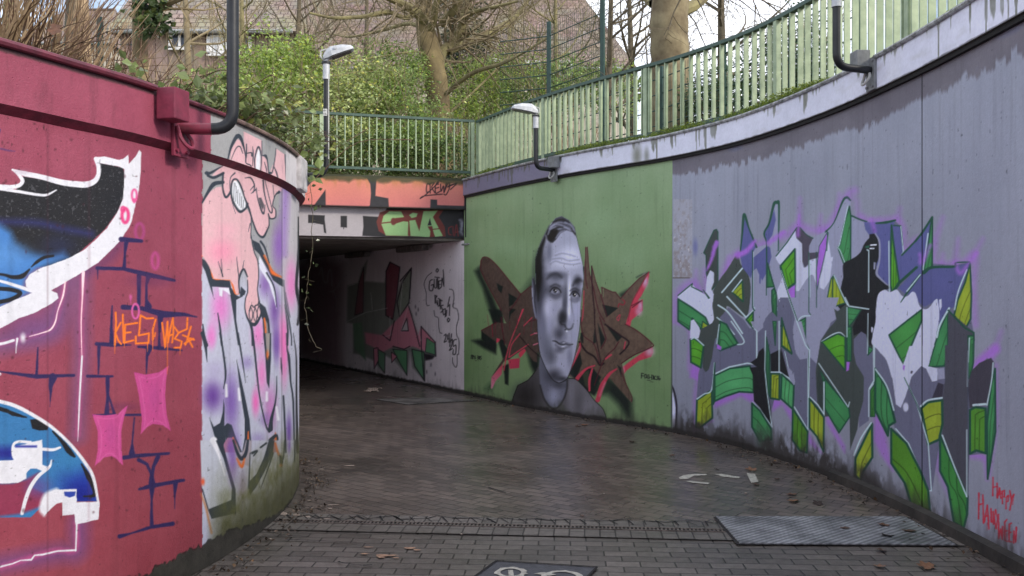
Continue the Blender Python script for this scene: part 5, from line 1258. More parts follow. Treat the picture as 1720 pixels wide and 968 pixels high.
def paint_beam_low(c):
    B_ = (480, 270, 5.059)
    n = fbm(c.S * 3, c.Z * 3, 141)
    c.col[:] = np.array((176, 170, 174)) + (n[:, None] - .5) * 20
    c.tf(*B_)
    K = (42, 41, 44)
    c.cur = 1
    c.F([(190, 460), (332, 465), (330, 500), (345, 620), (325, 610), (318, 545), (250, 532), (190, 530)], K); c.F([(466, 470), (520, 470), (520, 570), (466, 565)], K); c.K([(492, 570), (492, 580)], 6, K)
    c.F([(655, 470), (820, 480), (860, 400), (2200, 400), (2200, 720), (650, 640), (660, 560)], K); c.F([(790, 400), (830, 410), (830, 480), (798, 475)], (168, 160, 158))
    c.cur = 2
    RB = (112, 52, 46); LGR = (150, 190, 130)
    c.F([(770, 520), (800, 440), (860, 420), (1340, 420), (1300, 480), (1350, 560), (1360, 645), (860, 640), (790, 600)], RB)
    c.F([(812, 540), (830, 470), (880, 430), (980, 432), (1005, 480), (900, 492), (905, 545), (1000, 515), (1040, 520), (1045, 460 + 70), (1040, 640), (850, 636)], LGR, sm=False)
    c.F([(1048, 462), (1080, 442), (1120, 450), (1110, 478), (1070, 488)], LGR); c.F([(1050, 510), (1100, 505), (1135, 600), (1170, 430), (1290, 425), (1250, 480), (1335, 640), (1270, 648), (1252, 600), (1220, 650), (1060, 640)], LGR)
    c.F([(1205, 550), (1225, 490), (1240, 550)], K); c.F([(1205, 560), (1245, 556), (1262, 650), (1225, 650), (1228, 600)], RB); c.K([(1240, 585), (1340, 575)], 8, RB, sm=False)
    c.K([(812, 532), (900, 522)], 10, RB, sm=False); c.B(915, 518, 20, 26, RB, a=1, hard=.8); c.K([(920, 510), (990, 500), (1030, 470)], 16, RB); c.K([(1045, 515), (1040, 630)], 6, RB)
    c.cur = 3
    for p_ in ([(1410, 560), (1385, 575), (1385, 620), (1405, 632)], [(1420, 560), (1425, 635)], [(1435, 640), (1450, 545), (1465, 640)], [(1440, 610), (1462, 605)]): c.K(p_, 9, (120, 44, 46))
    c.cur = 0
    c.K([(1480, 505), (1500, 530), (1490, 600), (1520, 640)], [14, 34, 20, 26], (170, 172, 186), soft=5, rag=1.5, a=.8)
# ------------------------------------------------------------------ plan of the place
PR = Path([(-.78, 14.06), (.0, 12.66), (.75, 11.52), (1.4, 10.70), (1.9, 10.04), (2.42, 9.05), (2.78, 7.7), (2.93, 6.4), (2.96, 5.1), (2.93, 3.5), (2.85, 1), (2.8, -8)], -1)
PL = Path([(-5, -8), (-4.5, -3), (-3.9, .4), (-3.2, 1.9), (-2.75, 2.65), (-2.45, 3.2), (-2.206, 3.72), (-2.06, 4.07), (-1.91, 4.45), (-1.765, 5.03), (-1.70, 5.4), (-1.655, 5.83), (-1.64, 6.25), (-1.665, 6.7), (-1.72, 7.1), (-1.80, 7.5), (-2.06, 8.25), (-2.9, 10.3), (-4.3, 13.1)], -1)
PT = Path([(-.78, 14.06), (-5.26, 21.5), (-12.5, 33.5)], +1, smooth=False)
PTL = Path([(-4.3, 13.06), (-8.9, 20.7), (-15.9, 32.3)], -1, smooth=False)
PB = Path([(-.76, 14.0), (-7.2, 12.26)], +1, smooth=False)
TOPR, LOWR, TOPL, LOWL = 3.47, 3.22, 2.68, 2.43

def ribbon(mb, path, s0, s1, prof, step=0.12, closed=True):
    """sweeps a profile of (offset, z) pairs along a path"""
    ss = np.linspace(s0, s1, max(2, int((s1 - s0) / step)))
    xy = [path.xy(ss, o) for o, z in prof]
    k = len(prof); vs = []; fs = []
    for i in range(len(ss)):
        for j in range(k): vs.append((float(xy[j][0][i]), float(xy[j][1][i]), prof[j][1]))
    m = k if closed else k - 1
    for i in range(len(ss) - 1):
        for j in range(m):
            j2 = (j + 1) % k
            fs.append((i * k + j, (i + 1) * k + j, (i + 1) * k + j2, i * k + j2))
    if closed:
        fs.append(tuple(range(k))); fs.append(tuple((len(ss) - 1) * k + j for j in range(k))[::-1])
    return mb.add(vs, fs)
def circ(o, z, r, n=8): return [(o + r * math.cos(2 * math.pi * i / n), z + r * math.sin(2 * math.pi * i / n)) for i in range(n)]

M_wall = mat_vcol('painted_concrete', rough=0.62, bump=0.35, bscale=70, var=0.07, spec=0.35, pits=True)
M_wallL = mat_vcol('painted_rough_concrete', rough=0.6, bump=0.55, bscale=110, var=0.08, spec=0.35, pits=True)
M_conc = mat_plain('weathered_concrete', (128, 124, 116), rough=.85, c2=(92, 88, 80), scale=5, bump=.4)
M_dark = mat_plain('dark_joint', (34, 32, 32), rough=.9, var=.3, bump=.3)
M_maroon = mat_plain('maroon_underside', (128, 44, 66), rough=.6, c2=(88, 34, 50), scale=9, bump=.3)
M_pipe = mat_plain('coping_edge_metal', (186, 188, 190), rough=.5, metal=.3, c2=(104, 106, 102), scale=18, bump=.15)
M_pipeL = mat_plain('maroon_pipe', (118, 50, 66), rough=.5, c2=(86, 40, 52), scale=14, bump=.2)
M_pipeG = mat_plain('weathered_pipe', (150, 122, 116), rough=.6, c2=(96, 84, 70), scale=12, bump=.2)
M_ceil = mat_plain('sooty_ceiling', (142, 136, 128), rough=.9, c2=(100, 95, 90), scale=3, bump=.4)

# ---- ground, paving -----------------------------------------------------------
def paver_mat(name, rot, ca, cb, cmort, off=(0, 0), wet=True):
    m, n, b = new_mat(name)
    geo = N(n, 'ShaderNodeNewGeometry')
    mp_ = N(n, 'ShaderNodeMapping'); mp_.inputs['Rotation'].default_value = (0, 0, rot); mp_.inputs['Location'].default_value = (off[0], off[1], 0)
    n.links.new(geo.outputs['Position'], mp_.inputs['Vector'])
    dn = N(n, 'ShaderNodeTexNoise', Scale=1.3, Detail=3)
    n.links.new(geo.outputs['Position'], dn.inputs['Vector'])
    dm = N(n, 'ShaderNodeVectorMath', operation='SCALE'); dm.inputs['Scale'].default_value = 0.035 if wet else 0.0
    n.links.new(dn.outputs['Color'], dm.inputs[0])
    ad = N(n, 'ShaderNodeVectorMath', operation='ADD')
    n.links.new(mp_.outputs['Vector'], ad.inputs[0]); n.links.new(dm.outputs['Vector'], ad.inputs[1])
    br = N(n, 'ShaderNodeTexBrick')
    br.inputs['Scale'].default_value = 1.0; br.inputs['Brick Width'].default_value = 0.205; br.inputs['Row Height'].default_value = 0.103
    br.inputs['Mortar Size'].default_value = 0.0058; br.inputs['Mortar Smooth'].default_value = 0.35; br.inputs['Bias'].default_value = -0.1
    br.inputs['Color1'].default_value = L4(ca); br.inputs['Color2'].default_value = L4(cb); br.inputs['Mortar'].default_value = L4(cmort)
    n.links.new(ad.outputs['Vector'], br.inputs['Vector'])
    # per-area tint: redder towards the underpass, algae near the walls
    no = N(n, 'ShaderNodeTexNoise', Scale=0.55, Detail=5, Roughness=.6); n.links.new(geo.outputs['Position'], no.inputs['Vector'])
    no2 = N(n, 'ShaderNodeTexNoise', Scale=16, Detail=7, Roughness=.7); n.links.new(geo.outputs['Position'], no2.inputs['Vector'])
    rp = N(n, 'ShaderNodeValToRGB'); rp.color_ramp.elements[0].position = .38; rp.color_ramp.elements[0].color = (.86, .84, .80, 1); rp.color_ramp.elements[1].position = .62; rp.color_ramp.elements[1].color = (1.18, 1.12, 1.08, 1)
    n.links.new(no.outputs['Fac'], rp.inputs['Fac'])
    m1 = N(n, 'ShaderNodeMixRGB', blend_type='MULTIPLY'); m1.inputs['Fac'].default_value = 1
    n.links.new(br.outputs['Color'], m1.inputs['Color1']); n.links.new(rp.outputs['Color'], m1.inputs['Color2'])
    rp2 = N(n, 'ShaderNodeValToRGB'); rp2.color_ramp.elements[0].position = .3; rp2.color_ramp.elements[0].color = (.62, .6, .58, 1); rp2.color_ramp.elements[1].position = .7; rp2.color_ramp.elements[1].color = (1.2, 1.2, 1.2, 1)
    n.links.new(no2.outputs['Fac'], rp2.inputs['Fac'])
    m2 = N(n, 'ShaderNodeMixRGB', blend_type='MULTIPLY'); m2.inputs['Fac'].default_value = .8
    n.links.new(m1.outputs['Color'], m2.inputs['Color1']); n.links.new(rp2.outputs['Color'], m2.inputs['Color2'])
    n.links.new(m2.outputs['Color'], b.inputs['Base Color'])
    rr = N(n, 'ShaderNodeMapRange'); rr.inputs['From Min'].default_value = .35; rr.inputs['From Max'].default_value = .68
    rr.inputs['To Min'].default_value = .22 if wet == 2 else .3; rr.inputs['To Max'].default_value = .38 if wet == 2 else .5 if wet else .8
    n.links.new(no.outputs['Fac'], rr.inputs['Value']); n.links.new(rr.outputs['Result'], b.inputs['Roughness'])
    hm = N(n, 'ShaderNodeMath', operation='MULTIPLY_ADD'); hm.inputs[1].default_value = -1.0; 
    n.links.new(br.outputs['Fac'], hm.inputs[0]); n.links.new(no2.outputs['Fac'], hm.inputs[2])
    bp = N(n, 'ShaderNodeBump', Strength=.4 if wet == 2 else .45, Distance=.006)
    n.links.new(hm.outputs[0], bp.inputs['Height']); n.links.new(bp.outputs['Normal'], b.inputs['Normal'])
    return m
M_paveA = paver_mat('wet_pavers', R(3), (106, 101, 97), (78, 74, 71), (34, 30, 28))
M_paveB = paver_mat('wet_pavers_herring', R(38), (112, 103, 97), (84, 79, 76), (34, 30, 28), wet=2)
def sheet(name, poly, z, mat):
    me = bpy.data.meshes.new(name)
    bm = bmesh.new(); vs = [bm.verts.new((p[0], p[1], z)) for p in poly]
    f = bm.faces.new(vs); bmesh.ops.triangulate(bm, faces=[f]); bmesh.ops.recalc_face_normals(bm, faces=bm.faces[:])
    for f in bm.faces:
        if f.normal.z < 0: f.normal_flip()
    bm.to_mesh(me); bm.free()
    return link_mesh(name, me, mat)
tag(sheet('ground', [(-150, -60), (150, -60), (150, 160), (-150, 160)], -0.008, M_conc), kind='structure')
DR0 = PF(462, 876); DR1 = PF(1217, 893)          # the drain runs between these points
dd = (DR1 - DR0).normalized(); dn_ = Vector((-dd.y, dd.x, 0))
A0, A1 = DR0 - dd * 6, DR1 + dd * 6
M_paveC = paver_mat('pavers_soldier', math.atan2(-dn_.y, dn_.x), (108, 103, 98), (90, 86, 82), (44, 40, 37), off=(-DR0.dot(dn_), 0), wet=False)
tag(sheet('pavement', [(-6, -9), (6, -9), (A1.x, A1.y), (A0.x, A0.y)], -0.004, M_paveA), kind='structure')
tag(sheet('pavement', [(A0.x, A0.y), (A1.x, A1.y), (8, 36), (-22, 36)], 0.0, M_paveB), kind='structure')
for sg in (1, -1):
    q0, q1 = A0 + dn_ * (.02 * sg), A1 + dn_ * (.02 * sg); w = dn_ * (.2 * sg)
    tag(sheet('pavement_band', [q0[:2], q1[:2], (q1 + w)[:2], (q0 + w)[:2]], 0.004, M_paveC), kind='structure')

# ---- right retaining wall --------------------------------------------------------
print('painting walls')
rw = empty('retaining_wall', (2.9, 6, 0))
tag(rw, 'tall curved retaining wall on the right with a green portrait mural and a grey panel of green graffiti letters', 'wall')
sA = PR.s_at_px(1129.5, 0, 9); sB = PR.s_at_px(1548, 0, 13)
GR = 1.72
cg = Canvas(PR, 0.0, sA, 0.0, LOWR); base_green(cg); paint_portrait_lettering(cg); paint_portrait(cg); grime_right(cg, col=(58, 62, 50), h0=.12, amt=.8)
cg.build('painted_panel', M_wall, rw, {1: ('graffiti_lettering', 'brown and pink wildstyle lettering with painted shadows behind the portrait'), 2: ('portrait', 'grey painted portrait of a man in a dark shirt'), 3: ('signature', 'small black artist signature on the green paint')}, gain=GR, label='green painted wall panel')
cb = Canvas(PR, sA, sB, 0.0, LOWR); base_grey(cb); paint_piece(cb); paint_ghost(cb); grime_right(cb, h0=.30)
cb.build('painted_panel', M_wall, rw, {1: ('graffiti_lettering', 'sharp green, grey and white graffiti letters with violet haze'), 2: ('graffiti_text', None)}, gain=GR, label='grey painted wall panel left of the vertical joint')
cc = Canvas(PR, sB + .012, PR.len, 0.0, LOWR, wild=.12); base_grey(cc); paint_piece(cc); grime_right(cc, h0=.2)
cc.build('painted_panel', M_wall, rw, {1: ('graffiti_lettering', 'right end of the green and grey graffiti letters'), 2: ('graffiti_text', 'red brushed greeting reading Happy Halloween')}, gain=GR, label='grey painted wall panel right of the vertical joint')
mb = MB(); ribbon(mb, PR, sB - .08, sB + .05, [(-.03, 0), (-.03, LOWR), (-.01, LOWR), (-.01, 0)], step=.005); mb.build('expansion_joint', M_dark, rw)
mb = MB(); ribbon(mb, PR, 0, PR.len, [(-.035, 0), (-.035, LOWR - .002), (-.3, LOWR - .002), (-.3, 0)]); mb.build('wall_core', M_conc, rw)
# coping
def base_coping(c):
    n = fbm(c.S * 1.1, c.Z * 3, 151); n2 = fbm(c.S * 12, c.Z * 9, 152)
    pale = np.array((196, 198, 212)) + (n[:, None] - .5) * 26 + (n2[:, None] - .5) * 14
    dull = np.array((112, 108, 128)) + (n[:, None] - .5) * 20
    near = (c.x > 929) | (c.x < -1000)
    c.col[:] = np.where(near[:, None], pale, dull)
    yel = np.clip((fbm(c.S * .7, c.Z * 0, 153) - .56) * 7, 0, 1) * near
    c.put(np.arange(len(c.x)), yel * .35, (170, 172, 150), pid=False)
    st = fbm(c.S * 11, c.Z * 1.5, 154, 4); top = np.clip((c.Z - 3.25) / .22, 0, 1)
    pat = np.clip((fbm(c.S * 1.3, c.Z * 0 + 7, 155) - .42) * 4, 0, 1)
    Ls = (.016 + .40 * np.clip(fbm(c.S * 7, c.S * 0, 157, 3) * vnoise(c.S * 38, c.S * 0, 158) * 2.2 - .55, 0, 1)) * (.3 + .9 * pat)
    c.put(np.arange(len(c.x)), np.clip((Ls - (3.47 - c.Z)) / .035, 0, 1) * (.35 + .5 * n2), (74, 76, 58), pid=False)
    c.put(np.arange(len(c.x)), np.clip((fbm(c.S * 3, c.Z * 8, 159) - .6) * 4, 0, 1) * .35 * near, (150, 150, 146), pid=False)
    c.put(np.arange(len(c.x)), np.clip((c.Z - 3.455) / .012, 0, 1) * .6 * np.clip(n2 * 2 - .6, 0, 1), (64, 66, 50), pid=False)
    c.put(np.arange(len(c.x)), np.clip((3.232 - c.Z - .012 * (n2 - .5)) / .008, 0, 1) * .7, (60, 58, 58), pid=False)
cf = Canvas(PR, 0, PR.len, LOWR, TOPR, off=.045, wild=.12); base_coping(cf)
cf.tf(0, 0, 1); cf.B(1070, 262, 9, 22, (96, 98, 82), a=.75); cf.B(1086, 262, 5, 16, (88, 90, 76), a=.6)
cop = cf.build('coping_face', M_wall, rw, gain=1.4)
mb = MB(); ribbon(mb, PR, 0, PR.len, [(.042, LOWR), (.042, TOPR - .003), (-.42, TOPR - .003), (-.42, LOWR)]); mb.build('coping', M_conc, rw)
mb = MB(); ribbon(mb, PR, 0, PR.len, [(.03, LOWR - .035), (.03, LOWR - .002), (-.02, LOWR - .002), (-.02, LOWR - .035)]); mb.build('coping_gap_shade', M_dark, rw)  # dark strip standing in for the shaded gap and underside below the coping
mb = MB(); ribbon(mb, PR, .03, PR.s_at_px(922, 0, 6), circ(.052, TOPR + .004, .02)); ribbon(mb, PR, PR.s_at_px(935, 0, 6), PR.s_at_px(1455, 0, 12), circ(.052, TOPR + .004, .02)); ribbon(mb, PR, PR.s_at_px(1480, 0, 12), PR.len, circ(.052, TOPR + .004, .02))
mb.build('edge_pipe', M_pipe, rw, smooth=True)
# low concrete kerb at the foot of the near part
mb = MB(); s_a = PR.s_at_px(1400, 0, 12)
ribbon(mb, PR, s_a, PR.len, [(0.002, 0), (.06, 0), (.055, .07), (0.002, .085)]); mb.build('plinth', mat_plain('dirty_plinth', (66, 62, 57), rough=.8, c2=(40, 38, 36), scale=4, bump=.5), rw)

# ---- left retaining wall ----------------------------------------------------------
lw = empty('retaining_wall', (-2.1, 4.5, 0))
tag(lw, 'low curved retaining wall on the left painted magenta with graffiti and a pink cartoon figure', 'wall')
sL0 = PL.s_at_px(-300, 6, 14); sL1 = PL.s_at_px(340, 6, 16)
GLF = 1.05
parts = {1: ('graffiti_lettering', 'white edged black and blue graffiti letters'), 2: ('painted_bricks', 'navy sprayed brick joints'), 3: ('painted_patch', 'magenta curved patches'), 4: ('graffiti_text', 'orange scrawled tag with a star'), 5: ('graffiti_lettering', 'lavender letters outlined in dark grey with pink and violet clouds'), 6: ('cartoon_figure', 'pink painted creature with clenched teeth')}
c1 = Canvas(PL, 0, sL1 + .02, 0, LOWL - .035, off=-.05, wild=.15); base_left(c1); paint_big_piece(c1); grime_left(c1)
c1.build('painted_panel', M_wallL, lw, parts, gain=GLF, label='magenta painted wall panel')
c2 = Canvas(PL, sL1 + .02, PL.len, 0, LOWL - .035, off=-.05, wild=.15); base_left(c2); paint_big_piece(c2); paint_character(c2); grime_left(c2)
c2.build('painted_panel', M_wallL, lw, parts, gain=GLF, label='grey and lavender painted wall panel round the bend')
c3 = Canvas(PL, 0, PL.len, LOWL, TOPL, off=0, wild=.15); base_left(c3, band=True); paint_character(c3, band=True)
c3.pid[(c3.pid != 6)] = 0
st = fbm(c3.S * 20, c3.Z * 4, 161); c3.put(np.arange(len(c3.x)), np.clip((st - .6) * 4, 0, 1) * .3, c3.col * .6, pid=False)
c3.put(np.arange(len(c3.x)), np.clip((c3.Z - 2.655 + .01 * st) / .01, 0, 1) * .7, (50, 40, 40), pid=False)
c3.build('coping_face', M_wallL, lw, parts, gain=GLF)
mb = MB(); ribbon(mb, PL, 0, PL.len, [(-.06, 0), (-.06, LOWL - .004), (-.3, LOWL - .004), (-.3, 0)]); mb.build('wall_core', M_conc, lw)
mb = MB(); ribbon(mb, PL, 0, PL.len, [(-.003, LOWL), (-.003, TOPL - .003), (-.34, TOPL - .003), (-.34, LOWL)]); mb.build('coping', M_conc, lw)
mb = MB(); ribbon(mb, PL, 0, PL.len, [(.0, LOWL - .001), (-.06, LOWL - .001), (-.055, LOWL - .036), (-.047, LOWL - .034)]); mb.build('coping_underside', M_maroon, lw)
mb = MB(); ribbon(mb, PL, 0, PL.s_at_px(300, 6, 16), [(-.05, TOPL - .004), (-.07, TOPL + .045), (-.2, TOPL + .05), (-.2, TOPL - .004)]); mb.build('kerb_stone', M_conc, lw)
sb0, sb1 = PL.s_at_px(258, 6, 16), PL.s_at_px(306, 6, 16); sb2 = PL.s_at_px(380, 6, 16); sb3 = PL.s_at_px(505, 6, 15.6)
mb = MB(); ribbon(mb, PL, 0, sb0, circ(.012, TOPL + .012, .019)); mb.build('edge_pipe', M_pipeL, lw, smooth=True)
mb = MB(); ribbon(mb, PL, sb1, sb2, circ(.006, TOPL + .006, .014)); mb.build('edge_pipe', M_pipeL, lw, smooth=True)
mb = MB()
ss = np.linspace(sb2, PL.len, 12)
for a, b_ in zip(ss[:-1], ss[1:]): ribbon(mb, PL, a + .006, b_ - .006, circ(.006, TOPL + .006, .015), step=.05)
mb.build('edge_pipe', M_pipeG, lw, smooth=True)

bm_ = MB(); bm_.box((-1.765, 6.80, 2.555), (.26, .30, .262), Matrix.Rotation(R(4), 3, 'Z')); bm_.build('coping_block', mat_plain('pale_block', (206, 202, 204), rough=.7, c2=(160, 156, 158), scale=9, bump=.3), lw, bevel=.02)
# ---- underpass ---------------------------------------------------------------------
up = empty('underpass', (-2.6, 13.5, 0))
tag(up, 'dark pedestrian underpass with an orange painted parapet beam at the end of the path', 'underpass')
ct = Canvas(PT, 0.0, PT.len, 0.0, 2.5, step=1.3, wild=.15); base_tunnel(ct); paint_tunnel(ct); grime_right(ct, col=(90, 88, 88), h0=.12, amt=.6)
ct.build('inner_wall', M_wall, up, {1: ('graffiti_lettering', 'pink and green graffiti letters inside the underpass'), 2: ('graffiti_text', 'black marker greeting reading Guten Rutsch 24/25 in a cloud')}, gain=1.7)
mb = MB(); ribbon(mb, PTL, 0, PTL.len, [(0, 0), (0, 2.5), (-.2, 2.5), (-.2, 0)], step=1); mb.build('side_wall', mat_plain('tunnel_side', (120, 114, 116), rough=.8, c2=(100, 96, 98), scale=2, g=1.3), up)
mb = MB(); mb.add([(-12.3, 33.3, 0), (-16.1, 32.1, 0), (-16.1, 32.1, 2.5), (-12.3, 33.3, 2.5)], [(0, 1, 2, 3)]); mb.build('added_end_blocker', M_ceil, up)  # unseen closing face, added so that the far end stays dark
mb = MB(); mb.prism([(-.70, 14.2), (-7.2, 12.5), (-18, 34), (-11, 36)], 2.5, 3.40); mb.build('deck_slab', M_ceil, up)
cbm = Canvas(PB, 0, PB.len, 3.0, 3.5, off=0.0, step=1.1); paint_beam_top(cbm)
bt = cbm.build('parapet_beam', M_wall, up, {1: ('graffiti_lettering', 'salmon block letters on black'), 2: ('graffiti_text', 'black looping signature')}, gain=.98)
mb = MB(); ribbon(mb, PB, 0, PB.len, [(-.003, 3.0), (-.003, 3.497), (-.5, 3.497), (-.5, 3.0)], step=1); mb.build('beam_body', M_conc, up)
cl = Canvas(PB, 0, PB.len, 2.54, 3.0, off=-.13, step=1.1); paint_beam_low(cl)
cl.build('lintel', M_wall, up, {1: ('graffiti_lettering', 'black block letters on white'), 2: ('graffiti_lettering', 'pale green bubble letters on dark red'), 3: ('graffiti_text', None)}, gain=.98)
mb = MB(); ribbon(mb, PB, 0, PB.len, [(-.133, 2.54), (-.133, 2.998), (-.6, 2.998), (-.6, 2.54)], step=1); mb.build('lintel_body', M_ceil, up)
# pier at the right edge of the mouth between beam and green wall
mb = MB(); mb.box((-.735, 14.02, 3.02), (.05, .06, .94)); mb.build('corner_strip', M_dark, up)
for k, sd in enumerate((1.7, 4.4)):       # unlit tube lamps in the ceiling corner
    X_, Y_ = PT.xy(sd, .16); t_ = Vector((-.516, .857, 0)); rot = Matrix.Rotation(math.atan2(t_.y, t_.x), 3, 'Z')
    mb = MB().box((float(X_), float(Y_), 2.44), (1.15, .13, .10), rot)
    o = mb.build('ceiling_lamp', mat_plain('grimy_lamp', (120, 116, 110), rough=.6, c2=(70, 66, 62), scale=8), None, bevel=.02)
    tag(o, ('grimy unlit tube lamp in the ceiling corner just inside the underpass mouth', 'grimy unlit tube lamp in the ceiling corner deeper inside the underpass')[k], 'lamp', 'tube lamps in the underpass')

# ---- upper ground ------------------------------------------------------------------
M_soil = mat_plain('leafy_soil', (88, 76, 54), rough=.95, c2=(60, 66, 38), scale=3, bump=.8, bscale=14)
ssr = np.linspace(0, PR.len, 60); xr, yr = PR.xy(ssr, -.4)
poly = [(-90, 12.3), (-7.2, 12.7)] + [(-.85, 14.4)] + list(zip(xr[2:], yr[2:])) + [(70, -9), (70, 155), (-90, 155)]
tag(sheet('upper_ground', poly, 3.44, M_soil), kind='structure')
ssl = np.linspace(0, PL.len, 90); xl, yl = PL.xy(ssl, -.28)
prof = [(0, 2.665), (.3, 2.70), (.8, 2.80), (1.6, 2.98), (3.0, 3.15), (6, 3.3), (12, 3.4), (60, 3.44)]
V = []; Fc = []
for i in range(len(ssl)):
    for d_, z_ in prof: V.append((xl[i] - d_, yl[i] + .0 * d_, z_ + (.05 * (random.random() - .5) if 0 < d_ < 20 else 0)))
k = len(prof)
for i in range(len(ssl) - 1):
    for j in range(k - 1): Fc.append((i * k + j, i * k + j + 1, (i + 1) * k + j + 1, (i + 1) * k + j))
mb = MB(); mb.add(V, Fc); o = mb.build('planting_bed', M_soil, None, smooth=True); tag(o, kind='structure')
# drop of the bed down behind the parapet
# ------------------------------------------------------------------ railings
M_rail = mat_plain('green_paint', (172, 188, 154), rough=.5, c2=(146, 164, 134), scale=9, bump=.1)
M_railD = mat_plain('dark_green_paint', (74, 98, 86), rough=.5, c2=(60, 82, 72), scale=9, bump=.1)
def railing(path, s0, s1, off, ztop, zbot, label, name='railing', spacing=.125, post_every=2.05, bars=100, barw=.016, bard=.058, post_phase=0.0):
    x0, y0 = path.xy((s0 + s1) / 2, off)
    root = empty(name, (float(x0), float(y0), zbot - .15)); tag(root, label, 'railing')
    mb = MB(); ribbon(mb, path, s0, s1, [(off - .035, ztop - .04), (off + .035, ztop - .04), (off + .035, ztop), (off - .035, ztop)], step=.15); mb.build('top_rail', M_railD, root)
    mb = MB(); ribbon(mb, path, s0, s1, [(off - .022, zbot - .02), (off + .022, zbot - .02), (off + .022, zbot + .02), (off - .022, zbot + .02)], step=.15); mb.build('bottom_rail', M_railD, root)
    def fr(s):
        x, y = path.xy(s, off); xa, ya = path.xy(min(s + .02, path.len), off); xb, yb = path.xy(max(0, s - .02), off)
        return Vector((float(x), float(y), 0)), math.atan2(float(ya - yb), float(xa - xb))
    ps = [s0 + post_phase + i * post_every for i in range(int((s1 - s0 - post_phase) / post_every) + 1)]
    for s in ps:
        p, a = fr(s); mb = MB(); mb.box((p.x, p.y, (ztop - .04 + zbot - .17) / 2), (.06, .06, ztop - .04 - (zbot - .17)), Matrix.Rotation(a, 3, 'Z')); mb.build('post', M_rail, root, bevel=.004)
    s = s0 + .09; n = 0; me = None
    H = ztop - .042 - (zbot + .022)
    bars_ = []
    while s < s1 - .03:
        if min(abs(s - q) for q in ps) > .05: bars_.append(s)
        s += spacing
    # nearest and best seen bars are parts of their own, the rest one part
    for i, s in enumerate(bars_):
        p, a = fr(s)
        if i < bars:
            if me is None:
                mb = MB(); mb.box((0, 0, 0), (barw, bard, H)); o = mb.build('bar', M_rail, root, world=False, bevel=.0015); me = o.data
            else:
                o = bpy.data.objects.new('bar', me); COL.objects.link(o); o.parent = root
            o.location = (p.x - root.location.x + random.gauss(0, .0025), p.y - root.location.y + random.gauss(0, .0025), zbot + .022 + H / 2 - root.location.z); o.rotation_euler = (random.gauss(0, .003), random.gauss(0, .004), a + random.gauss(0, .05))
    if len(bars_) > bars:
        mb = MB()
        for s in bars_[bars:]:
            p, a = fr(s); mb.box((p.x, p.y, zbot + .022 + H / 2), (barw, bard, H), Matrix.Rotation(a, 3, 'Z'))
        tag(mb.build('remaining_bars', M_rail, root), kind='stuff')
    return root
sR0 = .0
railing(PR, sR0, sR0 + 14.2, -.24, 4.47, 3.60, 'long curved green railing of close flat bars above the right retaining wall', bars=100, post_every=2.06, post_phase=.03)
PBr = Path([(-.60, 14.17), (-7.2, 12.36)], +1, smooth=False)
railing(PBr, 0.02, 6.5, 0, 4.48, 3.62, 'straight green railing across the top of the underpass mouth', bars=100, post_every=2.42, post_phase=0.03)

# ------------------------------------------------------------------ wall lamps
M_pole = mat_plain('black_pole', (44, 46, 50), rough=.38, c2=(30, 31, 34), scale=7, bump=.06, metal=.2)
M_polem = mat_plain('black_pole_oversprayed', (40, 40, 44), rough=.4, c2=(122, 38, 60), scale=6, bump=.06)
M_alu = mat_plain('aluminium', (206, 208, 212), rough=.45, metal=.15, c2=(180, 183, 188), scale=20, bump=.05)
M_grey = mat_plain('grey_box', (136, 138, 140), rough=.5, c2=(112, 114, 116), scale=14, bump=.1)
M_lens = mat_plain('lamp_lens', (96, 88, 80), rough=.15, c2=(70, 64, 60), scale=30, bump=0)
M_cable = mat_plain('cable', (188, 188, 184), rough=.5, bump=0)
M_magbox = mat_plain('magenta_box', (140, 52, 76), rough=.55, c2=(104, 40, 58), scale=8, bump=.2, g=1.0)
M_white = mat_plain('white_sticker', (226, 226, 224), rough=.5, bump=0, var=.05)
M_ink = mat_plain('ink', (24, 24, 26), rough=.6, bump=0)
def arc_pts(p0, pc, p1, n=7):
    return [(1 - t) ** 2 * p0 + 2 * t * (1 - t) * pc + t * t * p1 for t in [i / n for i in range(n + 1)]]
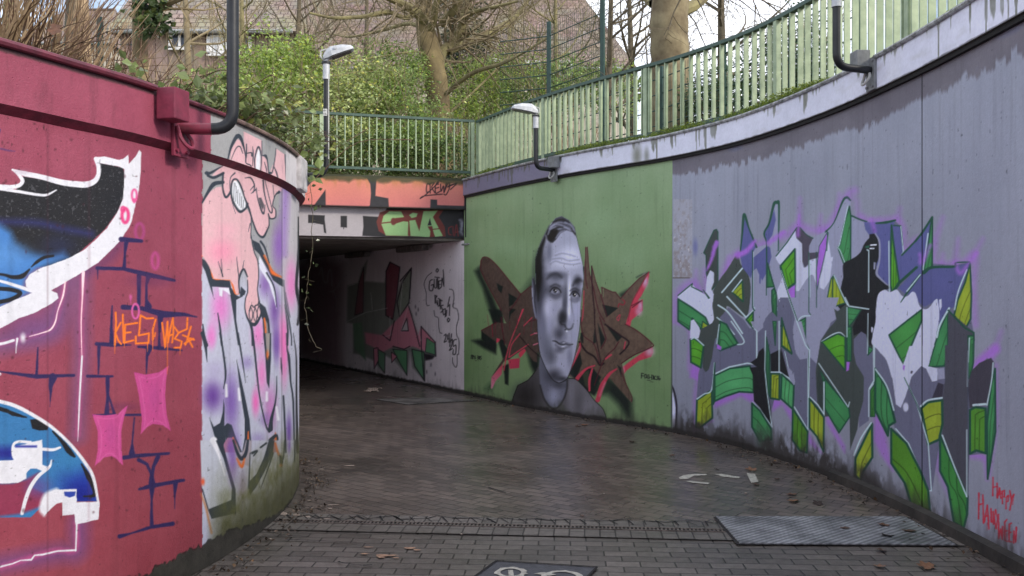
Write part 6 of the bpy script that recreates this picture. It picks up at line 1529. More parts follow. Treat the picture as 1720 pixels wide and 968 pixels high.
def wall_lamp(attach, elbow, ztop, r, head_dir, label, box_mat, pole_mat, box=True, silver=.22, wn=None, head=True, hs=1.0, tilt=12, sticker=False):
    """attach: point on the wall, elbow: plan point of the upright; head_dir: unit vector"""
    root = empty('wall_lamp', attach); tag(root, label, 'lamp', 'pole lamps fixed to the retaining walls')
    a = Vector(attach); e = Vector((elbow[0], elbow[1], a.z))
    d = (e - a); L = d.length; d.normalize()
    k = min(.11, L * .6)
    ap = arc_pts(e - d * k, e.copy(), e + Vector((0, 0, k)))
    MB().tube([a, a + d * (L - k)], r, 16).build('arm', pole_mat, root, smooth=True)
    MB().tube(ap + [Vector((e.x, e.y, ztop - silver))], r * 1.004, 16).build('pole', M_pole, root, smooth=True)
    MB().tube([Vector((e.x, e.y, ztop - silver)), Vector((e.x, e.y, ztop))], r * 1.25, 16).build('pole_sleeve', M_alu, root, smooth=True)
    MB().tube([Vector((e.x, e.y, ztop - .004)), Vector((e.x, e.y, ztop + .014))], r * 1.7, 16).build('collar', M_pole, root, smooth=True)
    n = Vector((wn[0], wn[1], 0)).normalized(); t = Vector((-n.y, n.x, 0)); rot = Matrix((t, n, Vector((0, 0, 1)))).transposed()
    MB().box(a + n * .012 + Vector((0, 0, -.03)), (.13, .02, .26), rot).build('bracket', box_mat, root, bevel=.004)
    for sx in (-.045, .045):
        for sz in (-.13, .07): MB().tube([a + t * sx + n * .02 + Vector((0, 0, sz)), a + t * sx + n * .035 + Vector((0, 0, sz))], .011, 6).build('bolt', box_mat, root)
    cp = [a + n * .03 + Vector((0, 0, .0))] + [a + n * (.05 + .03 * math.sin(q)) + t * (.05 * math.cos(q)) + Vector((0, 0, -.06 - .055 * math.sin(q))) for q in np.linspace(0, math.pi, 9)] + [a + n * .03 - t * .05]
    MB().tube(cp, .011, 8).build('conduit', M_cable if box_mat is not M_magbox else box_mat, root, smooth=True)
    if box: MB().box(a + n * .075 + Vector((0, 0, .09)) + t * box, ((.12, .11, .15) if box_mat is not M_magbox else (.13, .11, .165)), rot).build('junction_box', box_mat, root, bevel=.006)
    if head:
        h = Vector((head_dir[0], head_dir[1], 0)).normalized(); w = Vector((-h.y, h.x, 0)); up_ = Vector((0, 0, 1))
        ct_, st_ = math.cos(R(tilt)), math.sin(R(tilt)); hx = h * ct_ + up_ * st_; hz = up_ * ct_ - h * st_
        o = Vector((e.x, e.y, ztop + .04))
        def ring_(x, wd, z0, z1): return [o + hx * x * hs + w * s_ * wd * hs + hz * z * hs for s_, z in ((-1, z0), (1, z0), (1.0, (z0 + z1) * .55), (.72, z1), (-.72, z1), (-1.0, (z0 + z1) * .55))]
        MB().loft([ring_(-.03, .03, .0, .04), ring_(.03, .06, -.005, .095), ring_(.08, .085, .0, .115), ring_(.22, .09, .012, .105), ring_(.32, .075, .022, .075), ring_(.345, .05, .03, .055)]).build('lamp_head', M_alu, root, bevel=.003)
        MB().loft([ring_(.07, .07, -.012, -.002), ring_(.31, .065, .012, .022)]).build('lens', M_lens, root)
        MB().tube([o - hx * .01 * hs - up_ * .04, o + hx * .03 * hs + hz * .03], .018, 8).build('neck', M_alu, root, smooth=True)
        MB().tube([o + hx * .14 * hs - w * .094 * hs + hz * .06, o + hx * .14 * hs - w * .104 * hs + hz * .06], .016, 8).build('screw', M_alu, root)
        MB().tube([o - up_ * .02 - h * .015, o - h * .05 + up_ * .02, o - h * .045 + up_ * .07, o + up_ * .085, o + hx * .03 * hs + hz * .06], .008, 6).build('cable', M_cable, root, smooth=True)
    return root, e
def onp(path, x, z, lo, hi, off=0.0):
    s = path.s_at_px(x, lo, hi, off); X_, Y_ = path.xy(s, off); xa, ya = path.xy(s, off + .1)
    return Vector((float(X_), float(Y_), z)), (float(xa - X_) * 10, float(ya - Y_) * 10), s
p1, n1, s1 = onp(PL, 299, 2.52, 6, 16)
wall_lamp(p1, ((391 - 860) / FPX * 4.78, 4.78), 3.9, .033, (1, .3), 'black pole lamp at the front left, its bent arm oversprayed magenta beside a magenta box', M_magbox, M_polem, box=-.15, wn=n1, tilt=10)
p2, n2, s2 = onp(PL, 503, 2.66, 6, 15.6)
p2 = Vector((-1.90, 7.52, 2.655))
r2, e2 = wall_lamp(p2, ((548 - 860) / FPX * 7.6, 7.6), 3.645, .024, (1, .12), 'thin black pole lamp with a grey head before the bushes over the underpass', M_grey, M_pole, box=False, wn=(1, .25), tilt=16, hs=.74, silver=.14)
# small sticker and light conduit on that pole
MB().tube([Vector((e2.x + .024, e2.y - .016, 2.8)), Vector((e2.x + .024, e2.y - .016, 3.55))], .006, 6).build('conduit', M_cable, r2)
st = MB(); st.box((e2.x - .004, e2.y - .0265, 3.21), (.036, .003, .06)); so = st.build('sticker', M_white, r2)
def font_strokes(mb, glyphs, ox, oy, oz, w, h, th, gap):
    for gi, g in enumerate(glyphs):
        for seg in g:
            for (x0, z0), (x1, z1) in zip(seg[:-1], seg[1:]):
                a_ = Vector((ox + gi * (w + gap) + x0 * w, oy, oz + z0 * h)); b_ = Vector((ox + gi * (w + gap) + x1 * w, oy, oz + z1 * h))
                mb.tube([a_, b_], th, 4)
GL_ = {'R': [[(0, 0), (0, 1), (1, 1), (1, .5), (0, .5), (1, 0)]], 'V': [[(0, 1), (.5, 0), (1, 1)]], 'E': [[(1, 1), (0, 1), (0, 0), (1, 0)], [(0, .5), (.8, .5)]], '6': [[(1, 1), (0, 1), (0, 0), (1, 0), (1, .5), (0, .5)]]}
mbt = MB(); font_strokes(mbt, [GL_['R'], GL_['V']], e2.x - .016, e2.y - .0285, 3.216, .009, .016, .0014, .005); font_strokes(mbt, [GL_['E'], GL_['6']], e2.x - .016, e2.y - .0285, 3.188, .009, .016, .0014, .005)
mbt.build('sticker_text', M_ink, so, world=False)
p3, n3, s3 = onp(PR, 932, 3.30, 0, 6, .045)
wall_lamp(p3, ((900 - 860) / FPX * 11.45, 11.45), 3.98, .030, (-1, -.15), 'black pole lamp with a white head above the green portrait panel', M_grey, M_pole, box=.07, wn=n3, tilt=4, silver=.16, hs=.95)
p4, n4, s4 = onp(PR, 1466, 3.38, 4, 12, .045)
wall_lamp(p4, ((1405 - 860) / FPX * 6.7, 6.7), 4.12, .030, (-1, .1), 'black pole lamp with a grey junction box high on the near right wall', M_grey, M_pole, box=-.06, wn=n4, tilt=6, silver=.28)

# ------------------------------------------------------------------ tall wire mesh fence behind the right railing
M_fence = mat_plain('dark_green_fence', (42, 74, 66), rough=.5, bump=0, c2=(34, 60, 54))
ft = empty('mesh_fence', (1.2, 13.2, 3.44)); tag(ft, 'tall dark green wire mesh fence behind the right railing', 'fence')
FPp = [P(840, 0, 13.6), P(922, 0, 13.3), P(1012, 0, 12.2), P(1110, 0, 11.1), P(1215, 0, 10.0), P(1330, 0, 8.9), P(1440, 0, 8.0)]
FP2 = [Vector((p.x, p.y, 0)) for p in FPp]
for i, p in enumerate(FP2):
    if i == 0: continue
    top = 5.82 if i < 3 else 4.55
    MB().box((p.x, p.y, (3.44 + top) / 2), (.06, .04, top - 3.44), Matrix.Rotation(R(-35), 3, 'Z')).build('post', M_fence, ft)
for i in range(len(FP2) - 1):
    top = 5.80 if i < 2 else 4.5
    a_, b_ = FP2[i], FP2[i + 1]
    mb = MB(); z = 3.6
    while z < top:
        mb.tube([a_ + Vector((0, 0, z)), b_ + Vector((0, 0, z))], .008, 4); z += .2
    n_ = int((b_ - a_).length / .05)
    for k in range(n_):
        q = a_.lerp(b_, k / n_); mb.tube([q + Vector((0, 0, 3.5)), q + Vector((0, 0, top))], .0022, 3, caps=False)
    mb.build('mesh_panel', M_fence, ft)

# ------------------------------------------------------------------ conduit at the corner of the underpass mouth
cpts = [P(820, 296, 13.75), P(793, 302, 13.9), P(789, 312, 13.9), P(789, 328, 13.9), P(793, 338, 13.9), P(793, 402, 13.9), P(789, 410, 13.9), P(776, 411, 14.0)]
o = MB().tube(cpts, .017, 8).build('conduit_pipe', M_pipe, None, smooth=True); tag(o, 'thin grey pipe bending down the corner between the underpass and the green wall', 'pipe')

# ------------------------------------------------------------------ drain, plates, marks on the paving
dr = empty('drain_channel', ((DR0 + DR1) / 2)[:]); tag(dr, 'narrow slotted drain channel running straight across the path', 'drain')
L_ = (DR1 - DR0).length; ang = math.atan2(dd.y, dd.x); rot = Matrix.Rotation(ang, 3, 'Z')
MB().box((DR0 + DR1) / 2 + Vector((0, 0, .001)), (L_, .05, .006), rot).build('slot', mat_plain('drain_dark', (16, 15, 14), rough=.9, bump=0), dr)
mb = MB(); n_ = int(L_ / .027)
for k in range(n_): mb.box(DR0 + dd * ((k + .5) * .027) + Vector((0, 0, .0055)), (.012, .05, .006), rot)
for s_ in (-1, 1): mb.box((DR0 + DR1) / 2 + dn_ * (.031 * s_) + Vector((0, 0, .0055)), (L_, .012, .008), rot)
mb.build('grate', mat_plain('cast_iron', (128, 116, 108), rough=.5, metal=.4, c2=(58, 50, 46), scale=30, bump=.1), dr)

def plate_mat(name, ang_, c, sc_=8, st_=.6, metal=.75):
    m, n, b = new_mat(name)
    geo = N(n, 'ShaderNodeNewGeometry'); mp_ = N(n, 'ShaderNodeMapping'); mp_.inputs['Rotation'].default_value = (0, 0, ang_)
    n.links.new(geo.outputs['Position'], mp_.inputs['Vector'])
    wv = N(n, 'ShaderNodeTexWave', Scale=sc_, Distortion=.15); n.links.new(mp_.outputs['Vector'], wv.inputs['Vector'])
    wv2 = N(n, 'ShaderNodeTexWave', Scale=sc_ * .8); wv2.bands_direction = 'Y'; n.links.new(mp_.outputs['Vector'], wv2.inputs['Vector'])
    mu = N(n, 'ShaderNodeMath', operation='MULTIPLY'); n.links.new(wv.outputs['Fac'], mu.inputs[0]); n.links.new(wv2.outputs['Fac'], mu.inputs[1])
    no = N(n, 'ShaderNodeTexNoise', Scale=4, Detail=6); n.links.new(geo.outputs['Position'], no.inputs['Vector'])
    rp = N(n, 'ShaderNodeValToRGB'); rp.color_ramp.elements[0].position = .35; rp.color_ramp.elements[0].color = L4(tuple(x * .62 for x in c)); rp.color_ramp.elements[1].position = .65; rp.color_ramp.elements[1].color = L4(c)
    n.links.new(no.outputs['Fac'], rp.inputs['Fac']); mx = N(n, 'ShaderNodeMixRGB', blend_type='MULTIPLY'); mx.inputs['Fac'].default_value = .55; n.links.new(rp.outputs['Color'], mx.inputs['Color1']); n.links.new(wv.outputs['Color'], mx.inputs['Color2']); n.links.new(mx.outputs['Color'], b.inputs['Base Color'])
    b.inputs['Metallic'].default_value = metal; b.inputs['Roughness'].default_value = .42
    bp = N(n, 'ShaderNodeBump', Strength=st_, Distance=.006); n.links.new(mu.outputs[0], bp.inputs['Height']); n.links.new(bp.outputs['Normal'], b.inputs['Normal'])
    return m
def plate(pxs, label, mat, th=.014):
    ps = [PF(*q) for q in pxs]; ce_ = sum(ps, Vector()) / 4; ex = [q + (q - ce_).normalized() * .022 for q in ps]; tag(sheet('pavement_joint', [q[:2] for q in ex], .0065, M_dark), kind='structure'); mb = MB(); mb.prism([(p.x, p.y) for p in ps], .002, th)
    o = mb.build('steel_plate', mat, None, bevel=.002); tag(o, label, 'steel plate', 'steel cover plates on the path'); return o
plate([(1203, 870.5), (1520, 870.5), (1606, 918), (1242, 915.5)], 'large ribbed steel plate with dead leaves at the foot of the right wall', plate_mat('ribbed_steel', R(52), (186, 186, 190), metal=.3))
plate([(633, 672), (700, 669.5), (806, 673.5), (682, 680.5)], 'smaller steel plate lying at the mouth of the underpass', plate_mat('dull_steel', R(20), (168, 164, 158), st_=.3, metal=.4))

M_tar = mat_plain('smooth_tarmac', (74, 74, 80), rough=.6, c2=(58, 58, 64), scale=20, bump=.3)
M_mark = mat_plain('worn_white_paint', (200, 196, 182), rough=.6, c2=(150, 146, 136), scale=26, bump=.2)
A_, B_ = PF(834, 944), PF(1003, 954.5); C_ = PF(801, 968); ax_ = (B_ - A_); dy_ = (C_ - A_).normalized()
pt = [A_, B_, B_ + dy_ * 1.6, A_ + dy_ * 1.6]
tag(sheet('marking_patch', [p[:2] for p in pt], .0045, M_tar), kind='structure')
mb = MB(); jl = [pt[0], pt[1], pt[2], pt[3], pt[0]]
for a2, b2 in zip(jl[:-1], jl[1:]):
    u = (b2 - a2).normalized(); w_ = Vector((-u.y, u.x, 0)) * .008; mb.add([(a2 - w_)[:2] + (.007,) if False else tuple((a2 - w_).xy) + (.0085,), tuple((a2 + w_).xy) + (.0085,), tuple((b2 + w_).xy) + (.0085,), tuple((b2 - w_).xy) + (.0085,)], [(0, 1, 2, 3)])
tag(mb.build('patch_joint', M_dark, None), kind='structure')
def flat_ring(mb, cx, cy, rx, ry, w, z, n=28, a0=0, a1=2 * math.pi, wob=.006):
    vs, fs = [], []
    for i in range(n + 1):
        a = a0 + (a1 - a0) * i / n; k = 1 + random.uniform(-wob, wob) / rx
        vs += [(cx + (rx + w) * math.cos(a) * k, cy + (ry + w) * math.sin(a) * k, z), (cx + rx * math.cos(a), cy + ry * math.sin(a), z)]
    for i in range(n): fs.append((2 * i, 2 * i + 2, 2 * i + 3, 2 * i + 1))
    mb.add(vs, fs)
mb = MB(); q1, q2 = PF(858, 963), PF(944, 972)
flat_ring(mb, q1.x, q1.y - .01, .060, .065, .032, .009); flat_ring(mb, q2.x, q2.y, .085, .09, .032, .009)
mb.add([(q1.x - .012, q1.y - .08, .0095), (q1.x + .018, q1.y - .08, .0095), (q1.x + .012, q1.y + .03, .0095), (q1.x - .016, q1.y + .03, .0095)], [(0, 1, 2, 3)])
mb.add([(q2.x - .16, q2.y + .06, .0095), (q2.x - .10, q2.y + .085, .0095), (q2.x - .03, q2.y + .045, .0095), (q2.x - .07, q2.y + .02, .0095)], [(0, 1, 2, 3)])
tag(mb.build('pavement_marking', M_mark, None), kind='structure')
mb = MB()
for pl in ([(1140, 803), (1148, 799), (1163, 797), (1187, 797), (1187, 799), (1166, 800), (1156, 805), (1143, 806)], [(1152, 809), (1160, 808.5), (1192, 812), (1190, 814), (1164, 812)], [(1200, 797), (1212, 797), (1243, 802), (1241, 804.5), (1212, 801)], [(1254, 796), (1268, 797), (1274, 810), (1262, 812)]):
    vs = [tuple(PF(*q).xy) + (.004,) for q in pl]; mb.add(vs, [tuple(range(len(vs)))])
tag(mb.build('pavement_marking', M_mark, None), kind='structure')

# broken zigzag edge of the cut pavers beyond the drain
mb = MB(); rg = random.Random(8)
zz = [(462, 866), (500, 869), (520, 867), (532, 872), (560, 871), (580, 875), (600, 868), (612, 874), (632, 871), (660, 868), (672, 874), (720, 872), (735, 868), (760, 872), (800, 872), (812, 876), (830, 874), (845, 871), (870, 875), (900, 873), (925, 876), (960, 874), (990, 877), (1030, 876), (1060, 873), (1090, 877), (1120, 879), (1150, 876), (1180, 877), (1208, 882)]
def dark_line(pts, w):
    for (x0, y0), (x1, y1) in zip(pts[:-1], pts[1:]):
        a2, b2 = PF(x0, y0), PF(x1, y1); u = (b2 - a2).normalized(); w_ = Vector((-u.y, u.x, 0)) * w * rg.uniform(.4, 1.2)
        mb.add([tuple((a2 - w_).xy) + (.0084,), tuple((a2 + w_).xy) + (.0084,), tuple((b2 + w_ * .6).xy) + (.0084,), tuple((b2 - w_ * .6).xy) + (.0084,)], [(0, 1, 2, 3)])
dark_line(zz, .009)
for x in range(480, 1200, 26): dark_line([(x + rg.uniform(-4, 4), 866 + (x - 462) * .016), (x + 12 + rg.uniform(-5, 5), 875 + (x - 462) * .014)], .007)
dark_line([(820, 820), (838, 826), (850, 829)], .01); dark_line([(568, 945), (575, 948), (610, 952), (625, 951)], .008); dark_line([(440, 901), (480, 901), (520, 904)], .01); dark_line([(480, 908), (600, 913)], .006)
tag(mb.build('pavement_joint', M_dark, None), kind='structure')

# ------------------------------------------------------------------ fallen leaves, litter, bottle
def leaf_mesh(seed, col):
    rg = random.Random(seed); n = 18; pts = []
    for i in range(n):
        a = 2 * math.pi * i / n; r = .5 + .5 * abs(math.cos(2.5 * a)) ** .8; r *= rg.uniform(.8, 1.1)
        pts.append((math.cos(a) * r, math.sin(a) * r))
    cv = rg.uniform(.15, .4); V_ = [(0, 0, .02)]; c_ = [1.0]
    for ring in (.5, 1.0):
        for (x, y) in pts:
            x2, y2 = x * ring, y * ring; V_.append((x2, y2 * .8, cv * (x2 * x2 * .5 + .5 * y2 * y2) + rg.uniform(-.04, .05) * ring)); c_.append(rg.uniform(.7, 1.15))
    F_ = [(0, 1 + i, 1 + (i + 1) % n) for i in range(n)]; F2 = [(1 + i, 1 + n + i, 1 + n + (i + 1) % n, 1 + (i + 1) % n) for i in range(n)]
    V_ += [(-1.0, 0, .15), (-1.0, .03, .15), (-1.6, .08, .22), (-1.6, .05, .22)]; c_ += [.6] * 4
    k = 1 + 2 * n; F2.append((k, k + 1, k + 2, k + 3))
    me = bpy.data.meshes.new('fallen_leaf'); me.from_pydata(V_, [], F_ + F2)
    at = me.color_attributes.new('Col', 'FLOAT_COLOR', 'POINT')
    for i, f in enumerate(c_): at.data[i].color = tuple(float(v) * f for v in lin(col)) + (1,)
    me.polygons.foreach_set('use_smooth', np.ones(len(me.polygons), dtype=bool)); me.materials.append(M_leafdry)
    return me
M_leafdry = mat_vcol('dead_leaf', rough=.5, bump=.2, var=.15)
LV = [leaf_mesh(3, (128, 92, 68)), leaf_mesh(5, (90, 66, 54)), leaf_mesh(9, (112, 78, 60)), leaf_mesh(12, (60, 46, 40))]
spots = [(1262, 790, .085, 0, 'orange brown dead leaf lying alone on the path beside the worn white mark'), (1330, 832, .075, 2, 'reddish dead leaf, upper of the pair in front of the steel plate'), (1332, 843, .08, 0, 'curled dead leaf just below a reddish one before the right wall'), (1374, 847, .085, 3, 'dark flat dead leaf before the right wall beside the leaf pair'), (1485, 886, .07, 2, 'reddish dead leaf on the upper part of the large steel plate'),
         (1420, 891, .05, 1, 'small brown dead leaf on the middle of the large steel plate'), (1490, 903, .08, 3, 'dark curled dead leaf on the lower right of the large steel plate'), (1528, 896, .07, 1, 'dead leaf near the right end of the large steel plate'), (1480, 926, .06, 1, 'brown dead leaf just in front of the large steel plate'), (1478, 953, .06, 0, 'curled brown dead leaf at the bottom of the picture'),
         (1556, 953, .095, 0, 'widest dead leaf lying at the bottom right of the path'), (982, 715, .09, 0, 'pale dead leaf below the portrait wall'), (970, 717, .06, 1, 'small dark dead leaf beside the pale one below the portrait wall'), (1062, 743, .06, 3, 'dark curled dead leaf on the path in front of the green wall'), (1130, 766, .05, 1, 'small brown dead leaf midway along the right wall'),
         (1134, 773, .035, 3, 'tiny dark dead leaf just behind the small brown one'), (1303, 779, .06, 3, 'dark dead leaf close to the wall foot under the yellow green ribbon'), (1204, 790, .04, 3, 'thin dark dead leaf left of the orange one'), (1306, 806, .045, 1, 'small dead leaf right of the orange one'), (1361, 809, .04, 3, 'small dark dead leaf near the wall foot'), (1270, 815, .06, 1, 'dead leaf lying on the worn grey mark'), (978, 868, .035, 1, 'tiny reddish dead leaf on the drain bricks'), (1020, 719, .03, 3, 'tiny dark dead leaf right of the pale one below the portrait wall')]
for i, (x, y, sz, k, lb) in enumerate(spots):
    p = PF(x, y); z0 = .006 if not (870 < y < 918 and x > 1240) else .016
    o = bpy.data.objects.new('fallen_leaf', LV[k]); COL.objects.link(o); o.location = (p.x, p.y, z0); o.scale = (sz * .74,) * 3; o.rotation_euler = (random.uniform(-.2, .2), random.uniform(-.2, .2), random.uniform(0, 6.28))
    tag(o, lb, 'leaf', 'dead leaves on the path')
# pale paper litter
M_paper = mat_plain('paper', (176, 160, 146), rough=.8, c2=(140, 122, 108), scale=30, bump=.2)
for (x, y, sx, sy, lb) in ((626, 657, .20, .12, 'crumpled pale paper lying in the underpass mouth'),):
    p = PF(x, y); n_ = 10; V_ = []; F_ = []
    for i in range(n_):
        for j in range(n_): V_.append((p.x + (i / (n_ - 1) - .5) * sx * (1 + .3 * math.sin(j)), p.y + (j / (n_ - 1) - .5) * sy * 4 * (1 + .2 * math.cos(i * 1.3)), .01 + random.uniform(0, .03)))
    for i in range(n_ - 1):
        for j in range(n_ - 1): F_.append((i * n_ + j, (i + 1) * n_ + j, (i + 1) * n_ + j + 1, i * n_ + j + 1))
    mb = MB(); mb.add(V_, F_); tag(mb.build('crumpled_paper', M_paper, None), lb, 'litter')
# worn pale scrapes on the pavers
mb = MB(); rg = random.Random(4)
def scrape(x, y, w, h):
    n_ = 9; vs = []
    for i in range(n_):
        a = 2 * math.pi * i / n_; r = rg.uniform(.45, 1); vs.append(tuple(PF(x + w * math.cos(a) * r, y + h * math.sin(a) * r).xy) + (.0042,))
    mb.add(vs, [tuple(range(n_))])
for q in ((688, 922, 16, 2.2), (700, 925, 10, 1.6), (650, 934, 22, 2.2), (640, 937, 9, 2), (612, 931, 10, 1.2), (665, 938, 8, 1.4), (618, 920, 12, 1)): scrape(*q)
tag(mb.build('pavement_marking', mat_plain('scraped_paver', (176, 140, 112), rough=.8, c2=(130, 104, 86), scale=40), None), kind='structure')
mb = MB()
for q in ((512, 868, 12, 3.0), (500, 866, 8, 2.6), (478, 864, 8, 5), (545, 872, 14, 2), (560, 849, 16, 1.2), (520, 842, 5, 1.4), (585, 783, 14, .9), (540, 789, 6, .8), (555, 855, 5, 1), (690, 804, 4, .8), (812, 816, 3, .8), (826, 825, 3, .8), (738, 744, 2, .8), (455, 906, 2.5, 1.2), (775, 898, 3, 1), (1050, 765, 3, .8), (1253, 829, 4, 1.2), (970, 765, 3, .8), (1015, 830, 2, .8)): scrape(*q)
tag(mb.build('litter_specks', M_paper, None), kind='stuff', label='small pale crumbs and paper scraps on the pavers', cat='litter')
# green glass bottle lying on the left bed
bp_ = PL.xy(PL.s_at_px(232, 6, 16), -.16); b0 = Vector((float(bp_[0]), float(bp_[1]), 2.725)); bd = Vector((.75, .6, 0)).normalized()
mg, ng, bg_ = new_mat('green_glass'); bg_.inputs['Base Color'].default_value = (.02, .22, .06, 1); bg_.inputs['Roughness'].default_value = .08; bg_.inputs['Transmission Weight'].default_value = .55
prof_b = [(0, .002), (.002, .028), (.01, .033), (.12, .033), (.15, .028), (.175, .015), (.21, .013), (.215, .015), (.225, .015), (.226, .002)]
o = MB().tube([b0 + bd * (t - .11) for t, r in prof_b], [r for t, r in prof_b], 16).build('glass_bottle', mg, None, smooth=True); tag(o, 'green glass bottle lying among the leaves on top of the left wall', 'bottle')
# ------------------------------------------------------------------ trees and plants
M_leafg = mat_vcol('leaves', rough=.3, bump=0, var=.0, trans=.4, spec=.7)
M_bark = mat_plain('plane_bark', (150, 134, 96), rough=.85, c2=(98, 84, 62), scale=2.6, bump=.5, bscale=16)
M_barkg = mat_plain('mossy_bark', (150, 142, 100), rough=.9, c2=(110, 102, 76), scale=4, bump=.5, bscale=20)
M_twig = mat_plain('twigs', (146, 132, 104), rough=.85, c2=(112, 100, 80), scale=6, bump=.1)
M_barkd = mat_plain('dark_bark', (112, 102, 84), rough=.9, c2=(84, 76, 62), scale=5, bump=.4)
M_straw = mat_plain('dry_stems', (172, 148, 116), rough=.8, c2=(122, 98, 74), scale=7, bump=.1)
M_twigr = mat_plain('reddish_stems', (112, 84, 66), rough=.8, c2=(88, 70, 58), scale=7, bump=.1)

def leaves(name, pts, nrm, size, col, mat, parent, colvar=.25, aspect=1.7, world=True, upbias=.35, fold=True):
    """many small leaf faces: pts (N,3) positions"""
    n = len(pts); pts = np.asarray(pts)
    d = RNG.normal(size=(n, 3)); d[:, 2] *= .6; d /= np.linalg.norm(d, axis=1)[:, None]
    u = RNG.normal(size=(n, 3)); u[:, 2] += upbias * 2; u -= d * (u * d).sum(1)[:, None]; u /= np.linalg.norm(u, axis=1)[:, None] + 1e-9
    w = np.cross(d, u)
    sz = size * RNG.uniform(.6, 1.35, n)[:, None]
    L = d * sz; W = w * sz / aspect / 2
    v = np.stack([pts - L * .5, pts + W + u * sz * .10, pts + L * .5, pts - W + u * sz * .10], 1).reshape(-1, 3)
    f = (np.arange(n)[:, None] * 4 + np.arange(4)[None]).astype(np.int32)
    if fold: f = np.concatenate([f[:, [0, 1, 2]], f[:, [0, 2, 3]]])
    c = np.asarray(col, float)
    if c.ndim == 1: c = np.tile(c, (n, 1))
    k = 1 + RNG.normal(size=(n, 1)) * colvar
    c = np.clip(lin(c) * np.clip(k, .35, 2.0), 0, 1)
    yel = RNG.random(n) < .12
    c[yel] *= np.array([1.5, 1.25, .8])
    me = np_mesh(name, v, f, np.repeat(c, 4, 0))
    return link_mesh(name, me, mat, parent, world)

def clump_points(n, blobs, shell=.55):
    """points in lumpy volumes: many small twig clusters inside larger blobs"""
    out = []
    vol = np.array([b[3] * b[4] * b[5] for b in blobs]) ** .8; vol /= vol.sum()
    for b, k in zip(blobs, vol):
        m = int(n * k); nc = max(4, m // 26)
        q = RNG.normal(size=(nc, 3)); q /= np.linalg.norm(q, axis=1)[:, None]
        r = RNG.random(nc) ** (.28) * RNG.uniform(.75, 1.12, nc)
        cc = q * r[:, None]
        lump = fbm(cc[:, 0] * 2 + b[0], cc[:, 2] * 2 + b[1], 200) + fbm(cc[:, 1] * 2 + b[2], cc[:, 2] * 2, 201)
        cc *= (.72 + .42 * lump)[:, None]
        ctr = np.array(b[:3]) + cc * np.array(b[3:6])
        i = RNG.integers(0, nc, m)
        out.append(ctr[i] + RNG.normal(size=(m, 3)) * np.array([.10, .10, .08]) * (.6 + .5 * min(b[3:6])))
    return np.vstack(out)

def shoots(rg, base, n, h, spread, r=.008, lean=(0, 0), seg=4, droop=0.0, mb=None):
    mb = mb or MB()
    for i in range(n):
        a = rg.uniform(0, 2 * math.pi); s = rg.random() ** .7 * spread; L = h * rg.uniform(.5, 1.05)
        p = Vector(base) + Vector((math.cos(a) * s * .35, math.sin(a) * s * .35, 0)); tip = Vector((math.cos(a) * s + lean[0], math.sin(a) * s + lean[1], L))
        pts = [p]
        for k in range(1, seg + 1):
            t = k / seg; q = p + Vector((tip.x * t ** 1.3, tip.y * t ** 1.3, tip.z * t - droop * L * t * t)) + Vector([rg.uniform(-.03, .03) * h * .6 for _ in range(3)])
            pts.append(q)
        mb.tube(pts, [r * (1 - .75 * k / seg) for k in range(seg + 1)], 3, caps=False)
        if rg.random() < .7:
            k = rg.randint(1, seg - 1); b2 = pts[k]; dirn = (pts[k + 1] - pts[k]).normalized() + Vector([rg.uniform(-.7, .7), rg.uniform(-.7, .7), rg.uniform(-.1, .5)])
            mb.tube([b2, b2 + dirn * L * .16, b2 + dirn * L * .3 + Vector((0, 0, .02))], [r * .5, r * .35, r * .15], 3, caps=False)
    return mb

def grow(mb, rg, p, d, L, r, depth, up=.12, wig=.22, spread=.75, kids=3, minr=.004, nseg=5):
    """a bending limb with side limbs"""
    pts = [Vector(p)]; d = Vector(d).normalized(); rs = [r]
    for k in range(nseg):
        d = (d + Vector([rg.uniform(-wig, wig) for _ in range(3)]) + Vector((0, 0, up * .35))).normalized()
        pts.append(pts[-1] + d * L / nseg); rs.append(max(minr * .5, r * (1 - .72 * (k + 1) / nseg)))
    mb.tube(pts, rs, 7 if r > .05 else (5 if r > .018 else 3), caps=False)
    if depth <= 0: return
    for i in range(kids):
        t = rg.uniform(.3, 1.0); k = min(nseg - 1, int(t * nseg)); b = pts[k].lerp(pts[k + 1], rg.random())
        dd_ = (pts[k + 1] - pts[k]).normalized(); o = dd_.orthogonal().normalized(); o.rotate(Matrix.Rotation(rg.uniform(0, 6.28), 3, dd_))
        grow(mb, rg, b, dd_ * (1 - spread * .55) + o * spread, L * rg.uniform(.42, .72), max(minr, rs[k] * rg.uniform(.4, .62)), depth - 1, up, wig * 1.15, spread, kids, minr, max(3, nseg - 1))

def limb(mb, pts, rs, n=10):
    q = catmull([tuple(p) for p in pts], 5); rr = np.interp(np.linspace(0, len(pts) - 1, len(q)), np.arange(len(pts)), rs)
    jit = 1 + .02 * np.sin(np.arange(len(q)) * 1.7) + RNG.uniform(-.015, .015, len(q))
    mb.tube([Vector(a) for a in q], list(rr * jit), n, caps=False)
    return [Vector(a) for a in q], rr

